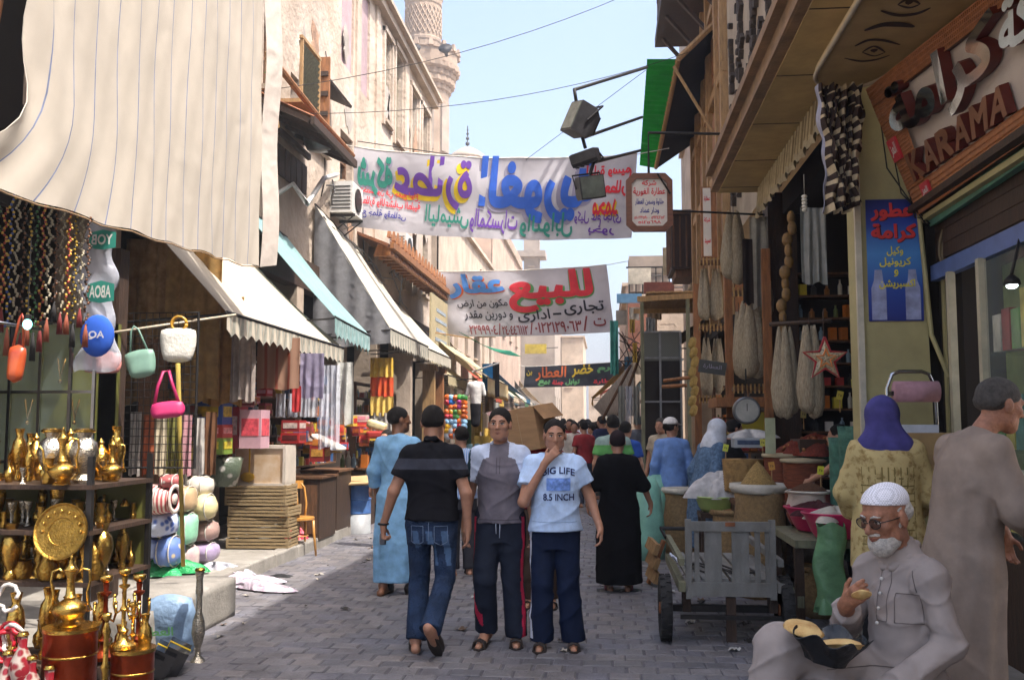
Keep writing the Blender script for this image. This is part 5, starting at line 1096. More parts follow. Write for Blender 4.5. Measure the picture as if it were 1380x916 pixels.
heap('plastic_wrap', 'crumpled heap of clear and pink plastic wrapping on the kerb', 'plastic wrapping', GP(318,788,.03), .46, .3, .085, M('wrap_pink','bdb4bd',rough=.15,var=.2,col2='a8869a',scale=14,bump=1.0,bscale=9,sharp=(.5,.7),bdist=.08,ridge=True), 5, 60, .9)
heap('plastic_wrap', 'second lower heap of crumpled clear wrapping nearer the slab', 'plastic wrapping', GP(288,778,.05), .26, .22, .12, M('wrap_clear','b9b8c2',rough=.12,var=.3,bump=1.0,bscale=9,bdist=.08,ridge=True), 8, 50, .9)
heap('black_rag', 'small black rag at the end of the plastic heap', 'rag', GP(380,779), .13,.08,.04, M('rag_black','18181a'), 6, 16, .5)
mb = MB(); mb.box((0,0,0), (.55,.4,.012), (0,0,.4)); tag(mb.build('flat_cardboard', M('cardboard_flat','a88c63',rough=.9,var=.12), None, loc=GP(262,790,.17)), 'flattened sheet of cardboard on the pavement', 'cardboard')
# hanging textiles in the shade under the cream awning
def hang(label, px0, py0, px1, py1, d, mt, seed=0, fold=.03, nf=6, name='hanging_cloth', cat='cloth', d1=None, thick=.003, wav=True):
    d1 = d if d1 is None else d1; a, b = W(px0, py0, d), W(px1, py0, d1); h_ = a.z-W(px0, py1, d).z; ph = seed*1.7; N = Vector((-(b-a).y, (b-a).x, 0)).normalized()
    mb = MB(); mb.grid(lambda u, v: a.lerp(b, u)+N*(fold*math.sin(u*nf*2*math.pi+ph)*(.4+.6*v)+fold*.4*math.sin(u*nf*4.3+v*4+ph))-Vector((0,0,h_*v*(1+(.02*math.sin(u*9+ph) if wav else 0)))), max(12,nf*8), 12); o = mb.build(name, mt, None, True, solid=thick); return tag(o, label, cat)
T1 = cloth('textile_brown','9a7448',var=.3,scale=9,col2='c09c6c',transl=.35); T2 = cloth('textile_tan','b8965f',var=.2,transl=.5); LACE = M('lace_white','bfb3aa',rough=.9,var=.2,scale=9,alpha=.75,transl=.4); 
hang('dark brown mottled textile hanging behind the wire panel', 170,322,238,545,10.3,T1,1,.03,5); hang('tan textile sheet hanging under the cream awning', 226,330,300,540,10.1,T2,2,.03,4)
hang('ochre hanging sheet next to the white lace', 278,400,330,545,10.5,cloth('textile_ochre','bf9a62',transl=.5),3,.03,4); hang('white lace sheet hanging in the shade', 312,430,345,540,10.4,LACE,4,.03,4)
hang('salmon coloured sheet with orange stripes hanging from the awning rail', 347,455,404,524,11.3,cloth('salmon','b8937c',transl=.5,kind='stripes',ks=2.2,col2='a8604c',sharp=(.8,.95)),5,.02,3)
hang('narrow red cloth below the salmon sheet', 394,520,406,555,11.4,cloth('red_cloth','a83232'),6,.01,2); hang('lilac sheet pinned beside the salmon one', 405,476,437,536,11.6,cloth('lilac_sheet','a79fb5',transl=.5),7,.015,3)
hang('clear plastic sheet hanging near the red packets', 430,492,458,604,12.3,PLAS,8,.04,4,'plastic_sheet','plastic sheet'); hang('knotted translucent white sack hanging at the awning corner', 452,488,476,572,13.2,M('sack_translucent','b9b9b2',rough=.4,alpha=.8,bump=.8),9,.06,2,'hanging_sack','sack')
for k, px in enumerate((372,388,404,416,430)): hang('clear plastic bag of goods in the row under the awning, %s' % ('first','second','third','fourth','fifth')[k], px,530,px+13,562,11.8,PLAS,k,.02,2,'plastic_bag','plastic bag')
wire('awning_rail', [W(318,492,11.0), W(408,478,12.2)], .014, 'thin white rail under the cream awning', 'rail', WHITEM)
# printed boxes and packets at the shop front
def pbox(px0, py0, px1, py1, d, cs, label, name='carton', cat='box', dep=.3, rot=0, gr=None):
    a, b = W(px0, py1, d), W(px1, py0, d); w_, h_ = b.x-a.x, b.z-a.z; c = Vector(((a.x+b.x)/2, d+dep/2, (a.z+b.z)/2)); t = thing(name, label, cat, c, R(rot), gr)
    mb = MB(); mb.box((0,0,0), (w_,dep,h_)); mb.build('box', M('carton_'+cs[0], cs[0], rough=.5, var=.12), t)
    if len(cs) > 1: 
        mb = MB(); mb.box((0,-dep/2-.002,h_*.05), (w_*.8,.006,h_*.45)); mb.box((w_/2+.002,0,h_*.05), (.006,dep*.8,h_*.45)); mb.build('printed_panel', M('carton_'+cs[1], cs[1], rough=.5, var=.35, scale=20), t)
    return t
for q in (((246,540,300,572),10.6,('2b4f9c','c2a72c'),'blue and yellow printed carton on the shelf behind the wire panel'),((246,572,300,590),10.6,('a8352f','c98a8a'),'red carton under the blue one'),((246,590,300,612),10.6,('6f8a34','b9a82e'),'green carton under the red one'),
 ((285,585,304,612),11.0,('8f2f2f',),'dark red box beside the floral bag'),((303,548,322,604),11.1,('b83a4a','d9b9bd'),'tall red and white packet leaning at the floral boxes'),((322,552,352,604),11.0,('b9929c','c74a55'),'pink and white floral patterned box with red flowers'),
 ((379,566,403,582),12.0,('8c1f22','b9a8a0'),'red packet with white print, upper of two'),((378,583,403,597),12.0,('a32222','551414'),'red packet with dark print, lower of two'),
 ((417,600,437,622),12.6,('8f2a28','b8873a'),'red tin with orange top on the counter'),((421,592,434,601),12.6,('c47a32',),'orange packet on the red tin'),((440,587,452,600),12.8,('b33a34',),'small red box half behind the white foam')): pbox(*q[0], q[1], q[2], q[3])
WIK = M('crate_wood','8f7a58',rough=.85,var=.25,scale=6,stretch=(1,6,6),bump=.4)
# palm wood crates
pc = thing('fruit_crate', 'palm wood crate, bottom one of the stack beside the chair', 'crate', (0,0,0), 0, 'stack of wooden crates'); mb = MB()
for z in (.015,.055,.095): mb.box((0,-.21,z), (.74,.012,.028)); 
mb.build('front_slat', WIK, pc); mb = MB()
for z in (.015,.055,.095): mb.box((0,.21,z), (.74,.012,.028)); 
mb.build('rear_slat', WIK, pc)
for s_ in (-1,1):
    mb = MB()
    for z in (.015,.055,.095): mb.box((s_*.37,0,z), (.012,.40,.028))
    mb.build('side_slat', WIK, pc)
for a in (-.36,.36):
    for b in (-.20,.20): mb = MB(); mb.box((a,b,.058), (.03,.03,.116)); mb.build('corner_post', WIK, pc)
mb = MB()
for k in range(6): mb.box((-.3+k*.12,0,.004), (.08,.40,.008))
mb.build('bottom_slat', WIK, pc)
bx = GP(337,741,.16); pc.location = (bx.x+.0, 11.45, .155); pc.rotation_euler.z = .03
lb = ['second','third','fourth','fifth','topmost']
for k in range(5): dup(pc, (bx.x+random.gauss(0,.02), 11.45+random.gauss(0,.01), .155+(k+1)*.125), random.gauss(0,.04), 'palm wood crate, %s of the stack beside the chair' % lb[k])
TVW = M('box_white','bdb3a6',rough=.5,var=.08); t = thing('display_box', 'white framed box with a cream floral window standing on the crates', 'box', W(348,655,11.4)); mb = MB()
for z in (.02,.47): mb.box((0,.2,z), (.66,.4,.035))
for x in (-.315,.315): mb.box((x,.2,.245), (.035,.4,.42))
mb.build('frame', TVW, t); mb = MB(); mb.box((0,.03,.245), (.6,.02,.42)); mb.build('window', M('box_window','b79a78',rough=.3,col2='c9b7a2',var=.2,scale=5), t); mb = MB(); mb.box((-.12,.015,.245), (.015,.02,.42)); mb.ball((-.14,.01,.11), (.09,.02,.06), 12); mb.build('yellow_fruit_print', M('print_yellow','c29a2c'), t)
c = W(303,635,11.0); mb = MB(); mb.lathe([(.0,-.17),(.14,-.17),(.19,.0),(.21,.15),(.17,.17),(0,.16)], 22, wob=.04); t = mb.build('floral_sack', M('floral_sack','b9b5ae',rough=.4,col2='4f5a4a',kind='voronoi',ks=9,sharp=(.25,.4),bump=.5), None, True, loc=c); tag(t, 'round translucent sack with dark leaf pattern beside the framed box', 'sack')
# bentwood chair
BENT = M('bentwood','b5813f',rough=.35,var=.2,scale=6,stretch=(6,6,1),coat=.3)
q = GP(405,748,.0); t = thing('bentwood_chair', 'old honey coloured bentwood chair standing half on the kerb', 'chair', (q.x-.02,11.75,.0), R(35)); sh_ = .46
mb = MB(); mb.lathe([(0,sh_-.02),(.19,sh_-.02),(.205,sh_-.01),(.205,sh_+.015),(.19,sh_+.02),(0,sh_+.012)], 24, sx=1, sy=.98); mb.build('seat', BENT, t, True, angle=40)
for (x0,y0,x1,y1) in ((-.15,-.15,-.18,-.19),(.15,-.15,.18,-.19),(-.14,.15,-.16,.21),(.14,.15,.16,.21)): mb = MB(); mb.tube([(x0,y0,sh_-.02),(x0*1.05,y0*1.05,.28),(x1,y1,0)], [.018,.016,.013], 8); mb.build('leg', BENT, t, True)
for s_ in (-1,1): mb = MB(); mb.tube([(s_*.14,.15,sh_-.02),(s_*.165,.19,.62),(s_*.15,.235,.82),(s_*.10,.25,.885)], .014, 8); mb.build('back_post', BENT, t, True)
mb = MB(); mb.box((0,.247,.86), (.27,.022,.10)); mb.build('top_rail', BENT, t); 
for s_ in (-.045,0,.045): mb = MB(); mb.tube([(s_,.16,sh_),(s_*1.3,.205,.64),(s_*1.2,.243,.82)], .007, 6); mb.build('spindle', BENT, t, True)
mb = MB(); mb.tube([(.13*math.cos(a),.13*math.sin(a),.25) for a in np.linspace(0,2*math.pi,18)], .009, 6); mb.build('stretcher_ring', BENT, t, True)
heap('red_bag', 'small bright red plastic bag under the bentwood chair', 'bag', W(400,728,12.3)-Vector((0,0,.1)), .17,.14,.24, M('red_bag','c23048',rough=.3,bump=.6), 9, 20, .3)
# counters
for k, (px, w_, h_, d, lab) in enumerate(((415,.56,.78,12.7,'dark brown wooden chest counter behind the bentwood chair'),(441,.50,.82,13.6,'taller dark brown chest counter next to the first'),(478,.55,.9,15.4,'dark counter covered with bottles beyond the barrel'))):
    p = W(px, 640, d); t = thing('wooden_counter', lab, 'counter', (p.x,d,.13 if k < 2 else 0)); mb = MB(); mb.box((0,0,h_/2), (w_,.75,h_)); mb.build('cabinet', WOODD, t); mb = MB(); mb.box((0,0,h_+.015), (w_+.06,.8,.03)); mb.build('top', WOOD, t)
    for s_ in (-1,1): mb = MB(); mb.box((s_*w_*.24,-.382,h_*.5), (w_*.4,.012,h_*.8)); mb.build('door_panel', WOOD, t)
mb = MB(); mb.rbox((0,0,0), (.5,.22,.07), .03, rot=(0,R(22),R(-20))); tag(mb.build('foam_piece', M('foam_white','cfc8bd',rough=.9), None, True, loc=W(442,596,12.7)), 'long curved piece of white foam packing on the counter', 'foam')
BARB = M('barrel_blue','2f5590',rough=.45,var=.25,scale=6,dirt=.5,col2='4a74ad'); q = GP(482,719); t = thing('barrel', 'blue steel barrel with a white lower half', 'barrel', (q.x,q.y,0)); mb = MB(); mb.lathe([(.19,.30),(.195,.31),(.19,.33),(.19,.5),(.2,.515),(.19,.53),(.19,.70),(.2,.71),(.2,.72),(0,.71)], 26); mb.build('blue_half', BARB, t, True, angle=30)
mb = MB(); mb.lathe([(.192,.0),(.195,.02),(.19,.03),(.19,.295)], 26); mb.build('white_half', M('barrel_white','9a9da0',rough=.5,dirt=.5,scale=8,var=.2), t, True)
mb = MB(); mb.box((0,0,0), (.62,.5,.02), (R(10),R(-3),.2)); tag(mb.build('cardboard_tray', M('cardboard_flat','a88c63'), None, loc=(q.x-.02,q.y-.1,.79)), 'flat cardboard lid lying across the blue barrel', 'cardboard'); mb = MB(); mb.lathe([(.12,-.04),(.2,.04),(.21,.045),(.12,-.03)], 20); tag(mb.build('basket', WOODO, None, True, loc=(q.x,q.y,.745)), 'shallow orange brown basket between barrel and cardboard', 'basket')
t = thing('white_can', 'dented white metal can left of the blue barrel', 'can', GP(462,716)); mb = MB(); mb.lathe([(.12,0),(.12,.48),(.10,.5),(.03,.51)], 20); mb.build('can', WHITEM, t, True, angle=40)
# shelves of bottles (shared meshes, one object each)
BM = []
for k, (r_, h_, c_, kd) in enumerate(((.03,.16,'5b6a3a',0),(.035,.12,'8a5a2c',0),(.028,.2,'b9b4a6',0),(.05,.1,'a33a34',1),(.06,.14,'c2b13c',1),(.045,.18,'3c5f8f',1),(.04,.15,'2c2a28',0),(.05,.12,'cfc9be',1),(.03,.17,'7a8f9c',0),(.05,.16,'b86a2c',1))):
    mb = MB()
    if kd: mb.box((0,0,h_/2), (r_*1.7,r_*1.7,h_))
    else: mb.lathe([(r_,0),(r_,h_*.62),(r_*.4,h_*.8),(r_*.4,h_*.95),(r_*.5,h_)], 9)
    me = bpy.data.meshes.new('bottle' if not kd else 'packet'); me.from_pydata(mb.v, [], mb.f); me.materials.append(M('ware_%d' % k, c_, rough=.35, var=.15)); BM.append((me, kd))
BN_ = ['olive bottle','brown bottle','pale bottle','red packet','mustard packet','blue packet','dark bottle','white packet','grey blue bottle','orange packet']
import re
def stock(O, U, n_sh, pitch, L, label, grp, step=.1, seed=0, jit=.3, only=None, z_mat=WOOD, depth=.3, N=(1,0,0), unit=True, skip=.06):
    rs = random.Random(seed); O, U, N = Vector(O), Vector(U).normalized(), Vector(N)
    if unit:
        t = thing('shelf_unit', label, 'shelves'); rot = Matrix((U, N, Vector((0,0,1)))).transposed()
        for j in range(n_sh+1): mb = MB(); mb.box(O+U*L/2+Vector((0,0,j*pitch-.015)), (L,depth,.025), rot); mb.build('shelf', z_mat, t)
        mb = MB()
        for e in (0, L): mb.box(O+U*e+Vector((0,0,n_sh*pitch/2)), (.03,depth,n_sh*pitch), rot)
        mb.each('side_board', z_mat, t)
    for j in range(n_sh):
        u = .06
        while u < L-.05:
            me, kd = BM[(only or range(10))[rs.randrange(len(only or range(10)))]] if rs.random() > .35 else BM[(only or range(10))[(j*3+int(u*2))%len(only or range(10))]]
            if rs.random() > skip:
                o = bpy.data.objects.new('packet' if kd else 'bottle', me); COL.objects.link(o); o.location = O+U*u+N*(depth*.25)+Vector((0,0,j*pitch)); o.rotation_euler.z = rs.random()*.3; m_ = re.search(r' (on|in|behind|under) ', grp[0]); tag(o, '%s, %s shelf up,%s' % (BN_[[b[0] for b in BM].index(me)], ('lowest','second','third','fourth','fifth','sixth','seventh','eighth','ninth')[j], grp[0][m_.start():]), 'packet' if kd else 'bottle', grp[1])
            u += step*(1+rs.random()*jit)
G1 = ('small bottle or packet on the dark shelves behind the teal awning', 'goods on the shelves behind the teal awning')
stock((-5.0,14.2,.95), (0,1,0), 6, .27, 3.0, 'dark shelves crowded with bottles under the teal awning', G1, .14, 1)
stock((-5.0,18.6,.95), (0,1,0), 5, .3, 2.4, 'shelves of small goods under the white awning', ('small item on the shelves under the steep white awning','goods under the steep white awning'), .15, 2)
for k, px in enumerate((462,470,477,486,492)): me, kd = BM[(0,2,8,1,9)[k]]; o = bpy.data.objects.new('bottle', me); COL.objects.link(o); p = W(px, 600, 15.1); o.location = (p.x, 15.1, .93); o.scale = (1.3,)*3; tag(o, 'bottle standing on the counter beyond the barrel, %s' % ('first','second','third','fourth','fifth')[k], 'bottle', 'bottles on the counter beyond the barrel')
hang('pale plastic sheet hanging over the bottle counter', 446,545,452,600,13.6,PLAS,2,.02,2,'plastic_sheet','plastic sheet')
t = thing('white_fan', 'yellowish folded packets and white fan shapes on the bottle counter', 'packet', W(508,573,14.5)); mb = MB(); mb.rbox((0,0,0), (.3,.2,.14), .04, rot=(0,.3,0)); mb.build('packet', M('packet_yellow','c9b98a',rough=.5), t, True); mb = MB(); mb.rbox((.02,0,-.14), (.34,.22,.12), .03); mb.build('packet', M('packet_red','a8332c',rough=.5), t, True)
# garments and textiles further on
for k, (c_, lab) in enumerate((('c29a32','yellow'),('b8562a','orange'),('c2a558','gold'))): hang('%s patterned garments hung in a column under the white awning, %s' % (lab, ('upper','middle','lower')[k]), 499,482+k*26,530,508+k*26,17.2,cloth('garm_%d' % k, c_, var=.4, scale=14, col2='d3b25c' if k != 1 else 'c2402a'),k,.03,4,'garment','garment')
hang('grey white garments hanging under the gold ones', 500,556,530,592,17.2,cloth('garm_grey','9c9790',var=.3,scale=12),4,.03,4,'garment','garment')
hang('bright blue cloth hanging in the sun at the end of the white awnings', 650,490,664,527,27,cloth('cloth_blue','2f7ab8',transl=.2),1,.02,2); hang('dark cloth beside the blue cloth', 664,488,673,535,27.2,cloth('cloth_dark','2a2628'),2,.02,2)
t = thing('mannequin', 'headless mannequin in a white blouse hanging in the sun', 'mannequin', W(641,545,24)); S = SDF(.02); S.cone((0,0,0),(0,0,.42),.13,.16,k=.05); S.cone((-.14,0,.5),(.14,0,.5),.07,.07,k=.06); S.cone((-.16,0,.5),(-.22,0,.25),.06,.05); S.cone((.16,0,.5),(.22,0,.25),.06,.05); S.poly('blouse', cloth('blouse','c9c6c2'), t); S = SDF(.02); S.cone((0,0,-.02),(0,0,-.45),.14,.11,k=.03); S.poly('skirt', cloth('skirt_blk','1d1b1e'), t)
tc_ = ['c22f3a','2f6fc2','d8a52a','c2c6cc','4f9a4a','d86a2a','8fb9d8','b83a8a']; tn = ['red','blue','yellow','white','green','orange','pale blue','pink']
rs = random.Random(5)
tm = []
for k in range(8): mb = MB(); mb.rbox((0,0,0), (.17,.12,.14), .05, puff=.1); me = bpy.data.meshes.new('toy'); me.from_pydata(mb.v, [], mb.f); me.materials.append(M('toy_%d' % k, tc_[k], rough=.3, var=.25, scale=10)); tm.append(me)
for i in range(5):
    for j in range(9):
        if rs.random() < .1: continue
        k = rs.randrange(8); p = W(603+i*5.6, 536+j*6.4, 22.5); o = bpy.data.objects.new('inflatable_toy', tm[k]); COL.objects.link(o); o.location = p; o.rotation_euler = (rs.random(),rs.random(),rs.random()); tag(o, 'small %s toy hanging in the bright wall of toys' % tn[k], 'toy', 'wall of hanging toys, %s ones' % tn[k])
t = thing('parasol', 'faded pink and white parasol tilted over the sunny stall', 'parasol', W(690,562,23)); mb = MB(); mb.lathe([(.62,-.18),(.42,.0),(.2,.12),(0,.17)], 8, M4=Matrix.Rotation(R(25),4,'Y')); mb.build('canopy', [cloth('parasol_pink','c98f98',transl=.4,col2='d8c6bb')], t, solid=.005); mb = MB(); mb.tube([(0,0,.1),(-.5,0,-1.9)], .02, 6); mb.build('pole', WOODL, t)
awning('pale torn awning over the sunny stall before the dark banner', 25.5, 31, -3.1, 2.85, -4.6, 4.0, 3.9, CANVASY, .5, T2)
wire('clothes_pole', [W(636,501,25.5), W(672,489,26)], .025, 'white rod holding the blue cloth', 'rod', WHITEM)
t = thing('green_awning', 'narrow dark green awning edge below the sale banner', 'awning'); a, b = W(636,456,25), W(702,480,30); mb = MB(); mb.grid(lambda u, v: a.lerp(b, u)+Vector((-.35*v,0,.18*v-.12*math.sin(u*3.1))), 16, 3); mb.build('sheet', cloth('green_dark','1f6a50'), t, True, solid=.01); mb = MB(); mb.tube([a, a+Vector((-1.2,0,.2))], .02, 5); mb.build('pole', WOODL, t)
# door frames and posts of the sunny shops
for k, (px, d, mt, lab) in enumerate(((545,19.0,STONE2,'pale pilaster between the garment shop and the next'),(578,22.6,WOODL,'pale wooden door post of the sunny shop'),(590,23.6,WOODO,'orange wooden door post before the wall of toys'))):
    p = W(px, 540, d); mb = MB(); mb.box((p.x,d,1.5), (.28,.2,3.0)); mb.box((p.x,d,2.95), (.4,.3,.16)); tag(mb.build('door_post', mt), lab, 'post')

# heaps of small packed goods on the counters and steps of the sunny shops
rs = random.Random(71); cl = [('a8262a','red'),('c4b8ac','white'),('c98a95','pink'),('8a2f3a','crimson'),('c2a03a','yellow'),('4a6f9c','blue'),('7d4a2c','brown'),('b85a2a','orange')]
for k in range(58):
    zone = k%4
    px, py, d = ((rs.uniform(300,350),rs.uniform(520,560),11.6),(rs.uniform(372,410),rs.uniform(575,612),12.4),(rs.uniform(408,455),rs.uniform(575,612),12.9),(rs.uniform(440,498),rs.uniform(560,604),14.6))[zone]
    w_ = rs.uniform(9,19); h_ = rs.uniform(8,16); c_, n_ = cl[rs.randrange(8)]; c2 = cl[rs.randrange(8)][0]
    pbox(px, py-h_, px+w_, py, d+rs.random()*.5, (c_,c2), '%s packet %s' % (n_, ('on the shelf above the floral sack','beside the framed display box','around the white foam on the counter','on the bottle counter')[zone]), 'packet', 'packet', .15, rs.uniform(-15,15), 'small packed goods, zone of the %s' % ('floral sack','framed box','white foam','bottle counter')[zone])
stock((-4.7,9.7,.95), (0,1,0), 6, .26, 4.2, 'shelves of packed goods deep under the cream awning', ('small packed article on the shelves under the cream awning','goods under the cream awning'), .17, 21)
for k in range(7):
    px = 176+k*17; hang('%s cloth folded over the rail behind the bundles, %s' % (('grey','rust','cream','olive','pink','white','brown')[k], ('first','second','third','fourth','fifth','sixth','seventh')[k]), px, 555+4*(k%3), px+15, 640, 9.0+.1*(k%2), cloth('fold_%d' % k, ('8f8a84','a0583a','c2b69c','77753f','b88a90','c4bfb8','6b4a34')[k], transl=.2), k, .02, 2)
# ================================================================ people
SKIN = M('skin', 'aa7c63', rough=.55, var=.08, scale=30, sss=.12, bump=.05, bscale=120)
SKIN_D = M('skin_dark', '80573f', rough=.55, var=.1, scale=30, sss=.1, bump=.06, bscale=120)
SKIN_O = M('skin_old', '98684f', rough=.6, var=.2, scale=40, sss=.1, bump=.3, bscale=90)
HAIR = M('hair_black', '17120f', rough=.75, var=.4, scale=60, bump=.6, bscale=220, spec=.3)
HAIRG = M('hair_grey', '4b4743', rough=.9, var=.3, scale=60, bump=.7, bscale=240)
WHITEH = M('hair_white', 'c9c4bc', rough=.95, var=.25, scale=70, bump=.8, bscale=200)
EYEW = M('eye_white', 'cfc6bd', rough=.3, var=.02); IRIS = M('iris', '1c110b', rough=.2); LIP = M('lip', '7d4436', rough=.5, var=.1)
SOLE = M('sandal', '2a211c', rough=.7, var=.3, scale=20)
V3 = lambda *a: np.array(a, float)
def rotm(yaw=0, pitch=0, roll=0): return np.array((Matrix.Rotation(yaw,3,'Z')@Matrix.Rotation(pitch,3,'X')@Matrix.Rotation(roll,3,'Y')))
def hand(S, w_, d, n, t, curl=.5, sc_=1.0, spread=.0, thumb=.6, curls=None):
    d = V3(*d); d /= np.linalg.norm(d); n = V3(*n); n -= d*(n@d); n /= np.linalg.norm(n); t = V3(*t); t -= d*(t@d)+n*(t@n); t /= np.linalg.norm(t); w_ = V3(*w_)
    q = sc_
    for o in (-.024, -.008, .008, .024): S.cone(w_+d*.012*q+t*o*.5*q, w_+d*.088*q+t*o*q, .017*q, .0125*q, k=.012*q)
    S.cone(w_-d*.03*q, w_+d*.03*q, .024*q, .022*q, k=.02, flat=(n, .8))
    for i, (o, L) in enumerate(((.028,.070),(.0095,.078),(-.0095,.072),(-.028,.056))):
        c = (curls[i] if curls else curl*(1+.12*i)); b = w_+d*.088*q+t*o*q; d1 = d*math.cos(c*.7)+n*math.sin(c*.7)+t*(spread*(1.5-i)*.14); d1 /= np.linalg.norm(d1)
        d2 = d*math.cos(c*1.7)+n*math.sin(c*1.7)+t*(spread*(1.5-i)*.14); d3 = d*math.cos(c*2.4)+n*math.sin(c*2.4)
        p1 = b+d1*L*.5*q; p2 = p1+d2*L*.32*q; p3 = p2+d3*L*.2*q
        S.cone(b, p1, .0095*q, .0088*q, k=.005); S.cone(p1, p2, .0088*q, .008*q, k=.004); S.cone(p2, p3, .008*q, .007*q, k=.003)
    b = w_+d*.028*q+t*.026*q+n*.004; p1 = b+(t*.62+d*.62+n*thumb*.6)*.042*q; p2 = p1+(t*.25+d*.9+n*thumb*.5)*.032*q
    S.cone(b, p1, .0135*q, .0105*q, k=.012); S.cone(p1, p2, .0105*q, .0085*q, k=.004)
def head(S, c, m, q=1.0, old=False, fem=False):
    c = V3(*c); P = lambda x, y, z: c+m@V3(x, y, z)*q
    S.ell(P(0,-.014,.030), V3(.074,.094,.082)*q, m, k=.02); S.ell(P(0,.026,-.032), V3(.060,.062,.080)*q, m, k=.03)
    S.cone(P(-.036,.02,-.072), P(0,.062,-.090), .028*q, .022*q, k=.03); S.cone(P(.036,.02,-.072), P(0,.062,-.090), .028*q, .022*q, k=.03)
    S.cone(P(-.034,.076,.021), P(.034,.076,.021), .012*q, .012*q, k=.014)
    S.cone(P(0,.086,.008), P(0,.106,-.030), .008*q, .0125*q, k=.010); S.ell(P(-.011,.094,-.034), V3(.009,.009,.007)*q, m, k=.008); S.ell(P(.011,.094,-.034), V3(.009,.009,.007)*q, m, k=.008)
    for s_ in (-1, 1):
        S.ell(P(s_*.043,.062,-.022), V3(.02,.018,.018)*q, m, k=.02)
        S.ell(P(s_*.077,-.006,-.012), V3(.010,.020,.033)*q, m@rotm(0,.15*0,0), k=.006)
    S.ell(P(0,.086,-.056), V3(.022,.010,.006)*q, m, k=.007); S.ell(P(0,.084,-.067), V3(.019,.011,.007)*q, m, k=.006)
def face(par, c, m, q=1.0, closed=False, hairm=None, brow=True, mouth=True, lid=SKIN):
    c = V3(*c); P = lambda x, y, z: Vector(c+m@V3(x, y, z)*q); rm = Matrix(m)
    for s_ in (-1, 1):
        e = MB(); e.ball(P(s_*.0300,.0775,.000), (.0150*q,.010*q,.0068*q), 12, 0, rm); e.ball(P(s_*.0300,.0835,.000), (.0062*q,.0052*q,.0062*q), 10, 1, rm)
        e.tube([P(s_*.0165,.0835,.003), P(s_*.030,.0875,.0085), P(s_*.0445,.080,.004)], .0022*q, 5, 1)
        e.build('eye', [EYEW, IRIS], par, True)
        if brow:
            b = MB(); b.tube([P(s_*.012,.0885,.019), P(s_*.030,.0895,.0255), P(s_*.050,.075,.019)], [.0035*q,.0042*q,.002*q], 6); b.build('eyebrow', hairm or HAIR, par, True)
    if mouth:
        b = MB(); b.tube([P(-.024,.083,-.0610), P(-.008,.0955,-.0595), P(0,.0945,-.0605), P(.008,.0955,-.0595), P(.024,.083,-.0610)], [.001*q,.0028*q,.003*q,.0028*q,.001*q], 6, 0)
        b.tube([P(-.018,.086,-.0665), P(0,.0945,-.0685), P(.018,.086,-.0665)], [.0015*q,.004*q,.0015*q], 6, 0); b.build('mouth', LIP, par, True)
def hair(par, c, m, q, h, mat=None, thick=1.0, line=(0,.080,.066), nrm=(0,.70,-.71), name='hair', low=-.055):
    S = SDF(h); c = V3(*c); P = lambda x, y, z: c+m@V3(x, y, z)*q; T = 1+.085*thick
    S.ell(P(0,-.016,.031), V3(.074*T,.094*T,.082*T)*q, m, k=.01); S.cone(P(-.04,-.06,.0), P(.04,-.06,.0), .035*q*T, .035*q*T, k=.02)
    dz = line[2]-.066; e = P(0,.098,-.006+dz*.9); S.ell(e, V3(.0760,.080,.0715)*q, m, op='s'); S.P[-1] = ('s', S.P[-1][1], e-.2, e+.2, .01)
    S.cut(P(0,.045,-.012), m@V3(0,1,-.5)); S.P[-1] = ('s', lambda X, Y, Z, f1=S.P[-1][1], e=e: np.maximum(f1(X,Y,Z), np.sqrt((X-e[0])**2+(Y-e[1])**2+(Z-e[2])**2)-.12), e-.2, e+.2, .01)
    S.cut(P(0,0,low), m@V3(0,.25,-1))
    return S.poly(name, mat or HAIR, par, noise=.004, nsc=(90,90,60))
TORSO = [(.78,0,0,.155,.115),(.90,0,0,.168,.122),(1.02,0,.005,.150,.108),(1.12,0,.008,.145,.104),(1.27,0,.005,.160,.112),(1.36,0,-.003,.158,.102),(1.42,0,-.012,.110,.078),(1.465,0,-.015,.066,.058)]
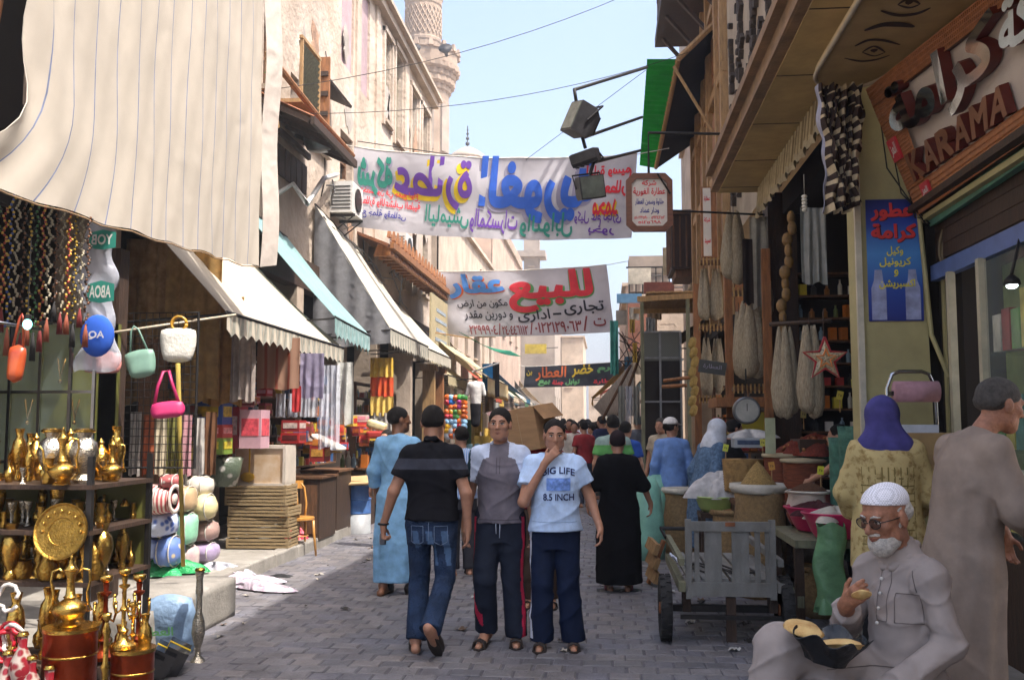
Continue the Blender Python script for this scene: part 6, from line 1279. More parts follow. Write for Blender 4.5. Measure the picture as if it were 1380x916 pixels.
def person(label, x, y, yaw=0, H=1.75, h=.009, skin=None, J=None, z0=0, hairmat='k', clothes=(), headyaw=0, headpitch=0, group=None, eyes=True, fat=1.0, cat='person', hands=True, lean=(0,0), hairthick=1.0, shoe='sandal', browm=None, hcut=None, hdx=(0,0,0), mouth=True):
    """local frame: front = +y, right = +x; J overrides joints"""
    s = H/1.75; skin = skin or SKIN
    o = thing('person', label, cat, (x, y, z0), yaw, group)
    D = dict(hl=(-.09,0,.93), hr=(.09,0,.93), kl=(-.095,.02,.50), kr=(.095,.02,.50), al=(-.10,-.02,.09), ar=(.10,-.02,.09), tl=(-.12,.15,.03), tr=(.12,.15,.03),
             sl=(-.158,-.01,1.395), sr=(.158,-.01,1.395), el=(-.235,-.03,1.12), er=(.235,-.03,1.12), wl=(-.25,.05,.87), wr=(.25,.05,.87),
             dl=(0,.12,-1), dr=(0,.12,-1), nl=(1,0,0), nr=(-1,0,0), thl=(0,1,0), thr=(0,1,0), cl=.5, cr=.5, head=(0,.02,1.625), neck=(0,-.02,1.44))
    D.update(J or {})
    lx, ly = lean
    def sh(p): f = max(0, (p[2]-.95)/.5); return V3(p[0]+lx*f, p[1]+ly*f, p[2])*s
    g = {k: (sh(v) if k in ('sl','sr','head','neck') else V3(*v)*s if isinstance(v, tuple) and k[0] not in 'dnt' else v) for k, v in D.items()}
    for k in ('tl','tr'): g[k] = V3(*D[k])*s
    for k in ('el','er','wl','wr'):
        if not (J and k in J): g[k] = sh(D[k])
    hc = g['head']+V3(*hdx)*s; hm = rotm(R(headyaw), R(headpitch)); g['hc'] = hc; g['hm'] = hm; g['s'] = s
    S = SDF(h)
    tor = [((z)*s, (cx+lx*max(0,(z-.95)/.5))*s, (cy+ly*max(0,(z-.95)/.5))*s, rx*s*.92*fat, ry*s*.90*fat) for z, cx, cy, rx, ry in TORSO]; g['tor'] = [(a, b, c, d/.92, e/.90) for a, b, c, d, e in tor]
    if 'pelvis' in D: tor = []
    if tor: S.loft(tor, k=.03)
    if 'pelvis' in D:     # seated figures: chest and pelvis as limbs
        S.cone(g['pelvis'], g['neck']-V3(0,0,.16*s), .135*s*fat, .125*s*fat, k=.03)
    S.cone(g['sl'], g['sr'], .042*s, .042*s, k=.05)
    hq = s*1.06; head(S, hc, hm, hq)
    S.cone(hc+hm@V3(0,-.02,-.06)*s, g['neck'], .050*s, .056*s, k=.03)
    for a in 'lr':
        S.cone(g['s'+a], g['e'+a], .052*s, .041*s, k=.03); S.cone(g['e'+a], g['w'+a], .042*s, .025*s, k=.02)
        if hands: hand(S, g['w'+a], g['d'+a], g['n'+a], g['th'+a], g['c'+a], s*.96)
        else: S.cone(g['w'+a], g['w'+a]+V3(*g['d'+a])*.13*s, .03*s, .02*s, k=.02)
        S.cone(g['h'+a], g['k'+a], .088*s*fat, .058*s, k=.03); S.cone(g['k'+a], g['a'+a], .056*s, .036*s, k=.03)
        f = g['t'+a]; an = g['a'+a]; hl = an+(an-f)*.32; hl[2] = an[2]-.055*s if not D.get('lift'+a) else hl[2]-.03*s
        S.cone(hl, f, .034*s, .024*s, k=.03); S.cone(an, hl*.4+f*.6, .036*s, .03*s, k=.03)
    b = S.poly('body', skin, o)
    if eyes: face(o, hc, hm, hq, hairm=browm, mouth=mouth)
    if hairmat: hair(o, hc, hm, hq, max(.006, h*.75), HAIR if hairmat == 'k' else hairmat, hairthick*.75, **(hcut or {}))
    for cfn in clothes: cfn(o, g, h)
    if shoe:
        for a in 'lr':
            mb = MB(); f = Vector(g['t'+a]); an = Vector(g['a'+a]); d = f-an; d2 = Vector((d.x, d.y, 0)).normalized()
            if D.get('lift'+a): d2 = d.normalized()
            up = Vector((0,0,1)); up = (up-d2*up.dot(d2)).normalized(); sd_ = d2.cross(up)
            base = f-up*.024*s+d2*.0; N = 14; vs = []
            pl = []
            for i in range(N):
                t = 2*math.pi*i/N; u = math.cos(t); v = math.sin(t); pl.append((u*.135*s, v*(.045+.008*u)*s))
            cen = f-d2*.085*s-up*(.024*s)
            if not D.get('lift'+a): cen.z = .016*s
            for zz in (-.012, .010): vs += [cen+d2*p[0]+sd_*p[1]+up*zz*s for p in pl]
            mb.add(vs, [tuple(range(N-1,-1,-1)), tuple(range(N,2*N))]+[(i,(i+1)%N,N+(i+1)%N,N+i) for i in range(N)])
            if shoe == 'sandal':
                for off in (.02, -.015) if h < .012 else (.0,):
                    q0 = cen+d2*(.045+off)*s; mb.tube([q0+sd_*.045*s, q0+sd_*.036*s+up*.045*s, q0+up*.06*s, q0-sd_*.036*s+up*.045*s, q0-sd_*.045*s], .010*s, 6)
            else:
                mb.ball(cen+up*.035*s+d2*.02*s, (.13*s,.048*s,.045*s), 12, 0, Matrix((d2, sd_, up)).transposed())
                mb.ball(cen+up*.05*s-d2*.07*s, (.055*s,.045*s,.055*s), 12, 0, Matrix((d2, sd_, up)).transposed())
            mb.build('shoe' if shoe != 'sandal' else 'sandal', SOLE if shoe != 'lightshoe' else M('pink_shoe','b57583'), o, True, angle=40)
    return o, g
def shirt(mat, inf=.022, hem=.90, sleeve=.62, paint=None, collar=None, noise=.010, mats=None, loose=0, long=False, name='shirt', no=0):
    def f(o, g, h):
        s = g['s']; S = SDF(h)
        st = [(z, cx, cy, rx+(inf+loose*.5)*s*(1 if z < 1.3*s else .7), ry+(inf+loose)*s*(1 if z < 1.3*s else .8)) for z, cx, cy, rx, ry in g['tor'] if z > hem*s-.02]
        z0 = hem*s; zs = [q[0] for q in g['tor']]; ip = lambda i: np.interp(z0, zs, [q[i] for q in g['tor']])
        st = [(z0, ip(1), ip(2), ip(3)+(inf+loose)*s, ip(4)+(inf+loose)*s)]+[q for q in st if q[0] > z0+.01]
        S.loft(st, k=.02); S.cone(g['sl'], g['sr'], .046*s+inf*.4, .046*s+inf*.4, k=.05)
        for a in 'lr': S.cone(g['s'+a], g['neck']+V3(0,0,.0), .045*s+inf*.3, .045*s+inf*.3, k=.04)
        for a in 'lr':
            A, E, W_ = g['s'+a], g['e'+a], g['w'+a]
            if long:
                S.cone(A, E, .052*s+inf*.5, .046*s+inf*.6, k=.03); e = E+(W_-E)*1.0; c = E+(W_-E)*.93; S.cone(E, e, .046*s+inf*.6, .036*s+inf*.6, k=.02, cap=(c, W_-E))
            else:
                e = A+(E-A)*(sleeve+.18); c = A+(E-A)*sleeve; S.cone(A, e, .052*s+inf*.4, .050*s+inf*.95, k=.03, cap=(c, E-A))
        n0 = g['neck']+V3(0,.015,.055)*s; S.ell(n0+V3(0,.012,.01)*s, V3(.062,.066,.04)*s, op='s')
        S.P[-1] = ('s', S.P[-1][1], n0-.09*s, n0+.09*s, .01)
        return_o = S.poly(name, mats or mat, o, paint=(lambda X, Y, Z: paint(X/s, Y/s, Z/s, g)) if paint else None, noise=noise, nsc=(11,11,9), noff=no)
        if collar:
            C = SDF(max(.006, h*.8)); nk = g['neck']; 
            C.cone(nk+V3(-.06,.035,.035)*s, nk+V3(-.03,-.045,.065)*s, .016*s, .018*s, k=.02); C.cone(nk+V3(.06,.035,.035)*s, nk+V3(.03,-.045,.065)*s, .016*s, .018*s, k=.02); C.cone(nk+V3(.03,-.045,.065)*s, nk+V3(-.03,-.045,.065)*s, .018*s, .018*s, k=.02)
            for q in (-1, 1): C.cone(nk+V3(q*.06,.035,.035)*s, nk+V3(q*.035,.085,.0)*s, .014*s, .010*s, k=.01)
            C.poly('collar', collar, o)
        return return_o
    return f
def trousers(mat, inf=.02, waist=.98, hem=.08, flare=.0, paint=None, mats=None, noise=.012, name='trousers', no=1):
    def f(o, g, h):
        s = g['s']; S = SDF(h); T = g['tor']; zs = [q[0] for q in T]; ip = lambda z, i: np.interp(z, zs, [q[i] for q in T])
        S.loft([(.765*s, ip(.8*s,1), ip(.8*s,2), ip(.8*s,3)+inf*s*.6, ip(.8*s,4)+inf*s*.8)]+[(z*s, ip(z*s,1), ip(z*s,2), ip(z*s,3)+inf*s*.5, ip(z*s,4)+inf*s*.7) for z in (.9, waist)], k=.03)
        for a in 'lr':
            K, A = g['k'+a], g['a'+a]; S.cone(g['h'+a], K, .090*s+inf*.5, .060*s+inf*.9, k=.03); e = A+(K-A)*(-.12+hem*.5); d = A-K; c = A+(K-A)*(hem*.5-.04); S.cone(K, A+(A-K)*.15, .060*s+inf*.9, .048*s+inf+flare, k=.012, cap=(c, d))
        S.poly(name, mats or mat, o, paint=(lambda X, Y, Z: paint(X/s, Y/s, Z/s, g)) if paint else None, noise=noise, nsc=(8,8,4.5), noff=no)
    return f
def robe(mat, hem=.10, bottom=.27, waist=0, sleeve=.95, folds=.05, name='robe', paint=None, mats=None, noise=.012, no=2, depth=.8, hc=(0,0), top=None, inf=.03, nf=9, wrx=.2, slv=1.0):
    def f(o, g, h):
        s = g['s']; S = SDF(h); T = g['tor']; up = [(z, cx, cy, rx+inf*s*.7, ry+inf*s) for z, cx, cy, rx, ry in T if z > 1.0*s]
        S.loft([(hem*s, hc[0]*s, hc[1]*s, bottom*s, bottom*depth*s), (.5*s, hc[0]*.6*s, hc[1]*.6*s, (bottom*.55+.105)*s, (bottom*.55*depth+.08)*s), (.9*s, T[1][1], T[1][2], wrx*s, .16*s)]+up, k=.03, folds=folds, nf=nf, ph=no)
        S.cone(g['sl'], g['sr'], .050*s+inf*.3, .050*s+inf*.3, k=.05)
        for a in 'lr': S.cone(g['s'+a], g['neck'], .048*s+inf*.3, .046*s+inf*.3, k=.04)
        for a in 'lr':
            A, E, W_ = g['s'+a], g['e'+a], g['w'+a]; S.cone(A, E, .056*s+inf*.25, .056*s+inf*.4, k=.04); e = E+(W_-E)*min(sleeve+.1, 1.1); c = E+(W_-E)*sleeve; S.cone(E, e, .056*s*slv+inf*.4, .054*s*slv+inf*.5, k=.03, cap=(c, W_-E))
        S.poly(name, mats or mat, o, paint=(lambda X, Y, Z: paint(X/s, Y/s, Z/s, g)) if paint else None, noise=noise, nsc=(8,8,4), noff=no)
    return f
def hijab(mat, drape=.16, name='headscarf', size=1.0, back=.0):
    def f(o, g, h):
        s = g['s']*size*1.05; S = SDF(h); c, m = g['hc'], g['hm']; P = lambda x, y, z: c+m@V3(x, y, z)*s
        S.ell(P(0,-.022,.028), V3(.090,.108,.098)*s, m, k=.02); S.cone(P(0,-.03,-.02), P(0,-.025,-.13), .088*s, .100*s, k=.06)
        S.cone(P(0,.02,-.11), g['neck']+V3(0,.02,-.02)*s, .06*s, .11*s, k=.05)
        S.cone(g['neck']+V3(0,-.03,.02)*s, g['neck']+V3(0,-.075-back,-drape)*s, .12*s, .10*s, k=.06, flat=((0,1,0), .55))
        S.cone(g['neck']+V3(-.1,0,-.02)*s, g['neck']+V3(.1,0,-.02)*s, .07*s, .07*s, k=.06)
        e = P(0,.115,-.018); S.ell(e, V3(.055,.055,.078)*s, m, op='s'); S.P[-1] = ('s', S.P[-1][1], e-.16*s, e+.16*s, .01)
        S.poly(name, mat, o, noise=.004, nsc=(14,14,10), noff=3)
    return f

def seam(par, target, lines, ydir=1, mat=None, r=.0022, off=.0015, name='seam'):
    """thin raised stitching laid over a garment: polylines in x, z, found on its surface"""
    me = target.data; vs = [v.co for v in me.vertices]; bv = BVHTree.FromPolygons(vs, [p.vertices[:] for p in me.polygons])
    for L_ in lines:
        pts = []
        for (x0, z0), (x1, z1) in zip(L_[:-1], L_[1:]):
            n = max(2, int(math.hypot(x1-x0, z1-z0)/.015))
            for i in range(n+1):
                X, Z = x0+(x1-x0)*i/n, z0+(z1-z0)*i/n; h_ = bv.ray_cast(Vector((X, ydir*.8, Z)), Vector((0,-ydir,0)))
                if h_[0] is not None: pts.append(Vector((X, h_[0].y+ydir*off, Z)))
        if len(pts) > 2: mb = MB(); mb.tube(pts, r, 4); mb.build(name, mat, target, True)
def garment(o, nm): return [c for c in o.children if c.name.split('.')[0] == nm][0]
# ================================================================ the people of the photograph
def at(px, py, d): p = W(px, py, d); return p.x, d
BLK = cloth('black_knit','16161b',bump=.4); GRYS = cloth('grey_band','3b3d47'); JEAN = cloth('denim','27364f',var=.35,scale=9,bump=.5,bscale=60); JEANL = cloth('denim_worn','48607f',var=.3,scale=9)
POLO = cloth('polo_grey','69646c',bump=.5); PWH = cloth('polo_white','b9c3d6'); NAVY = cloth('track_navy','1f2533',rough=.75); REDS = cloth('red_piping','c22f4e'); WHS = cloth('white_stripe','d5d8e2')
SKYT = cloth('tee_lightblue','b4cbea'); NAVYB = cloth('track_bluenavy','141f38',rough=.75); TEALS = cloth('teal_sleeve','2c3f48')
# 1 man in black polo seen from behind, left foot lifted behind him
x, y = at(583, 571, 6.95); s_ = 1
J1 = dict(al=(-.10,-.06,.10), ar=(.05,-.30,.22), kr=(.10,.0,.52), tr=(.08,-.15,.06), liftr=1, tl=(-.14,.11,.03), kl=(-.10,.08,.50), hl=(-.09,0,.93),
          el=(-.27,-.05,1.13), wl=(-.36,.03,.88), er=(.25,-.04,1.12), wr=(.26,.0,.87), cl=1.3, cr=.4)
def pt_black(X, Y, Z, g): return np.where((Z > 1.29) & (Z < 1.365) & (Y < .02) | ((Z > 1.29) & (Z < 1.365) & (np.abs(X) < .16)), 1, 0)
o, g = person('man in black polo with grey band across the back and worn jeans, walking away', x, y, 0, 1.76, .0085, J=J1, headyaw=6, headpitch=-6, eyes=False, fat=1.03, skin=SKIN,
  clothes=[shirt(None, .024, .93, .62, mats=[BLK, GRYS], paint=pt_black, collar=BLK, loose=.008), trousers(None, .012, 1.0, .09, .01, mats=[JEAN, JEANL], paint=lambda X,Y,Z,g: np.where((np.abs(X) < .15) & (Z > .62) & (Z < .86) & (Y < -.05) & (np.sin(X*60+Z*9) > .2), 1, 0), noise=.014)], shoe='shoe',
  hcut=dict(line=(0,.07,.075), nrm=(0,.55,-.83), low=-.045), hairthick=.6)
mb = MB(); mb.tube([(.17*math.cos(a), .127*math.sin(a)-.0, .985) for a in np.linspace(0, 2*math.pi, 30)], .014, 6); mb.build('belt', M('belt_dark','252833',rough=.4), o, True)
mb = MB(); w_ = g['wl']; mb.tube([Vector(w_)+Vector((.034*math.cos(a), .034*math.sin(a), .012)) for a in np.linspace(0, 2*math.pi, 14)], .009, 6); mb.build('wrist_watch', IRON, o, True)
mb = MB(); mb.rbox(Vector(g['wl'])+Vector((-.01,.03,-.10)), (.05,.03,.09), .012, rot=(.3,0,.2)); tag(mb.build('phone', M('phone_grey','6f7077',rough=.3), None, True), 'small grey mobile phone held in the hand of the man in the black polo', 'phone').location = (x, y, 0)
J_ = cloth('stitch_jean','6f7f96'); seam(o, garment(o,'trousers'), [[(-.13,.90),(-.13,.79),(-.085,.765),(-.04,.79),(-.04,.90),(-.13,.90)],[(.04,.90),(.04,.79),(.085,.765),(.13,.79),(.13,.90),(.04,.90)],[(0,.97),(0,.80)],[(-.15,.955),(0,.93),(.15,.955)]], -1, J_, .0025)
# 2 boy in grey and white polo
x, y = at(674, 571, 7.16)
def pt_polo(X, Y, Z, g):
    ax_ = np.abs(X); side = (ax_ > .105+.10*np.clip((1.40-Z)/.25, -1, .8)) & (Z > 1.17+.0*X) & (ax_ < .24); slv = ax_ > .215
    yoke = (Z > 1.40-.35*(ax_-.02)) & (Y > -.2)
    return np.where(slv & (X > 0), 2, np.where((side | (yoke & (ax_ > .07))), 1, 0))
o, g = person('boy in a grey polo with white shoulders and navy track trousers with red piping', x, y, R(180), 1.745, .0085, J=dict(wl=(-.255,.02,.86), wr=(.26,.04,.86), el=(-.22,-.02,1.12), er=(.23,-.02,1.12), tl=(-.13,.12,.03), tr=(.14,.16,.03), kr=(.10,.07,.50), ar=(.11,-.06,.12), al=(-.12,.0,.09)), headyaw=-4,
  fat=.86, clothes=[shirt(None, .03, .905, .70, mats=[POLO, PWH, TEALS], paint=pt_polo, collar=PWH, loose=.012, noise=.013, no=4), trousers(None, .022, 1.0, .06, .012, mats=[NAVY, REDS], paint=lambda X,Y,Z,g: np.where((np.abs(X) > .118) & (np.abs(Y-.052) < .016) & (Z < .95), 1, 0), noise=.016, no=5)], hairthick=.9)
DKS = cloth('seam_dark','4a464c'); seam(o, garment(o,'shirt'), [[(-.012,1.38),(-.012,1.26)],[(.012,1.38),(.012,1.26)],[(-.15,.93),(.15,.93)]], 1, DKS, .002)
mb = MB(); mb.tube([(-.01,.125,.96),(-.014,.14,.88),(-.01,.135,.80)], .003, 5); mb.tube([(.012,.125,.96),(.016,.14,.89),(.014,.135,.83)], .003, 5); mb.build('drawstring', PWH, o, True)
# 3 boy in light blue tee, right hand over mouth, other arm folded
x, y = at(748, 571, 7.1)
J3 = dict(sr=(.175,-.01,1.40), er=(.235,.13,1.12), wr=(.060,.165,1.425), dr=(-.62,.03,.66), nr=(-.15,-1,.1), thr=(-.3,0,1), cr=.5, el=(-.265,-.04,1.15), wl=(-.34,.04,.92), cl=.55, dl=(-.1,.3,-1),
          tl=(-.14,.12,.03), tr=(.12,.16,.03), al=(-.13,-.02,.09), ar=(.11,.0,.09), kr=(.10,.05,.5), head=(.0,.03,1.625))
o, g = person('boy in a light blue printed tee holding his hand over his mouth', x, y, R(180), 1.66, .0078, J=J3, headyaw=6, headpitch=-6, fat=.93, mouth=False,
  clothes=[shirt(SKYT, .036, .90, .60, loose=.02, noise=.014, no=7), trousers(None, .024, .99, .03, .016, mats=[NAVYB, WHS], paint=lambda X,Y,Z,g: np.where((X > .115) & (np.abs(Y-.05) < .017) & (Z < .97) & (Z > .10), 1, 0), noise=.014, no=9)], hairthick=.55, hcut=dict(line=(0,.074,.078)))
SH = [c for c in o.children if c.name.startswith('shirt')][0]
def on_body(target, texts, cx, cz, h_, ydir=1):
    me = target.data; vs = [v.co for v in me.vertices]; bv = BVHTree.FromPolygons(vs, [p.vertices[:] for p in me.polygons])
    for s_, (x0, z0, x1, z1), mt, kw in texts:
        mb = MB()
        def fn(u, v, h):
            X = cx-u; Z = cz+v; hit = bv.ray_cast(Vector((X, ydir*.6, Z)), Vector((0,-ydir,0)))
            Yv = hit[0].y if hit[0] is not None else .12
            return Vector((X, Yv+ydir*.006, Z))
        if s_ == '#':
            mb.grid(lambda u, v: fn(x0+(x1-x0)*u, z0+(z1-z0)*v, 0), 14, 8)
        else:
            letter(mb, s_, lambda u, v, h: Vector((u, v, 0)), x0, z0, x1, z1, **kw)
            import bmesh
            bm = bmesh.new(); tm_ = bpy.data.meshes.new('t'); tm_.from_pydata(mb.v, [], mb.f); bm.from_mesh(tm_)
            for _ in range(3): bmesh.ops.subdivide_edges(bm, edges=[e for e in bm.edges if e.calc_length() > .010], cuts=1)
            bmesh.ops.triangulate(bm, faces=bm.faces)
            q_ = MB(); q_.v = [tuple(fn(v.co.x, v.co.y, 0)) for v in bm.verts]; bm.verts.index_update(); q_.f = [tuple(v.index for v in f.verts) for f in bm.faces]; q_.m = [0]*len(q_.f); bm.free(); mb = q_
        mb.build('print', mt, target)
seam(o, SH, [[(-.16,.925),(.16,.925)]], 1, cloth('seam_blue','8fa6c4'), .002)
P_NAV2 = cloth('print_navy','27305c'); P_BL2 = cloth('print_blue','6f8fce',var=.3,scale=40)
on_body(SH, [('#', (-.085,-.055,.085,.035), P_BL2, {}), ('BIG LIFE', (-.115,.045,.115,.095), P_NAV2, dict(bold=.03, arc=.02)), ('8.5 INCH', (-.11,-.125,.11,-.075), P_NAV2, dict(bold=.03))], -.03, 1.20, .1)
mb = MB()
# 4 woman in black from behind
x, y = at(832, 571, 9.6); BLKR = cloth('abaya_black','0e0e11',var=.3,rough=.95,bump=.2)
person('woman in a long black dress and dark headscarf walking away', x, y, 0, 1.56, .010, J=dict(er=(.28,0,1.14), wr=(.36,.10,.93), el=(-.27,-.03,1.14), wl=(-.33,.05,.93)), eyes=False, hairmat=None, fat=1.12,
  clothes=[robe(BLKR, .10, .25, sleeve=.12, folds=.03, depth=.85, inf=.035, nf=7, wrx=.23), lambda o,g,h: hair(o, g['hc'], g['hm'], g['s'], .009, cloth('scarf_black','2a2023'), 2.2, low=-.10, name='headscarf', line=(0,.09,.09))], shoe='lightshoe')
# 5 man in blue galabeya walking away
x, y = at(537, 571, 9.2); BGAL = cloth('galabeya_blue','86b4d8',bump=.5,bscale=7,transl=.1)
person('man in a long sky blue robe walking away along the sunny side', x, y, R(-8), 1.79, .010, J=dict(el=(-.24,0,1.14), wl=(-.25,.10,.92), er=(.22,-.02,1.12), wr=(.26,.05,.88), al=(-.10,-.1,.10), ar=(.12,.1,.09)), headyaw=-50, eyes=False, hairthick=.5,
  clothes=[robe(BGAL, .13, .185, sleeve=.62, folds=.06, depth=.8, inf=.018, nf=7, no=6, hc=(-.03,-.02))], shoe='shoe', skin=SKIN_D)
# porter with a carton
x, y = at(728, 571, 8.7)
o, g = person('porter in dark red behind the two boys bowed under a large carton', x, y, R(180), 1.66, .012, J=dict(er=(.30,.0,1.20), wr=(.27,.02,1.45), dr=(.3,.1,1), nr=(0,-1,0), thr=(-1,0,0), el=(-.27,-.04,1.14), wl=(-.32,.08,.95)), headyaw=10, hdx=(-.06,.0,-.02),
  clothes=[shirt(cloth('dark_red','8b2733'), .03, .92, .62), trousers(cloth('brown_trousers','4a3b33'), .02)])
t = thing('carton', 'large brown cardboard carton carried behind the two boys, with writing on its side', 'box', W(714,577,8.75), R(-28)); CARD = M('cardboard','a5805a',rough=.85,var=.12,scale=5,bump=.15,stretch=(1,1,6)); CARDD = M('cardboard_shade','93704c',rough=.85)
mb = MB(); mb.box((0,0,0), (.36,.34,.38), (R(6),R(-9),0)); mb.build('box', CARD, t)
rm = Euler((R(6),R(-9),0)).to_matrix(); mb = MB(); mb.box(rm@Vector((0,0,.193)), (.363,.06,.004), rm); mb.box(rm@Vector((0,-.172,0)), (.003,.002,.3), rm); mb.build('tape', M('tape','b99d72',rough=.3), t)
mb = MB(); F4 = frame(rm@Vector((-.182,0,0)), rm@Vector((0,-1,0)), rm@Vector((0,0,1))); text_on(mb, F4, 'V17 SETTE', -.13,-.14,.13,-.07, bold=.0); F4 = frame(rm@Vector((0,-.172,0)), rm@Vector((1,0,0)), rm@Vector((0,0,1))); mb.build('lettering', P_BLK, t)
mb = MB(); mb.add([rm@Vector(q) for q in ((.18,-.17,.19),(.18,.17,.19),(.27,.17,.06),(.27,-.17,.06))], [(0,1,2,3)]); mb.build('flap', CARDD, t, solid=.006)
# others
def extra(label, px, d, H, yaw, cl, h=.014, **k):
    x, y = at(px, 571, d); k.setdefault('eyes', False); return person(label, x, y, R(yaw), H, h, clothes=cl, hands=d < 13, **k)
TR = lambda c, n: trousers(cloth(n, c), .022)
x_ = extra('man behind the black polo whose white and blue striped shirt back shows', 622, 10.4, 1.60, 20, [shirt(cloth('striped_white_blue','b9c6da',kind='stripes',ks=14,col2='6f93c8'), .03), TR('3a3a40','t_a')])
extra('man in a green and grey shirt walking away beyond the woman in black', 826, 12.6, 1.74, 8, [shirt(None, .03, mats=[cloth('green_shirt','5f9c58'), cloth('grey_green','8ea39c')], paint=lambda X,Y,Z,g: np.where(Z > 1.36, 1, 0)), TR('2f3238','t_b')])
extra('man in blue beside the green shirted man', 843, 13.4, 1.66, -20, [shirt(cloth('royal_blue','2f4f9c'), .03), TR('24262b','t_c')])
LBL = cloth('light_blue_shirt','6f8fc6')
o, g = extra('man in a white cap and open light blue shirt standing beyond the sacks', 905, 12.6, 1.70, 10, [shirt(None, .035, .80, long=True, mats=[LBL, cloth('white_tee','cfcdd0')], paint=lambda X,Y,Z,g: np.where((X > .0) & (X < .12) & (Y > .03), 1, 0)), TR('23242b','t_d')], headyaw=-60, h=.012)
S = SDF(.008); c, m, q = g['hc'], g['hm'], g['s']*1.1; S.ell(c+m@V3(0,-.012,.045)*q, V3(.083,.100,.080)*q, m); S.cut(c+m@V3(0,0,.035)*q, (0,0,-1)); S.cone(c+m@V3(0,.07,.045)*q, c+m@V3(0,.145,.032)*q, .05, .035, k=.02, flat=((0,0,1),.22)); S.poly('cap', cloth('cap_white','d3cec8'), o)
extra('woman in a white headscarf and blue patterned coat bent over the goods', 946, 11.2, 1.68, -62, [robe(cloth('blue_coat','3f546e',var=.5,scale=30,col2='647d98'), .25, .22, inf=.04, folds=.03), hijab(cloth('scarf_white','c6cad2'), .30)], hairmat=None, h=.011, lean=(0,.16), eyes=False)
extra('man in a black and white striped shirt leaning over the scales', 972, 12.2, 1.68, -75, [shirt(cloth('bw_stripes','1b1c20',kind='stripes',ks=26,col2='8b8f99',stretch=(0,0,1),sharp=(.55,.65)), .03, .9, long=False), TR('2c2c33','t_e')], lean=(0,.12), J=dict(er=(.2,.25,1.12), wr=(.12,.48,1.12), dr=(0,1,0), nr=(0,0,-1), thr=(-1,0,0)))
extra('grey haired man in a pale shirt among the far stalls', 891, 15.5, 1.72, 150, [shirt(cloth('pale_check','a89a86'), .03), TR('4a463f','t_f')], hairmat=HAIRG)
extra('shopkeeper in a white shirt inside the sunny shop behind the blue robe', 522, 12.6, 1.55, 160, [shirt(cloth('shop_white','b9b6b0'), .03), TR('33343a','t_g')])
extra('man in a pale blue shirt bending behind the spice sacks', 1150, 9.4, 1.62, 70, [shirt(cloth('pale_blue_shirt','7f9bd0'), .03, long=False), TR('33343a','t_h')], lean=(0,.10), J=dict(el=(-.30,.18,1.32), wl=(-.20,.45,1.15), er=(.28,.2,1.3), wr=(.2,.45,1.18)))
# purple scarf woman
x, y = at(1192, 571, 6.2); YF = cloth('yellow_floral','b8a674',var=.3,scale=22,col2='8a7448',sharp=(.5,.66),bump=.4)
def ytun(X, Y, Z, g): return np.where((np.mod(X*26, 1) < .12) | (np.mod(Z*22, 1) < .10), 1, 0)*np.where(np.abs(X) < .16, 1, 0)*np.where(Z < 1.3, 1, 0)
o, g = person('woman in a purple headscarf and long yellow patterned tunic seen from behind', x, y, R(-12), 1.68, .009, z0=.11, J=dict(el=(-.25,.03,1.13), wl=(-.20,.2,.98), er=(.27,.05,1.12), wr=(.2,.25,1.02)), headyaw=-28, eyes=False, hairmat=None, fat=1.18,
  clothes=[robe(None, .66, .235, sleeve=.9, folds=.02, depth=.9, inf=.04, nf=6, mats=[YF, cloth('tunic_line','77693f')], paint=ytun, name='tunic', wrx=.225), trousers(cloth('skirt_black','141416'), .02, waist=.9, hem=.04, name='skirt'), hijab(cloth('scarf_purple','47447c',bump=.6), .10, size=1.02)])
# stooping man in a grey brown robe on the right
x, y = at(1288, 571, 4.6); GB_ = cloth('galabeya_taupe','8b7c70',var=.12,bump=.5,bscale=6)
person('grey haired man in a long taupe robe stooping towards the shop counter', x, y, R(-78), 1.74, .0075, z0=.11, headpitch=-12, J=dict(el=(-.24,.12,1.16), wl=(-.16,.32,1.00), er=(.24,.14,1.14), wr=(.15,.40,.98), head=(0,.09,1.61), neck=(0,.0,1.44)), lean=(0,.10), hairmat=HAIRG, eyes=False, fat=1.0, skin=SKIN_O, hairthick=.5,
  clothes=[robe(GB_, .06, .25, sleeve=.82, folds=.05, depth=.95, inf=.045, nf=8, no=1, hc=(0,-.10), wrx=.22, slv=1.15)], shoe='shoe')
x, y = at(1478, 571, 4.0)
person('edge of a person in a brown robe at the border of the picture', x, y, R(-60), 1.66, .012, z0=.11, eyes=False, fat=1.05, clothes=[robe(cloth('galabeya_brown','5d4439'), .08, .26, folds=.05, inf=.045)], shoe='shoe')
# seated old man with a white cap and beard, eating bread
x, y = at(1200, 571, 4.0); OY = R(127); GAL = cloth('galabeya_grey','978d88',var=.08,bump=.7,bscale=9)
t = thing('person', 'seated old man with white skullcap, glasses and grey beard eating bread', 'person', (x, y, 0), OY)
hc, hm, q = V3(0,.05,1.262), rotm(R(-4), R(-16)), 1.05
S = SDF(.0062); head(S, hc, hm, q); nk = V3(0,-.03,1.09); S.cone(hc+hm@V3(0,-.02,-.06), nk, .053, .060, k=.03)
SL, SR = V3(-.130,-.03,1.03), V3(.130,-.03,1.03); EL, WL = V3(-.205,-.03,.79), V3(-.15,.22,.66); ER, WR = V3(.215,.04,.80), V3(.05,.23,.93)
PEL = V3(0,-.05,.60); S.cone(PEL, nk-V3(0,0,.18), .10, .085, k=.03); S.cone(SL, SR, .036, .036, k=.03)
HL, HR, KL, KR, AL, AN = V3(-.11,.0,.58), V3(.10,.02,.60), V3(-.16,.42,.58), V3(.24,.40,.75), V3(-.20,.46,.14), V3(.26,.50,.36)
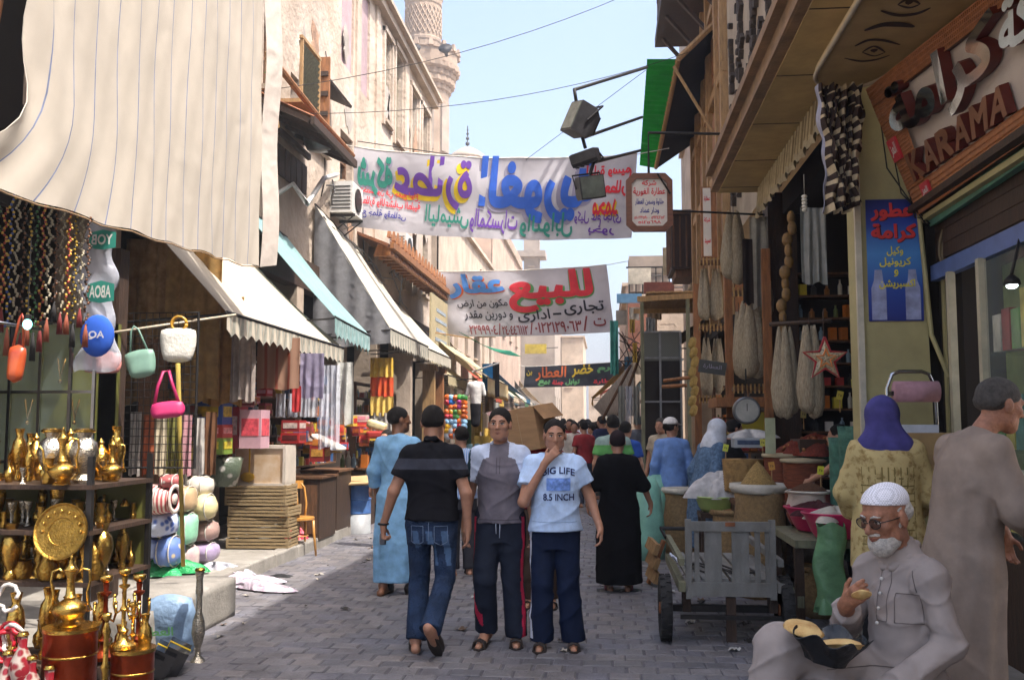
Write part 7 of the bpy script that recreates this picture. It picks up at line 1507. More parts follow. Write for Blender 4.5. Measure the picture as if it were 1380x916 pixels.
for a, b, r0, r1 in ((SL,EL,.050,.042),(EL,WL,.042,.028),(SR,ER,.050,.042),(ER,WR,.042,.028),(HL,KL,.085,.060),(KL,AL,.056,.04),(HR,KR,.085,.060),(KR,AN,.056,.04)): S.cone(a, b, r0, r1, k=.03)
S.cone(AL+V3(0,-.04,-.06), AL+V3(-.02,.18,-.10), .036, .024, k=.03); S.cone(AN+V3(0,-.04,-.03), AN+V3(-.05,.16,-.10), .036, .026, k=.03)
hand(S, WR, (-.62,.25,.42), (-.1,-.75,.3), (.1,.2,1), 1.05, .98, curls=[.9,1.1,1.25,1.4]); hand(S, WL, (.35,.8,-.35), (.2,.0,-1), (1,-.3,0), .75, .98)
S.poly('body', SKIN_O, t)
face(t, hc, hm, q, hairm=WHITEH)
C = SDF(.0062)
C.cone(PEL+V3(0,0,-.03), nk-V3(0,0,.17), .145, .118, k=.07); C.cone(SL, SR, .054, .054, k=.06); C.cone(nk-V3(0,0,.04), nk+V3(0,.008,.03), .072, .066, k=.04)
for s_ in (SL, SR): C.cone(s_, nk+V3(0,-.01,.0), .056, .060, k=.05)
for a, b, c_, cu in ((SL,EL,WL,.96),(SR,ER,WR,.74)):
    C.cone(a, b, .055, .053, k=.035); e = b+(c_-b)*(cu+.12); p = b+(c_-b)*cu; C.cone(b, e, .053, .053, k=.03, cap=(p, c_-b))
for a, b, c_ in ((HL,KL,AL),(HR,KR,AN)):
    C.cone(a, b, .108, .082, k=.06); e = b+(c_-b)*.95; p = b+(c_-b)*.84; C.cone(b, e, .088, .098, k=.05, cap=(p, c_-b))
C.cone(KL*.7+HL*.3+V3(0,0,.02), KR*.6+HR*.4+V3(0,0,-.04), .045, .045, k=.07, flat=((0,0,1), .5))
C.ell(nk+V3(0,.03,.06), (.056,.06,.035), op='s'); C.P[-1] = ('s', C.P[-1][1], nk-.1, nk+.12, .01)
rb_ = C.poly('robe', GAL, t, noise=.013, nsc=(13,14,11), noff=2)
SG = cloth('seam_grey','6f6764'); seam(t, rb_, [[(-.022,1.07),(-.022,.86),(.022,.86),(.022,1.07)],[(-.13,.97),(-.13,.86),(-.05,.86),(-.05,.97),(-.13,.97)],[(-.105,1.06),(-.12,.98)],[(-.1,.70),(.1,.68)]], 1, SG, .0018)
col = SDF(.006); 
for a, b in (((-.066,.03,.01),(-.03,-.06,.05)),((.066,.03,.01),(.03,-.06,.05)),((-.03,-.06,.05),(.03,-.06,.05)),((-.066,.03,.01),(-.02,.075,-.03)),((.066,.03,.01),(.02,.075,-.03))): col.cone(nk+V3(*a), nk+V3(*b), .017, .017, k=.02)
col.poly('collar', GAL, t)
mb = MB()
for k in range(4): mb.ball(nk+V3(.0,.115+.012*k,-.07-.055*k), .007, 8)
mb.build('button', WHITEM, t, True)
B = SDF(.005); P = lambda a, b, c: hc+hm@V3(a, b, c)
B.ell(P(0,.056,-.098), V3(.055,.046,.054), hm, k=.03); B.ell(P(-.045,.022,-.07), V3(.022,.032,.045), hm, k=.03); B.ell(P(.045,.022,-.07), V3(.022,.032,.045), hm, k=.03); B.cone(P(-.058,.0,-.03), P(-.068,-.01,.005), .013, .010, k=.02); B.cone(P(.058,.0,-.03), P(.068,-.01,.005), .013, .010, k=.02)
B.cone(P(-.028,.088,-.049), P(0,.101,-.045), .006, .008, k=.01); B.cone(P(.028,.088,-.049), P(0,.101,-.045), .006, .008, k=.01)
B.poly('beard', WHITEH, t, noise=.0015, nsc=(70,70,50))
B = SDF(.006); B.ell(P(0,-.014,.050), V3(.083,.103,.075), hm); B.cut(P(0,0,.045), hm@V3(0,.28,-1)); B.poly('skullcap', cloth('cap_knit','d9d8de',kind='check',ks=150,bump=.25,bscale=60,ridge=False,bdist=.01), t)
hair(t, hc, hm, 1.0, .006, WHITEH, .45, low=-.05, line=(0,.03,.03))
mb = MB()
for s_ in (-1, 1):
    mb.tube([Vector(P(s_*.032+.027*math.cos(a)*1.0, .104-.006*abs(math.cos(a)), -.004+.019*math.sin(a)+.004)) for a in np.linspace(0, 2*math.pi, 17)], .0024, 5, 0)
    mb.tube([Vector(P(s_*.058,.098,.006)), Vector(P(s_*.076,.05,.004)), Vector(P(s_*.080,-.01,.0))], .0022, 5, 0)
mb.tube([Vector(P(-.006,.106,.004)), Vector(P(.006,.106,.004))], .0022, 5, 0); mb.build('glasses_frame', M('glasses_dark','2b2320',rough=.3,metal=.4), t, True)
mb = MB()
for s_ in (-1, 1): mb.add([P(s_*.032+.026*math.cos(a), .103, .0+.018*math.sin(a)) for a in np.linspace(0, 2*math.pi, 13)[:-1]], [tuple(range(12))])
mb.build('lens', M('lens_tint','4a3a33',rough=.1,alpha=.55), t)
mb = MB(); 
for F_, T_ in ((AL, V3(-.22,.66,.02)), (AN, V3(.20,.62,.26))): mb.rbox(F_*.35+T_*.65+V3(0,0,-.045), (.10,.26,.03), .012, rot=(R(-8),0,R(8)))
mb.build('sandal', SOLE, t, True)
M4 = Matrix.Translation((x, y, 0))@Matrix.Rotation(OY,4,'Z')
def seat_pt(v): return M4@Vector(v)
BRD_ = M('flatbread','b98f55',rough=.9,var=.3,scale=14,bump=.5,col2='d7b97d')
mb = MB(); mb.lathe([(.0,-.008),(.062,-.009),(.076,0),(.062,.010),(0,.016)], 20, wob=.04); o = mb.build('flatbread', BRD_, None, True); o.location = seat_pt((.09,.43,.850)); o.rotation_euler = (R(14),R(10),0); tag(o, 'round flatbread lying on the knees of the seated old man', 'bread')
mb = MB(); mb.rbox((0,0,0), (.07,.05,.022), .01, puff=.2); o = mb.build('bread_piece', BRD_, None, True); o.location = seat_pt((-.06,.28,.985)); o.rotation_euler = (.3,.4,2); tag(o, 'torn piece of bread held in the raised hand of the old man', 'bread')
BAG = M('black_plastic','141618',rough=.25,var=.3,scale=5,bump=1.0,bscale=12)
mb = MB(); random.seed(3)
mb.grid(lambda u, v: (.13*math.cos(u*2*math.pi)*(.55+.5*v)*(1+.12*math.sin(u*31+v*3)), .11*math.sin(u*2*math.pi)*(.55+.5*v)*(1+.1*math.sin(u*23+2)), .10*v**.8+.016*math.sin(u*41)*v), 60, 8); o = mb.build('food_bag', BAG, None, True, solid=.003); o.location = seat_pt((.03,.375,.735)); o.rotation_euler = (.1,.15,0); tag(o, 'open black plastic bag with food in the old man\'s lap', 'bag')
mb = MB(); mb.rbox((0,0,0), (.16,.09,.04), .018, puff=.3); o = mb.build('sandwich', BRD_, None, True); o.location = seat_pt((-.02,.37,.80)); o.rotation_euler = (.25,.2,2.4); tag(o, 'bread sandwich sticking out of the black plastic bag', 'bread')
t = thing('stool', 'low wooden stool hidden under the seated old man', 'stool', M4@Vector((0,-.08,0)), OY); mb = MB(); mb.box((0,0,.42), (.38,.34,.04)); mb.build('seat', WOOD, t)
for a in (-1,1):
    for b in (-1,1): mb = MB(); mb.box((a*.15,b*.13,.2), (.04,.04,.4)); mb.build('leg', WOOD, t)
# the far crowd
random.seed(21); cols = ['c9c6c0','8b2f33','2c3350','6b6f78','b9a88a','3b5a8c','1f2024','9c4a5a','d0d4da','4a6b4f','7a5a3c','a33a3a','2f2f38','c2b9ae']
desc = ['white','dark red','navy','grey','beige','blue','black','rose','pale','green','brown','red','dark','cream']
spots = [(768,22,1),(782,33,0),(792,27,8),(800,36,3),(776,41,6),(806,24,11),(757,30,12),(812,31,4),(788,48,13),(770,52,5),(797,44,0),(749,26,2),(815,44,7),(783,60,10),(803,56,12),(860,19,3),(872,22,9),(730,38,7),(764,25,4),(779,28,0),(795,32,1),(810,40,12),(753,45,9),(786,24,8),(820,27,2),(744,34,0),(772,36,3),(803,48,5),(774,21,13),(787,19,1),(798,23,4),(811,21,2),(767,33,10),(781,44,0),(793,41,7),(805,34,8),(818,30,1),(759,28,5)]
for k, (px, d, ci) in enumerate(spots):
    f_ = ['walking towards us','walking away','standing sideways','turned half away'][k%4]; wh = ['at the middle of the street','beyond the sunny patch','near the dark banner','close to the stalls'][k%4]
    x, y = at(px, 571, d); hh = .022 if d < 32 else .034
    if ci in (6, 13): cl = [robe(cloth('crowd_%d' % ci, cols[ci]), .1, .22)]
    else: cl = [shirt(cloth('crowd_%d' % ci, cols[ci]), .03, long=k%2 == 0), trousers(cloth('crowd_t%d' % (k%3), ('2a2c33','4b463f','353b4a')[k%3]), .02)]
    person('far passer-by in %s %s, %s' % (desc[ci], f_, wh) if k < 12 else 'distant figure in %s %s in the crowd, place %d' % (desc[ci], f_, k), x, y, R((180,5,90,30)[k%4]+random.uniform(-20,20)), random.uniform(1.6,1.8), hh, clothes=cl, eyes=False, hands=False, group='people in the far crowd', hairthick=1.2, shoe='sandal')
# ================================================================ the right side: spice shops, cart, signs
PIL = M('pillar_paint','a39a6c',rough=.6,var=.12,scale=3,dirt=.25,bump=.15); BURL = M('burlap','8d734e',rough=.95,var=.2,scale=30,bump=.7,bscale=90); LUF = M('loofah','b5a88f',rough=.95,var=.2,scale=30,stretch=(3,3,.6),bump=1.0,bscale=60,col2='8f816a')
BASK = M('basket_redbrown','7a3f26',rough=.8,var=.3,scale=12,stretch=(1,1,6),bump=.6,bscale=40); BASKL = M('basket_straw','a3814f',rough=.85,var=.3,scale=16,bump=.7,bscale=60); GWOV = M('woven_green','3f6b5a',rough=.8,var=.25,scale=20,bump=.6,bscale=60)
t = tS
# pillar with poster
pl_ = thing('painted_pillar', 'pale olive yellow painted pillar carrying the blue perfume poster', 'pillar', (0,0,0)); mb = MB(); mb.add([(2.01,7.7,.1),(2.54,7.7,.1),(2.48,7.7,3.3),(2.16,7.7,4.3),(2.01,7.7,4.3),(2.01,8.1,.1),(2.54,8.1,.1),(2.48,8.1,3.3),(2.16,8.1,4.3),(2.01,8.1,4.3)], [(0,1,2,3,4),(9,8,7,6,5),(0,4,9,5),(1,6,7,2),(2,7,8,3),(0,5,6,1)]); mb.build('shaft', PIL, pl_)
mb = MB(); mb.box((1.985,7.68,2.2), (.045,.04,4.2)); mb.build('edge_strip', M('white_strip','b8b3a2',rough=.5,dirt=.3), pl_); mb = MB(); mb.tube([(2.44,7.66,3.35),(2.50,7.64,2.3),(2.60,7.6,1.98),(2.66,7.6,1.98)], .018, 7); mb.box((2.63,7.62,1.9), (.09,.05,3.4)); mb.build('conduit', PIL, pl_)
a, b = W(1171,433,7.69), W(1239,268,7.69); w_, h_ = b.x-a.x, b.z-a.z; po = thing('perfume_poster', 'blue gradient poster with red and yellow script and two bottles on the pillar', 'poster', a)
NB = ['16246f','20409a','2c5fb5','3f83c8','3b6fb8','24459a','141f5c']
mb = MB(); mb.grid(lambda u, v: (w_*u, -.004, h_*v), 4, 28, mi=lambda u, v: 0); BG = bpy.data.materials.new('poster_blue'); BG.use_nodes = True; n = BG.node_tree.nodes; tc = n.new('ShaderNodeTexCoord'); sx = n.new('ShaderNodeSeparateXYZ'); rp = n.new('ShaderNodeValToRGB'); mr = n.new('ShaderNodeMapRange'); mr.inputs[2].default_value = h_
BG.node_tree.links.new(tc.outputs['Object'], sx.inputs[0]); BG.node_tree.links.new(sx.outputs[2], mr.inputs[0]); BG.node_tree.links.new(mr.outputs[0], rp.inputs[0]); BG.node_tree.links.new(rp.outputs[0], n['Principled BSDF'].inputs['Base Color']); n['Principled BSDF'].inputs['Roughness'].default_value = .35
cr = rp.color_ramp; cr.elements[0].color = (*srgb('1b2a78'),1); cr.elements[1].color = (*srgb('171f62'),1); 
for p_, c_ in ((.25,'27479c'),(.55,'4a86c6'),(.8,'24419a')): e = cr.elements.new(p_); e.color = (*srgb(c_),1)
mb.build('sheet', BG, po, solid=.003)
PF = frame((0,-.012,0),(1,0,0),(0,0,1)); PR, PY = M('print_red','c23232',rough=.4), M('print_yellow2','d6c83a',rough=.4)
def two(s_, x0, y0, x1, y1, m1_, bold, shadow=None):
    if shadow: mb = MB(); text_on(mb, frame((.004,-.010,-.004),(1,0,0),(0,0,1)), s_, x0*w_, y0*h_, x1*w_, y1*h_, bold=bold+.03); mb.build('lettering', shadow, po)
    mb = MB(); text_on(mb, PF, s_, x0*w_, y0*h_, x1*w_, y1*h_, bold=bold); mb.build('lettering', m1_, po)
two('عطور', .08,.82,.86,.97, PR, .045, M('shadow_red','3f1530')); two('كرامة', .08,.64,.92,.80, PR, .045, M('shadow_red','3f1530'))
two('وكيل', .36,.53,.66,.61, PY, .02); two('كريونيل', .22,.44,.80,.52, PY, .02); two('و', .48,.36,.56,.42, PY, .02); two('اكسبريشن', .20,.26,.86,.34, PY, .03)
BOT = M('bottle_print','8f96b8',rough=.4,var=.3,scale=9)
for xx in (.06,.68): mb = MB(); mb.prism([(xx*w_,.0*h_+.01),((xx+.27)*w_,.01),((xx+.27)*w_,.27*h_),((xx+.22)*w_,.33*h_),((xx+.2)*w_,.42*h_),((xx+.07)*w_,.42*h_),((xx+.05)*w_,.33*h_),(xx*w_,.27*h_)], 0, .002, frame((0,-.006,0),(1,0,0),(0,0,1))); mb.build('bottle_print', BOT, po)
# striped scarves hanging at the corner
STR = [cloth('scarf_dark','382c27',bump=.9), cloth('scarf_ivory','b3a386',bump=.9), cloth('scarf_edge','9a9bab')]
sc_t = thing('striped_scarves', 'bunch of black and ivory striped scarves hanging from the eye board', 'scarves', (0,0,0))
for k in range(5):
    px0 = 1114+k*8; d = 7.45+.05*(k%2); z1 = 4.22; z0 = (W(px0,286-(k==0)*0,d).z, W(px0,290,d).z)[k%2]+.02*k
    def f(u, v, k=k, d=d, px0=px0, z0=z0): xx = W(px0,200,d).x-.03+.11*u; return (xx+.03*math.sin(v*5+k)+.03*(1-v)*(u-.5)+.012*math.sin(v*23+u*5+k), d+.06*math.sin(u*9+k+v*3)+.025*math.sin(v*21+u*9), z0+(z1-z0)*v)
    mb = MB(); mb.grid(f, 16, 84, mi=lambda u, v, k=k: 2 if (k == 0 and u < .12) else (1 if math.sin(v*62+k*2.1)+.55*math.sin(v*25+k) > .35 and u > .1 else 0)); mb.build('scarf', STR, sc_t, True, solid=.004)
hang('small striped scarf hanging among the loofahs', 1000,322,1014,410,12.2,cloth('scarf_small','2a2220',kind='stripes',ks=7,col2='c6bda8',stretch=(0,0,1),sharp=(.45,.55)),2,.02,1,'striped_scarf','scarf')
for k, (px, py) in enumerate(((1116,262),(1084,265))): c = W(px,py,8.3+.3*k); mb = MB(); [mb.ball((0,0,-.03*j), (.028,.028,.018), 8) for j in range(5)]; mb.tube([(0,0,.02),(0,0,.2)], .003, 4); tag(mb.build('spiral_bulb', M('bulb_white','bdb9ac',rough=.3), None, True, loc=c), ('white spiral lamp hanging by the scarves','white spiral lamp hanging before the plastic roll')[k], 'lamp')
# hanging loofahs
def loofah(px, py0, py1, d, wpx, label, seed=0):
    a, b = W(px, py0, d), W(px, py1, d); h_ = a.z-b.z; r_ = wpx/2*d/1300; t = thing('loofah_bundle', label, 'sponge', b, 0, 'hanging bundles of loofah sponges'); rs = random.Random(seed)
    n = 4
    for k in range(n):
        an = k*2*math.pi/n+seed; ox, oy = r_*.42*math.cos(an), r_*.30*math.sin(an); rr = r_*.62; l0 = rs.uniform(0,.08)*h_; 
        mb = MB(); mb.lathe([(0,l0),(rr*.6,l0+.03*h_),(rr*.95,.15*h_),(rr*1.05,.35*h_),(rr*.85,.6*h_),(rr*.5,.82*h_),(rr*.25,.95*h_),(.01,h_)], 12, (ox,oy,0), wob=.10); mb.build('loofah', LUF, t, True)
    mb = MB(); mb.tube([(0,0,h_*.9),(0,0,h_+.12)], .006, 5); mb.build('string', WOODD, t); return t
for k, q in enumerate(((1060,440,568,9.6,34),(1094,438,566,9.3,34),(990,284,385,12.6,34),(1012,405,514,12.4,40),(1030,360,430,12.6,26),(950,362,436,14.8,17),(966,362,434,14.8,17),(953,455,534,14.8,18),(968,456,532,14.9,18),(997,420,510,12.8,16))):
    loofah(*q, ('long pale bundle of loofahs, first in the shop opening','long pale bundle of loofahs, second, behind the star','loofah bundle in a plastic wrap high on the wooden rack','largest loofah bundle, inside the wooden frame','short loofah bundle at the frame\'s upper corner','upper loofah pair, street side, on the wooden rack','upper loofah pair, wall side, on the wooden rack','lower loofah pair, street side, behind the small black sign','lower loofah pair, wall side, behind the small black sign','thin loofah beside the largest bundle')[k], k)
hang('sheet of clear plastic rolls hanging in the shop opening', 1078,280,1112,382,9.0,M('plastic_grey','8f8f88',rough=.25,alpha=.8,bump=.8,bscale=14),3,.02,3,'plastic_roll','plastic roll'); hang('grey plastic sacks hanging beside the loofah rack', 1010,292,1034,415,12.3,M('plastic_grey2','8a8880',rough=.3,bump=.8),4,.03,2,'plastic_sack','plastic sack')
c = W(1066,285,9.8); t = thing('gourd_string', 'long string of yellow brown dried gourds hanging in the shop opening', 'gourds', c); 
for j in range(11): mb = MB(); mb.ball((.02*math.sin(j*2.1)-.012*j,.01*math.cos(j*3),-.06-.112*j), (.040+.008*(j%3),.040,.074), 10); mb.build('gourd', M('gourd','75582c',rough=.6,var=.3,scale=14,bump=.4), t, True)
wire('hanging_bar', [W(1038,437,9.7), W(1120,432,9.2)], .022, 'dark wooden bar carrying the long loofah bundles', 'bar', WOODD)
for k in range(8): x0 = 929+1.6*(k%3); c = W(x0+4, 462+k*13, 14.2); mb = MB(); mb.rbox((0,0,0), (.10,.09,.17), .04, rot=(random.random()*.5,.3,0), puff=.1); o = mb.build('dried_sponge', M('sponge_yellow','9b8248',rough=.95,bump=.9,var=.3), None, True, loc=c); tag(o, 'yellowish dried sponge on the vertical string, place %s from the top' % ('one','two','three','four','five','six','seven','eight')[k], 'sponge', 'string of dried sponges')
# star
c = W(1111,484,8.2); t = thing('star_lantern', 'red edged five pointed star decoration hanging over the spices', 'star', c); r_ = .185; pts = [(r_*(1 if i%2 == 0 else .42)*math.sin(i*math.pi/5), r_*(1 if i%2 == 0 else .42)*math.cos(i*math.pi/5)) for i in range(10)]
mb = MB(); V = [(x,-.02,z) for x, z in pts]+[(0,-.06,0)]+[(x,.02,z) for x, z in pts]+[(0,.05,0)]; mb.add(V, [(i,10,(i+1)%10) for i in range(10)]+[(11+i,11+(i+1)%10,21) for i in range(10)]+[(i,(i+1)%10,11+(i+1)%10,11+i) for i in range(10)]); mb.build('star', M('star_beads','6f6f62',rough=.4,kind='voronoi',ks=60,col2='b9a98a',sharp=(.2,.5)), t)
mb = MB(); mb.tube([(x,-.025,z) for x, z in pts]+[(pts[0][0],-.025,pts[0][1])], .011, 6); mb.build('red_edge', M('tinsel_red','b32f35',rough=.4,bump=1,bscale=120), t, True); mb = MB(); q = [(x*.45,-.062,z*.45) for x, z in pts]; mb.tube(q+[q[0]], .008, 6); mb.build('orange_star', M('tinsel_orange','c8742f',rough=.4), t, True); mb = MB(); mb.tube([(0,0,r_),(0,0,.42)], .005, 4); mb.build('string', WOODD, t)
# wooden frames and rack of the middle shop
t = thing('wooden_rack', 'tall orange brown wooden rack frame holding the loofahs', 'rack'); 
for px, d in ((983,13.2),(1035,12.2),(940,15.2)): p = W(px,500,d); mb = MB(); mb.box((p.x,d,1.95), (.10,.10,3.7)); mb.build('upright', WOODO, t)
for px, py, w_, d in ((1010,524,.42,12.6),(1010,395,.42,12.6),(961,442,.42,14.7),(961,538,.42,14.7),(961,354,.42,14.7)):
    p = W(px,py,d); mb = MB(); mb.box(p, (w_,.22,.05)); mb.build('ledge', WOOD, t); mb = MB()
    for k in range(9): mb.box((p.x-w_/2+w_*k/8, d-.115, p.z+.0), (.02,.012,.12))
    mb.build('lattice_rail', BASKL, t)
p = W(1008,528,12.3); mb = MB(); mb.box((p.x,12.9,p.z-.12), (.75,1.0,.12)); mb.build('shelf_board', WOODO, t)
# shelves of the shops
G3 = ('small box or bottle in the dark spice shop behind the star','goods in the spice shop')
stock((2.32,12.75,.95), (1,0,0), 9, .29, 1.4, 'dark shelves full of boxes on the end wall of the spice shop', G3, .13, 3, N=(0,-1,0))
t = thing('glass_fronted_shop', 'shop front with glass case, blue band and dark boards behind the stooping man', 'shop front'); mb = MB(); mb.box((2.62,6.3,.45), (.2,3.2,.9)); mb.build('base', WOODD, t); mb = MB(); mb.box((2.56,6.2,2.78), (.06,3.0,.12)); mb.build('blue_band', M('band_blue','4f6396',rough=.5,var=.15), t)
for k in range(3): mb = MB(); mb.box((2.60,6.2,2.93+.11*k), (.05,3.0,.105)); mb.build('board', WOODD, t)
mb = MB(); mb.box((2.5,6.2,3.2), (.10,3.0,.04)); mb.build('yellow_rail', PIL, t)
for y in (5.72,6.68,7.25): mb = MB(); mb.box((2.52,y,1.8), (.05,.055,1.85)); mb.build('frame_post', M('frame_cream','b0aa92',rough=.5,dirt=.3), t)
for z in (.92,1.45,2.08): mb = MB(); mb.box((2.70,6.2,z), (.32,.95,.02)); mb.build('glass_shelf', GLASS, t)
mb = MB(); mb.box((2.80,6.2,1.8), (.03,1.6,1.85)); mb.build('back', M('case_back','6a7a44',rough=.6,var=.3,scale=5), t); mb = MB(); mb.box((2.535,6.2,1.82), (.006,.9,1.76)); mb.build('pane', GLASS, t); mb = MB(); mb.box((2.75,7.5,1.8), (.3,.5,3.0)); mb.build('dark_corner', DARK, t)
rs = random.Random(9)
for j, z in enumerate((.94,1.46,2.09)):
    for k in range(6):
        hh = rs.uniform(.22,.42); cn = ('b5a83a','4f8a3f','8f2c2a','c2bfae','c2b33a','3f7a6a')[(k+j*2)%6]; mb = MB(); mb.box((0,0,hh/2), (.16,.12,hh)); o = mb.build('packet', M('case_'+cn, cn, rough=.35, var=.3, scale=9), None, loc=(2.64,5.84+k*.145,z)); tag(o, '%s packet on the %s shelf of the glass case' % (('yellow','green','dark red','white','mustard','teal')[(k+j*2)%6], ('bottom','middle','top')[j]), 'packet', 'packets in the glass case, %s shelf' % ('bottom','middle','top')[j])
q = W(1346,384,6.0); t = thing('spot_lamp', 'small black spot lamp over the glass case with a white glowing lens', 'lamp', (2.44,q.y,q.z)); mb = MB(); mb.lathe([(.015,.06),(.045,.03),(.05,0)], 12); mb.tube([(0,0,.06),(.1,.1,.3)], .01, 5); mb.build('housing', IRON, t, True); mb = MB(); mb.ball((0,-.0,-.005), (.035,.035,.02), 10); mb.build('lens', M('lamp_glow','dff2ee',emit=2.5), t, True); pl = bpy.data.lights.new('spot_lamp_light', 'POINT'); pl.energy = 9; pl.color = (.95,1,.9); pl.shadow_soft_size = .04; lo2 = bpy.data.objects.new('spot_lamp_light', pl); COL.objects.link(lo2); lo2.location = (2.62,q.y,q.z-.1)
for k in range(3):
    wire('hanging_wire', [Vector((2.15+.03*k,7.62,4.2)), Vector((2.2+.1*k,7.6,3.6-.2*k)), Vector((2.5,7.58,3.1+.05*k))], .006, 'loose wire on the pillar above the poster, %s' % ('inner','middle','outer')[k], 'wire')
mb = MB()
for k in range(6): mb.tube([(2.58+.02*k+.03*math.sin(j), 7.55, 3.4-.1*j-.02*k) for j in range(9)], .012, 5)
tag(mb.build('cable_bundle', M('cable_tan','6b5c42',rough=.7), None, True), 'tangle of tan cables between the pillar and the dark shop corner', 'cables')
# step ladder with roll
q = W(1232,560,7.2); t = thing('step_ladder', 'steel step ladder with a rounded top standing at the pillar', 'ladder', (q.x,7.25,.11)); hz = W(1232,500,7.2).z-.11; mb = MB(); mb.tube([(-.17,0,0),(-.17,0,hz-.12),(-.13,0,hz-.02),(-.08,0,hz),(.08,0,hz),(.13,0,hz-.02),(.17,0,hz-.12),(.19,0,0)], .014, 8); mb.build('frame', CHR, t, True)
for k in range(5): mb = MB(); mb.box((0,-.03,hz-.16-.28*k), (.33,.14,.03)); mb.build('step', IRON, t)
mb = MB(); mb.lathe([(0,-.15),(.075,-.15),(.075,.15),(0,.15)], 18, M4=Matrix.Rotation(R(90),4,'Y')); tag(mb.build('cloth_roll', cloth('roll_pink','a68089'), None, True, loc=(q.x,7.14,1.85)), 'dusty pink roll lying across the ladder steps', 'roll')
for q_ in (((1216,583,1282,612),6.9,('9a7d52',),'brown carton on top behind the purple scarf woman'),((1222,612,1284,664),6.9,('8c7049',),'lower brown carton behind the purple scarf woman'),((1205,572,1265,583),6.9,('b9bdc6',),'flat white and lilac packet on the cartons')): pbox(*q_[0], q_[1], q_[2], q_[3])
# sacks
SPM = {n: M('spice_'+n, c, rough=.95, var=.35, scale=60, bump=1.0, bscale=150) for n, c in (('ochre','8f6a3a'),('brown','5e3c24'),('red','7d3322'),('grey','8a7d66'),('dark','43301f'),('tan','a3854f'),('hibiscus','4a1c22'))}
def sack(x, y, r_, h_, label, mt=BURL, heapm='ochre', hh=.08, rim=None, cone=False, z0=0, group='open sacks of spices', tilt=0):
    t = thing('sack', label, 'sack', (x,y,z0), random.random()*3, group); mb = MB(); mb.lathe([(0,.01),(r_*.85,.0),(r_*1.02,.06*h_/.5),(r_*1.08,h_*.3),(r_*1.04,h_*.6),(r_*.95,h_*.85),(r_*.98,h_*.95)], 28, wob=.035); mb.build('sack_cloth', mt, t, True)
    mb = MB(); mb.lathe([(r_*.98,h_*.93),(r_*1.09,h_*.95),(r_*1.12,h_*.985),(r_*1.06,h_*1.02),(r_*.96,h_*1.0),(r_*.93,h_*.95)], 28, wob=.045); mb.build('rolled_rim', rim or mt, t, True)
    pr = [(r_*.95,h_*.94),(r_*.72,h_*.94+hh*.45),(r_*.4,h_*.94+hh*.8),(r_*.15,h_*.94+hh*.97),(0,h_*.94+hh)] if not cone else [(r_*.95,h_*.94),(r_*.62,h_*.94+hh*.35),(r_*.3,h_*.94+hh*.72),(0,h_*.94+hh)]
    mb = MB(); mb.lathe(pr, 24, wob=.03); mb.build('contents', SPM[heapm], t, True); return t
WSK = M('sack_white','b9b3a6',rough=.8,var=.1,bump=.6,bscale=20); WRK = M('sack_whitered','b3a597',rough=.8,var=.15,bump=.6,bscale=20,col2='8f4a42',kind='voronoi',ks=5,sharp=(.55,.7))
def gx(px, d): return W(px, 571, d).x
sack(gx(917,12.2),12.2,.215,.82,'burlap sack with a wide white rim near the mint green sacks',BURL,'dark',.02,WSK)
sack(gx(1020,9.4),9.4,.235,1.04,'tall burlap sack topped by a pointed cone of spice',BURL,'tan',.30,WSK,cone=True)
sack(gx(1088,9.0),9.0,.19,.30,'white and red sack heaped with brown spice behind the pink tubs',WRK,'brown',.09,WSK,z0=.72)
sack(gx(1022,8.6),10.4,.22,.72,'burlap sack half hidden behind the tall one',BURL,'ochre',.06)
sack(gx(1087,8.8),8.5,.16,.42,'low burlap sack under the bench with the pink tubs',BURL,'grey',.03)
for k, (px, d, r_, h_, hp, hh) in enumerate(((930,12.6,.20,.62,'tan',.1),(958,12.0,.19,.66,'hibiscus',.08),(905,13.6,.20,.60,'ochre',.12),(882,14.6,.20,.62,'brown',.1),(868,16.0,.2,.6,'grey',.1))):
    sack(gx(px,d),d,r_,h_,'burlap sack of %s goods %s' % (('tan','dark red','ochre','brown','grey')[k], ('behind the wide rimmed sack','beside the dark stool','by the leaning board','under the wooden canopy','at the mesh cabinet')[k]),BURL,hp,hh,WSK if k%2 else None)
MINT = M('sack_mint','7fb5a3',rough=.5,var=.12,bump=.8,bscale=8,coat=.2)
for k, (px, d, r_, h_) in enumerate(((871,11.8,.20,.98),(884,12.6,.20,.98))):
    mb = MB(); mb.lathe([(0,0),(r_*.9,0),(r_*1.05,h_*.2),(r_,h_*.55),(r_*.8,h_*.85),(r_*.5,h_),(0,h_*.98)], 24, wob=.06); tag(mb.build('mint_sack', MINT, None, True, loc=(gx(px,d),d,0)), ('closed mint green plastic sack next to the leaning board','closed mint green sack behind the first one')[k], 'sack')
t = thing('leaning_board', 'wooden board crate end leaning beside the mint sacks', 'board', (gx(882,9.9),9.95,.0), .3); rot = (R(10),R(18),0)
for k in range(3): mb = MB(); mb.box((-.04+.0*k,-.02,.12+.14*k), (.05,.28,.11), rot); mb.build('board', WOODL, t)
mb = MB(); mb.box((.0,.0,.24), (.03,.06,.46), rot); mb.build('batten', WOODO, t)
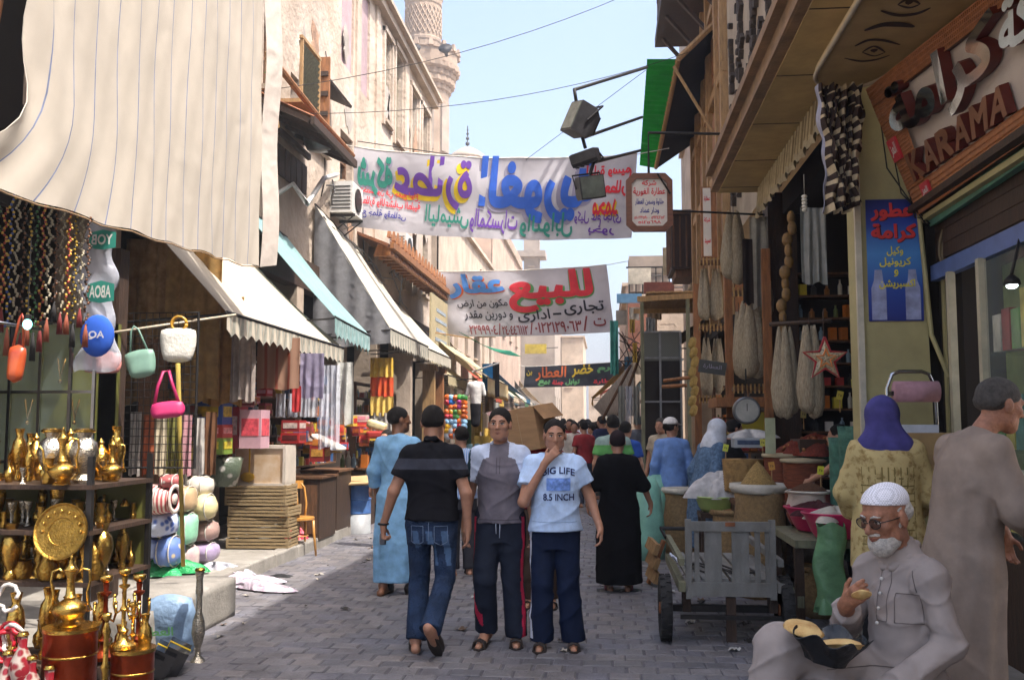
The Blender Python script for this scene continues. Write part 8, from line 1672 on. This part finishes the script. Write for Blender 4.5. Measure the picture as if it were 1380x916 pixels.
# stool with green basin and white cloth
t = thing('stool', 'dark wooden stool carrying the pale green basin', 'stool', (gx(965,10.6),10.6,0)); mb = MB(); mb.box((0,0,.66), (.40,.40,.05)); mb.build('seat', WOODD, t)
for a in (-1,1):
    for b in (-1,1): mb = MB(); mb.box((a*.17,b*.17,.32), (.045,.045,.64)); mb.build('leg', WOODD, t)
mb = MB(); mb.box((0,-.17,.3), (.34,.03,.04)); mb.build('stretcher', WOODD, t)
mb = MB(); mb.lathe([(0,0),(.16,0),(.2,.05),(.235,.15),(.245,.155),(.235,.165),(.19,.06),(0,.03)], 26); tag(mb.build('basin', M('basin_green','9fb56a',rough=.4,var=.1), None, True, loc=(gx(965,10.6),10.6,.69)), 'pale green plastic basin on the dark stool', 'basin')
heap('white_cloth', 'crumpled white cloth piled in the green basin', 'cloth', Vector((gx(968,10.6),10.6,.83)), .27,.24,.24, cloth('cloth_white','c6c4c4',bump=1.0,bscale=8,transl=.2), 6, 36, .45)
# straw basket with lid, red brown baskets
def basket(px, d, r_, h_, z0, mt, label, lid=None):
    t = thing('basket', label, 'basket', (gx(px,d),d,z0)); pr = []
    for j in range(13): z = h_*j/12; pr += [(r_*(.9+.1*j/12),z),(r_*(.9+.1*j/12)+.010,z+h_/24)]
    mb = MB(); mb.lathe(pr, 28); mb.build('weave', mt, t, True)
    if lid: mb = MB(); mb.lathe([(0,h_),(r_*1.15,h_),(r_*1.18,h_+.02),(r_*1.1,h_+.035),(0,h_+.045)], 26, wob=.03); mb.build('lid', lid, t, True)
    else: mb = MB(); mb.lathe([(r_*.96,h_*.9),(r_*.5,h_*1.02),(0,h_*1.06)], 22); mb.build('contents', SPM['brown'], t, True)
    return t
basket(1052,10.2,.175,.42,.86,BASK,'taller red brown basket with a flat pale lid', M('lid_pale','a89a7c',rough=.8,var=.15)); basket(1080,9.9,.19,.38,.86,BASK,'wide red brown basket beside the lidded one', M('lid_pale','a89a7c')); basket(1000,10.4,.21,.32,.92,BASKL,'straw basket behind the spice cone')
basket(1062,11.2,.13,.2,1.1,BASK,'small basket behind the lidded baskets')
t = thing('stall_table', 'long brown stall table under the baskets and scales', 'table', (1.72,11.2,0)); mb = MB(); mb.box((0,0,.83), (.85,3.6,.05)); mb.build('tabletop', WOOD, t)
for a in (-.38,.38):
    for b in (-1.7,0,1.7): mb = MB(); mb.box((a,b,.4), (.06,.06,.8)); mb.build('leg', WOODD, t)
mb = MB(); mb.box((-.40,0,.45), (.02,3.5,.7)); mb.build('front_panel', WOODD, t)
heap('spice_pile', 'heap of brown bark and ginger roots on the stall behind the baskets', 'spices', Vector((gx(1100,10.2),10.2,1.30)), .36,.3,.16, SPM['red'], 3, 46, .7); pbox(1078,592,1142,612,10.0,('3f2d1f',),'dark wooden tray under the heap of roots',dep=.5,name='tray',cat='tray')
rs = random.Random(12)
for k in range(46): 
    mb = MB(); mb.rbox((0,0,0), (.07,.035,.03), .012); 
    if k == 0: me0 = [mb.build('root', M('root_%d' % j, c_, rough=.9, var=.3), None, True) for j, c_ in enumerate(('8a4f2c','6b3a22','a3703f'))]; [bpy.data.objects.remove(o_) for o_ in []]
    o = me0[k%3] if k < 3 else bpy.data.objects.new('root', me0[0].data if k%3 == 0 else me0[k%3].data)
    if k >= 3: COL.objects.link(o)
    if k < 3: pass
    a_ = rs.random()*6.28; r_ = rs.random()**.5*.33; o.location = (gx(1100,10.2)+r_*math.cos(a_), 10.2+r_*.8*math.sin(a_), 1.33+.15*(1-(r_/.36)**2)); o.rotation_euler = (rs.random()*3,rs.random()*3,rs.random()*3); tag(o, 'piece of dried root lying on the brown heap', 'root', 'dried roots on the heap')
def ptag(px, py, d, c_, label, tilt=0): c = W(px,py,d); t = thing('price_tag', label, 'price tag', c); mb = MB(); mb.box((0,0,.03), (.055,.006,.075), (0,tilt,0)); mb.build('card', M('tag_'+c_, c_, rough=.6), t); mb = MB(); mb.tube([(0,.004,-.12),(0,.004,.0)], .005, 5); mb.build('stick', WOODL, t); mb = MB(); text_on(mb, frame((0,-.006,.03),(math.cos(tilt),0,-math.sin(tilt)),(0,0,1)), '٢٥', -.015,-.01,.015,.012, bold=.02); mb.build('lettering', P_BLK, t)
for k, (px, py, d, c_, lab) in enumerate(((1106,638,8.9,'c6c433','yellow price tag on a stick above the white and red sack'),(1152,521,8.6,'c9bd55','pale yellow price tag right of the star'),(1132,537,8.8,'b9a83c','tilted yellow price tag below the star'),(1040,632,9.2,'c08a3a','orange price tag on the spice cone'),(1028,600,10.3,'c9c455','yellow green tag on the counter before the scales'),(978,607,10.4,'c6d04a','lime tag in the white cloth'),(1083,562,10.0,'b3a86a','pale tag among the roots'),(1126,592,9.9,'c0a050','tag behind the green sacks'))): ptag(px,py,d,c_,lab,R((6,-4,14,-8,0,12,5,0)[k]))
mb = MB(); mb.box((0,0,0), (.10,.02,.36)); tag(mb.build('pale_board', M('board_pale_green','a3a888',rough=.6), None, loc=W(1038,587,10.0)), 'upright pale green board at the end of the scale counter', 'board')
# green woven sacks behind
for k, (px, d, r_, h_, z0) in enumerate(((1133,8.9,.10,.95,.55),(1150,8.7,.12,1.15,.45),(1087,10.6,.10,.3,1.1),(1070,10.9,.11,.28,1.1),(1108,10.8,.09,.3,1.1))):
    t = thing('green_sack', ('narrow green woven sack standing beside the tub','tall green woven sack by the white strip','small green woven sack before the bottles','green woven sack next to the basket','green woven sack under the loofahs')[k], 'sack', (gx(px,d),d,z0)); mb = MB(); mb.lathe([(0,0),(r_,0),(r_*1.1,h_*.4),(r_*1.02,h_*.9),(r_*1.12,h_),(r_*.95,h_*.98)], 20, wob=.06); mb.build('sack_cloth', GWOV, t, True); mb = MB(); mb.lathe([(r_*.97,h_*.95),(0,h_*.98)], 16); mb.build('contents', SPM['brown'], t, True)
# bench with pink tubs
t = thing('bench', 'worn greenish wooden bench carrying the pink tubs', 'bench', (gx(1103,8.5),8.6,0)); mb = MB(); mb.box((0,0,.66), (.62,1.15,.06)); mb.build('top', WOODG, t)
for a in (-.27,.27):
    for b in (-.5,.5): mb = MB(); mb.box((a,b,.32), (.07,.07,.64)); mb.build('leg', WOODD, t)
for a in (-.27,.27): mb = MB(); mb.box((a,0,.20), (.05,1.1,.09)); mb.build('rail', WOODG, t)
PINK = M('plastic_pink','c22a5c',rough=.3,var=.08,scale=4)
for k, (px, d, z0, s_) in enumerate(((1098,8.75,.70,1.0),(1122,8.2,.70,.95))):
    t = thing('plastic_tub', ('wide bright pink plastic tub, the rear one on the bench','wide bright pink plastic tub, the front one on the bench')[k], 'tub', (gx(px,d),d,z0)); mb = MB(); mb.lathe([(0,0),(.17*s_,0),(.20*s_,.04),(.26*s_,.17),(.285*s_,.19),(.29*s_,.20),(.275*s_,.205),(.24*s_,.17),(.18*s_,.04),(0,.02)], 30, sx=1.0); mb.build('tub', PINK, t, True, angle=50)
    heap('spice_heap', ('dark red hibiscus flowers filling the rear pink tub','white granules under plastic in the front pink tub')[k], 'spices', Vector((gx(px,d),d,z0+.14)), .25*s_,.25*s_,.09, SPM['hibiscus'] if k == 0 else WSK, 7+k, 36, .5)
GPL = M('bag_green','7fae80',rough=.25,var=.2,scale=5,bump=1.0,bscale=10,transl=.3); c = W(1119,760,7.95)
mb = MB(); mb.grid(lambda u, v: (c.x+.128*(1-.15*v)*math.cos(u*2*math.pi)+.02*math.sin(v*9), 7.95+.06*math.sin(u*2*math.pi)*(1+.3*math.sin(v*8+u*10)), .17+.66*v+.02*math.sin(u*19)*(v*2-1)), 40, 14); mb.add([(c.x,7.95,.16)], [], None); tag(mb.build('green_bag', GPL, None, True, solid=.004), 'long translucent green plastic bag hanging at the bench', 'bag')
heap('green_bag_fill','bulging foot of the green plastic bag on the bench rail','bag', Vector((c.x,7.95,.14)), .13,.09,.2, GPL, 4, 20, .3)
# scales and counter goods
c = W(1006,553,11.8); t = thing('dial_scale', 'round faced hanging dial scale over the counter', 'scale', c); mb = MB(); mb.lathe([(0,-.06),(.15,-.06),(.165,-.03),(.165,.03),(.15,.05),(0,.05)], 28, M4=Matrix.Rotation(R(90),4,'X')); mb.build('housing', GREYM, t, True, angle=40); mb = MB(); mb.lathe([(0,.052),(.135,.054)], 28, M4=Matrix.Rotation(R(90),4,'X')); mb.build('dial', M('dial_face','a8a79f',rough=.3), t); mb = MB(); mb.box((0,-.06,.04), (.008,.004,.09)); mb.build('needle', IRON, t); mb = MB(); mb.tube([(0,0,.16),(0,0,.5)], .01, 5); mb.build('hook', IRON, t)
pbox(990,590,1028,603,10.9,('a3a8ac','3a4a66'),'grey electronic scale with dark display strip on the counter',name='counter_scale',cat='scale',dep=.3)
heap('paper_pile','pile of white paper and plastic on the counter behind the scale','paper',W(1010,590,11.3),.26,.26,.08,cloth('paper_white','c3bfba'),8,34,.6)
pbox(1000,555,1035,582,12.6,('b3a32f',),'mustard coloured poster board behind the scale',name='board',cat='board',dep=.02); pbox(962,562,985,592,13.4,('a82f2a','c9c2b5'),'red and white product poster behind the counter',name='poster',cat='poster',dep=.02)
stock((1.55,13.0,1.05), (1,0,0), 3, .22, .62, 'low shelves behind the scales', ('small jar behind the scales','jars behind the scales'), .10, 8, N=(0,-1,0))
stock((1.66,15.0,1.0), (1,0,0), 4, .3, .5, 'shelves with red packets under the loofah pairs', ('small packet under the loofah rack','packets under the loofah rack'), .11, 12, N=(0,-1,0))
# handcart
CARTP = M('cart_paint','62625e',rough=.7,var=.25,scale=6,stretch=(1,1,.4),bump=.4,dirt=.55,col2='80807c'); TYRE = M('tyre','1c1b1b',rough=.85,var=.3,scale=20,bump=.5)
cx0, cx1, cy = gx(921,7.4), gx(1041,7.4), 7.4; zb0, zt0 = .34, .90; cc = (cx0+cx1)/2; cw = cx1-cx0
t = thing('handcart', 'worn grey blue wooden handcart with a slatted headboard standing in the street', 'cart', (cc,cy,0)); 
for s_ in (-1,1): mb = MB(); mb.box((s_*(cw/2-.022),0,(zb0+zt0)/2), (.045,.045,zt0-zb0+.02)); mb.build('corner_post', CARTP, t)
mb = MB(); mb.box((0,-.002,zt0-.04), (cw-.09,.035,.07)); mb.build('top_rail', CARTP, t); mb = MB(); mb.box((0,-.002,zb0+.06), (cw-.09,.04,.10)); mb.build('bottom_rail', CARTP, t)
for x, w_ in ((-.245,.035),(-.125,.125),(.075,.125),(.20,.040),(.27,.03),(-.29,.022)): mb = MB(); mb.box((x,.006,(zb0+zt0)/2+.01), (w_,.018,zt0-zb0-.16)); mb.build('slat', CARTP, t)
mb = MB(); mb.box((0,.0,zt0-.022), (.07,.05,.03)); mb.build('hinge', RUST, t)
for k in range(6): mb = MB(); mb.box((-cw/2+.06+k*(cw-.12)/5,.78,.46), (.085,1.5,.022)); mb.build('bed_plank', CARTP, t)
for s_ in (-1,1): mb = MB(); mb.box((s_*(cw/2+.03),.75,.60), (.04,1.6,.05)); mb.box((s_*(cw/2+.03),.75,.42), (.05,1.6,.07)); mb.build('side_rail', CARTP if s_ > 0 else WOODG, t)
mb = MB(); mb.tube([(-cw/2-.05,1.5,.60),(-cw/2-.09,1.72,.66),(cw/2+.05,1.72,.66),(cw/2+.04,1.5,.60)], .018, 6); mb.build('handle', IRON, t); mb = MB(); mb.box((0,.15,.235), (cw+.28,.05,.05)); mb.box((0,-.02,.20), (.75,.03,.03)); mb.build('axle', IRON, t)
for s_ in (-1,1): mb = MB(); mb.box((s_*(cw/2-.01),.12,.30), (.06,.12,.16)); mb.build('axle_block', WOODD, t)
mb = MB(); mb.box((0,.02,.17), (.07,.05,.34)); mb.build('prop_leg', WOODD, t)
for s_, x in ((-1,-cw/2-.15),(1,cw/2+.07)):
    wv = bpy.data.objects.new('wheel', None); COL.objects.link(wv); wv.parent = t; wv.location = (x, .08, .245); M4 = Matrix.Rotation(R(90),4,'Y')
    pr = [(.155,-.035),(.20,-.045),(.235,-.04),(.243,-.02),(.243,.02),(.235,.04),(.20,.045),(.155,.035)]; mb = MB(); mb.lathe(pr+[pr[0]], 36, M4=M4)
    for k in range(36): a_ = k*math.pi/18; mb.box(M4@Vector((.243*math.cos(a_),.243*math.sin(a_),(.022 if k%2 else -.022))), (.036,.018,.014), Matrix.Rotation(a_,3,'X'))
    mb.build('tyre', TYRE, wv, True, angle=35); mb = MB(); mb.lathe([(0,-.02),(.04,-.045),(.05,-.02),(.15,-.015),(.157,-.03),(.157,.03),(.15,.015),(.05,.02),(.04,.045),(0,.05)], 26, M4=M4); mb.build('rim', RUST, wv, True, angle=35)
mb = MB(); mb.tube([(-.28+.09*math.sin(k*.7)*1.1+.02*k,.45+.25*math.cos(k*.8),.485+.006*(k%3)) for k in range(26)], .009, 5); tag(mb.build('rope', M('rope_dark','2a2725'), None, True, loc=(cc,cy,0)), 'dark rope lying coiled on the handcart bed', 'rope')
mb = MB(); mb.grid(lambda u, v: (cx0-.10+.12*u, cy+.1+.16*v, .62-.08*u+.015*math.sin(u*9+v*7)), 8, 6); tag(mb.build('paper_scrap', M('paper_blue','b5bccb',rough=.7), None, True, solid=.002), 'pale blue scrap of paper on the corner of the handcart', 'paper')
# stalls further back on the right
t = thing('stall_canopy', 'flat weathered wooden canopy with a sunlit edge beyond the loofah rack', 'canopy', (0,0,0)); za = W(880,400,16.2).z
for k in range(8): mb = MB(); mb.box((.47+k*.145+.3,17.0,za+.04), (.14,2.2,.03), (0,R(-5),0)); mb.build('board', WOODL, t)
mb = MB(); mb.box((1.3,15.95,za-.03), (1.5,.06,.09), (0,R(-3),0)); mb.box((1.3,18.0,za-.03), (1.5,.06,.09)); mb.each('beam', WOODL, t)
for px, d in ((866,16.4),(928,16.0)): p = W(px,500,d); mb = MB(); mb.box((p.x,d,za/2), (.06,.06,za)); mb.build('post', WOODG, t)
t = thing('mesh_cabinet', 'tall grey framed cabinet with dark panes under the wooden canopy', 'cabinet', (gx(893,16.6),16.7,0)); 
mb = MB(); mb.box((0,.3,1.55), (.66,.5,2.9)); mb.build('body', DARK, t)
for x in (-.33,-.02,.33): mb = MB(); mb.box((x,.02,1.7), (.035,.04,3.0)); mb.build('frame_post', GREYM, t)
for z in (.9,2.0,2.75,3.2): mb = MB(); mb.box((0,.02,z), (.68,.035,.03)); mb.build('frame_rail', GREYM, t)
mb = MB(); mb.box((0,.03,2.95), (.62,.01,.5)); mb.build('mesh_pane', M('mesh_grey','5d605c',rough=.8,var=.2,kind='check',ks=60), t)
wire('wooden_bar', [W(895,513,15.4), W(934,508,15.0)], .03, 'short wooden bar jutting out over the cabinet', 'bar', WOODO); wire('wooden_bar', [W(893,521,15.3), W(925,519,15.0)], .03, 'second wooden bar just below the first', 'bar', WOODO)
hang('teal green cloth hanging like a rope at the canopy corner', 822,432,833,505,17.2,cloth('cloth_teal','4f8f85'),2,.04,2); 
TARP = cloth('tarp_pale','b9b3ad',transl=.4)
t = thing('tarp', 'pale tarpaulin stretched on sticks over the far right stalls', 'tarpaulin'); P = [W(*q) for q in ((800,548,24),(852,488,20),(858,560,20),(812,560,24))]; mb = MB(); mb.grid(lambda u, v: P[0].lerp(P[1],u).lerp(P[3].lerp(P[2],u),v)+Vector((0,0,-.15*math.sin(u*3.14)*math.sin(v*3.14))), 14, 10); mb.build('sheet', TARP, t, True, solid=.01)
for a, b in (((850,492,20),(812,565,20.5)),((866,470,19.5),(833,560,20)),((835,520,20),(868,545,19))): mb = MB(); mb.tube([W(*a), W(*b)], .03, 5); mb.build('stick', WOOD, t)
random.seed(33)
t = thing('stick_bundle', 'tangle of bare sticks and wires above the far right stalls', 'sticks', (0,0,0))
for k in range(16): a, b = W(random.uniform(830,872), random.uniform(440,500), 19+random.random()), W(random.uniform(830,872), random.uniform(455,520), 19+random.random()); mb = MB(); mb.tube([a, b], .012, 4); mb.build('stick', WOODD, t)
for k in range(5): hang('grey transparent plastic curtain strip over the far stalls, %s' % ('first','second','third','fourth','fifth')[k], 833+k*10,520,842+k*10,572,18.5+.2*(k%2),PLAS if k%2 else M('plastic_grey','8f8f88'),k,.03,2,'plastic_curtain','curtain')
for k, (x0, y0, L_) in enumerate(((1.35,15.2,2.2),(1.15,18.4,3.0),(1.2,22.5,4.0))):
    t = thing('stall_table', ('stall table with baskets under the wooden canopy','stall table beyond the mesh cabinet','last stall table seen on the shady side')[k], 'table', (x0,y0+L_/2,0)); mb = MB(); mb.box((0,0,.8), (.8,L_,.05)); mb.build('tabletop', WOOD, t); mb = MB(); mb.box((-.38,0,.4), (.03,L_-.1,.75)); mb.box((0,-L_/2+.05,.4), (.7,.03,.75)); mb.build('panel', WOODD, t)
    for j in range(int(L_/.42)):
        for i in range(2):
            mt_ = (BASK,BASKL,BASK,WOODO)[(i+j+k)%4]; s_ = .13+.02*((i*3+j)%3); o = thing('basket', 'small round basket of dried goods, %s row on the %s stall table' % (('street side','wall side')[i], ('first','second','last')[k]), 'basket', (x0-.2+.38*i,y0+.25+j*.42,.825), 0, 'small baskets on the shady stalls'); mb = MB(); mb.lathe([(s_*.8,0),(s_,.06),(s_*.97,.12),(s_*1.05,.16),(s_,.19)], 14); mb.build('weave', mt_, o, True); mb = MB(); mb.lathe([(s_*.97,.17),(s_*.5,.21),(0,.23)], 12, wob=.05); mb.build('contents', SPM[('brown','ochre','red','grey','dark','tan')[(i+2*j+k)%6]], o, True)
awning('torn beige awning edge over the shady stalls beyond the canopy', 18.6, 26, 1.0, 3.1, 2.3, 3.9, 3.9, cloth('canvas_dirty','8f8066',transl=.3,dirt=.5,scale=2), .35, None)
# litter and stains on the paving
random.seed(6)
for k, (px, py) in enumerate(((465,824),(930,842),(1003,845),(640,808),(1010,868),(905,800),(760,868),(990,880),(945,815))):
    p = GP(px, py); mb = MB(); mb.grid(lambda u, v: (.035*(u-.5)*2, .03*(v-.5)*2, .012*math.sin(u*7+v*5)+.014), 4, 4); tag(mb.build('litter', M('litter_%d' % (k%2), ('2a2520','a9a7a2')[k%2], rough=.8), None, True, loc=(p.x,p.y,.018), rotz=k), '%s scrap of litter on the paving %s' % (('dark','pale')[k%2], ('near the shade edge','left of the cart wheel','under the cart','before the boy in grey','in front of the cart axle','left of the cart headboard','at the sandals of the boy in blue','below the cart axle','beside the cart tyre')[k]), 'litter')

LB = []
for k, c_ in enumerate(('8f8a80','3a332c','a39a8c','5f4a38')):
    mb = MB(); mb.grid(lambda u, v: (.022*(u-.5)*2*(1+.4*math.sin(v*5+k)), .016*(v-.5)*2, .006*math.sin(u*6+k)+.004*math.cos(v*7)), 4, 4); me = mb.build('scrap', M('scrap_%d' % k, c_, rough=.9), None, True); LB.append(me.data); bpy.data.objects.remove(me)
rs = random.Random(17)
for k in range(60):
    y_ = rs.uniform(6.3,16); x_ = rs.uniform(-3.4,1.3) if k%3 else rs.uniform(-3.6,-2.6); i = rs.randrange(4); o = bpy.data.objects.new('scrap', LB[i]); COL.objects.link(o); o.location = (x_,y_,.024); o.rotation_euler.z = rs.random()*6; o.scale = (rs.uniform(.6,1.8),)*3; tag(o, 'tiny %s scrap of rubbish trodden into the paving' % ('grey','dark','pale','brown')[i], 'litter', 'tiny scraps on the paving')
# ================================================================ clutter of the far street and the air
random.seed(101)
FC = ['b9a98c','c9c2b4','6f8f9a','a8503f','7f6a52','3f6f8a','b89a4a','8f8f8a','4f7a5a','c2b39a']; FN = ['sand','off white','grey blue','brick red','brown','blue','mustard','grey','green','cream']
for k in range(11):
    y0 = 31+k*3.0; i = (k*3)%10; d_ = random.uniform(.8,1.5)
    awning('%s awning on the sunny side of the far street' % FN[i], y0, y0+random.uniform(1.8,2.8), -5.1+d_, 2.5+random.random()*.5, -5.1-(.3 if y0 > 45 else 0), 3.5+random.random(), 3.6+random.random()*.4, cloth('far_awn_%d' % i, FC[i], transl=.3, dirt=.3), .25, None)['group'] = 'awnings of the far street'
for k in range(8):
    y0 = 27+k*3.6; i = (k*7+2)%10; d_ = random.uniform(.7,1.3); xb = (2.2 if y0 < 31 else .78 if y0 < 37 else 1.0)
    awning('%s awning on the shady side of the far street' % FN[i], y0, y0+random.uniform(2,3), xb-d_, 2.5+random.random()*.4, xb, 3.4+random.random()*.6, 3.6, cloth('far_awn_%d' % i, FC[i], transl=.3, dirt=.3), .25, None)['group'] = 'awnings of the far street'
rs = random.Random(55)
for k in range(60):
    L_ = k%2 == 0; y = 26+rs.random()*32; x = (-4.6+rs.random()*1.2) if L_ else ((.2 if y > 31 else 1.3)+rs.random()*.5); i = rs.randrange(10); z = rs.uniform(1.2,2.6); h_ = rs.uniform(.5,1.0); w_ = rs.uniform(.25,.5)
    mb = MB(); mb.grid(lambda u, v: (x+w_*(u-.5), y+.05*math.sin(u*9+k), z-h_*v), 8, 3); tag(mb.build('hanging_garment', cloth('far_cl_%d' % i, (FC+['c23a3a','3a5fb2'])[i+(k%3 == 0)*2 if i < 10 else i], transl=.2), None, True, solid=.01), '%s garment hanging on the %s side of the far street' % (FN[i], 'sunny' if L_ else 'shady'), 'garment', 'garments hanging in the far street')
for k in range(26):
    L_ = k%2 == 0; y = 24+k*1.3; x = -4.2+rs.random()*.7 if L_ else (1.5 if y < 31 else .5); i = rs.randrange(10); s_ = rs.uniform(.5,.9)
    t = thing('market_stall', 'low stall with %s cover piled with goods, %s side of the far street' % (FN[i], 'sunny' if L_ else 'shady'), 'stall', (x,y,0), 0, 'low stalls of the far street'); mb = MB(); mb.box((0,0,.4), (s_,1.0,.8)); mb.build('counter', cloth('far_cl_%d' % i, FC[i]), t); mb = MB()
    for j in range(8): mb.rbox((rs.uniform(-.3,.3)*s_, rs.uniform(-.4,.4), .85+rs.random()*.15), (.16,.16,.16), .04)
    mb.each('goods', cloth('far_goods_%d' % (k%5), FC[(i+3)%10]), t, True)
# fittings on the walls of the sunlit buildings
for k, (y, z) in enumerate(((31,5.4),(35,6.4),(38.5,5.2),(43,6.6))):
    t = thing('balcony', 'small wooden balcony on the low cream building, %s' % ('first','second','third','fourth')[k], 'balcony', (-5.1,y,z)); mb = MB(); mb.box((.35,0,0), (.7,1.5,.1)); mb.build('floor', STONE2, t); mb = MB(); mb.box((.68,0,.75), (.05,1.5,.05)); mb.build('rail', WOOD, t); mb = MB()
    for j in range(8): mb.box((.68,-.7+j*.2,.4), (.03,.03,.7))
    mb.each('baluster', WOOD, t)
for k, (y, z) in enumerate(((20.2,7.4),(24.9,9.7),(11.5,6.2),(17.2,8.6))):
    a = Vector((AX+.03,y,z)); wire('wall_cable', [a+Vector((.02*math.sin(j*2),.12*math.sin(j*1.3),-.35*j)) for j in range(9)], .012, 'dark cable running down the cream wall, %s' % ('near the eave','at the roof end','above the balcony','by the hood window')[k], 'cable')
PATCH = M('bare_brick_patch','9a7a62',rough=.95,var=.3,scale=4,bump=.8,bscale=20,world=True); PATCH2 = M('grey_render_patch','a39a90',rough=.95,var=.2,scale=3,bump=.5,world=True)
for k in range(22):
    y = rs.uniform(11,28); z = rs.uniform(5.2,10.6); n = 11; q = [(rs.uniform(.5,1)*math.cos(i*2*math.pi/n)*rs.uniform(.2,.5), rs.uniform(.5,1)*math.sin(i*2*math.pi/n)*rs.uniform(.2,.7)) for i in range(n)]
    mb = MB(); mb.prism(q, .0, .012+.004*(k%3), frame((AX-.002,y,z),(0,1,0),(0,0,1))); mb.build('plaster_patch', PATCH if k%3 == 0 else PATCH2, bA)
for k, (px, py, d, w_, h_, c_, lab) in enumerate(((862,372,30,.7,.5,'b8b0a0','pale'),(888,388,29,.9,.35,'7a3f30','brick red'),(848,402,31,.8,.3,'3f6a8a','blue'),(905,352,28,.5,.8,'a89a7a','tan'),(842,428,33,.6,.5,'8a8478','grey'),(722,470,40,.9,.4,'a8963f','mustard'),(752,505,52,.9,.6,'c2bcb0','off white'))):
    t = thing('shop_board', '%s board hung high on the far fronts above the stalls' % lab, 'sign', W(px,py,d)); mb = MB(); mb.box((0,0,0), (w_,.06,h_)); mb.build('board', M('fb_%d' % k, c_, rough=.7, var=.3, scale=5, dirt=.4), t); mb = MB(); mb.tube([(0,0,0),(w_,.6,.1)], .02, 5); mb.build('bracket', IRON, t)
for k in range(14):
    px, py, d = rs.uniform(838,905), rs.uniform(405,520), rs.uniform(19,30); i = rs.randrange(10); hang('%s cloth hanging over the shady stalls far down the street' % FN[i], px, py, px+rs.uniform(6,14), py+rs.uniform(14,34), d, cloth('far_cl_%d' % i, FC[i]), k, .03, 2, 'hanging_cloth', 'cloth')['group'] = 'cloths over the shady stalls'
# distant haze
hz = MB(); hz.box((0,100,15.3), (840,840,33.4)); HM = bpy.data.materials.new('haze_air'); HM.use_nodes = True; n = HM.node_tree.nodes; n.remove(n['Principled BSDF']); v = n.new('ShaderNodeVolumePrincipled'); v.inputs['Density'].default_value = .0021; v.inputs['Color'].default_value = (.93,.95,1,1); v.inputs['Anisotropy'].default_value = .3; HM.node_tree.links.new(v.outputs[0], n['Material Output'].inputs['Volume'])
o = hz.build('haze', HM); o['kind'] = 'stuff'
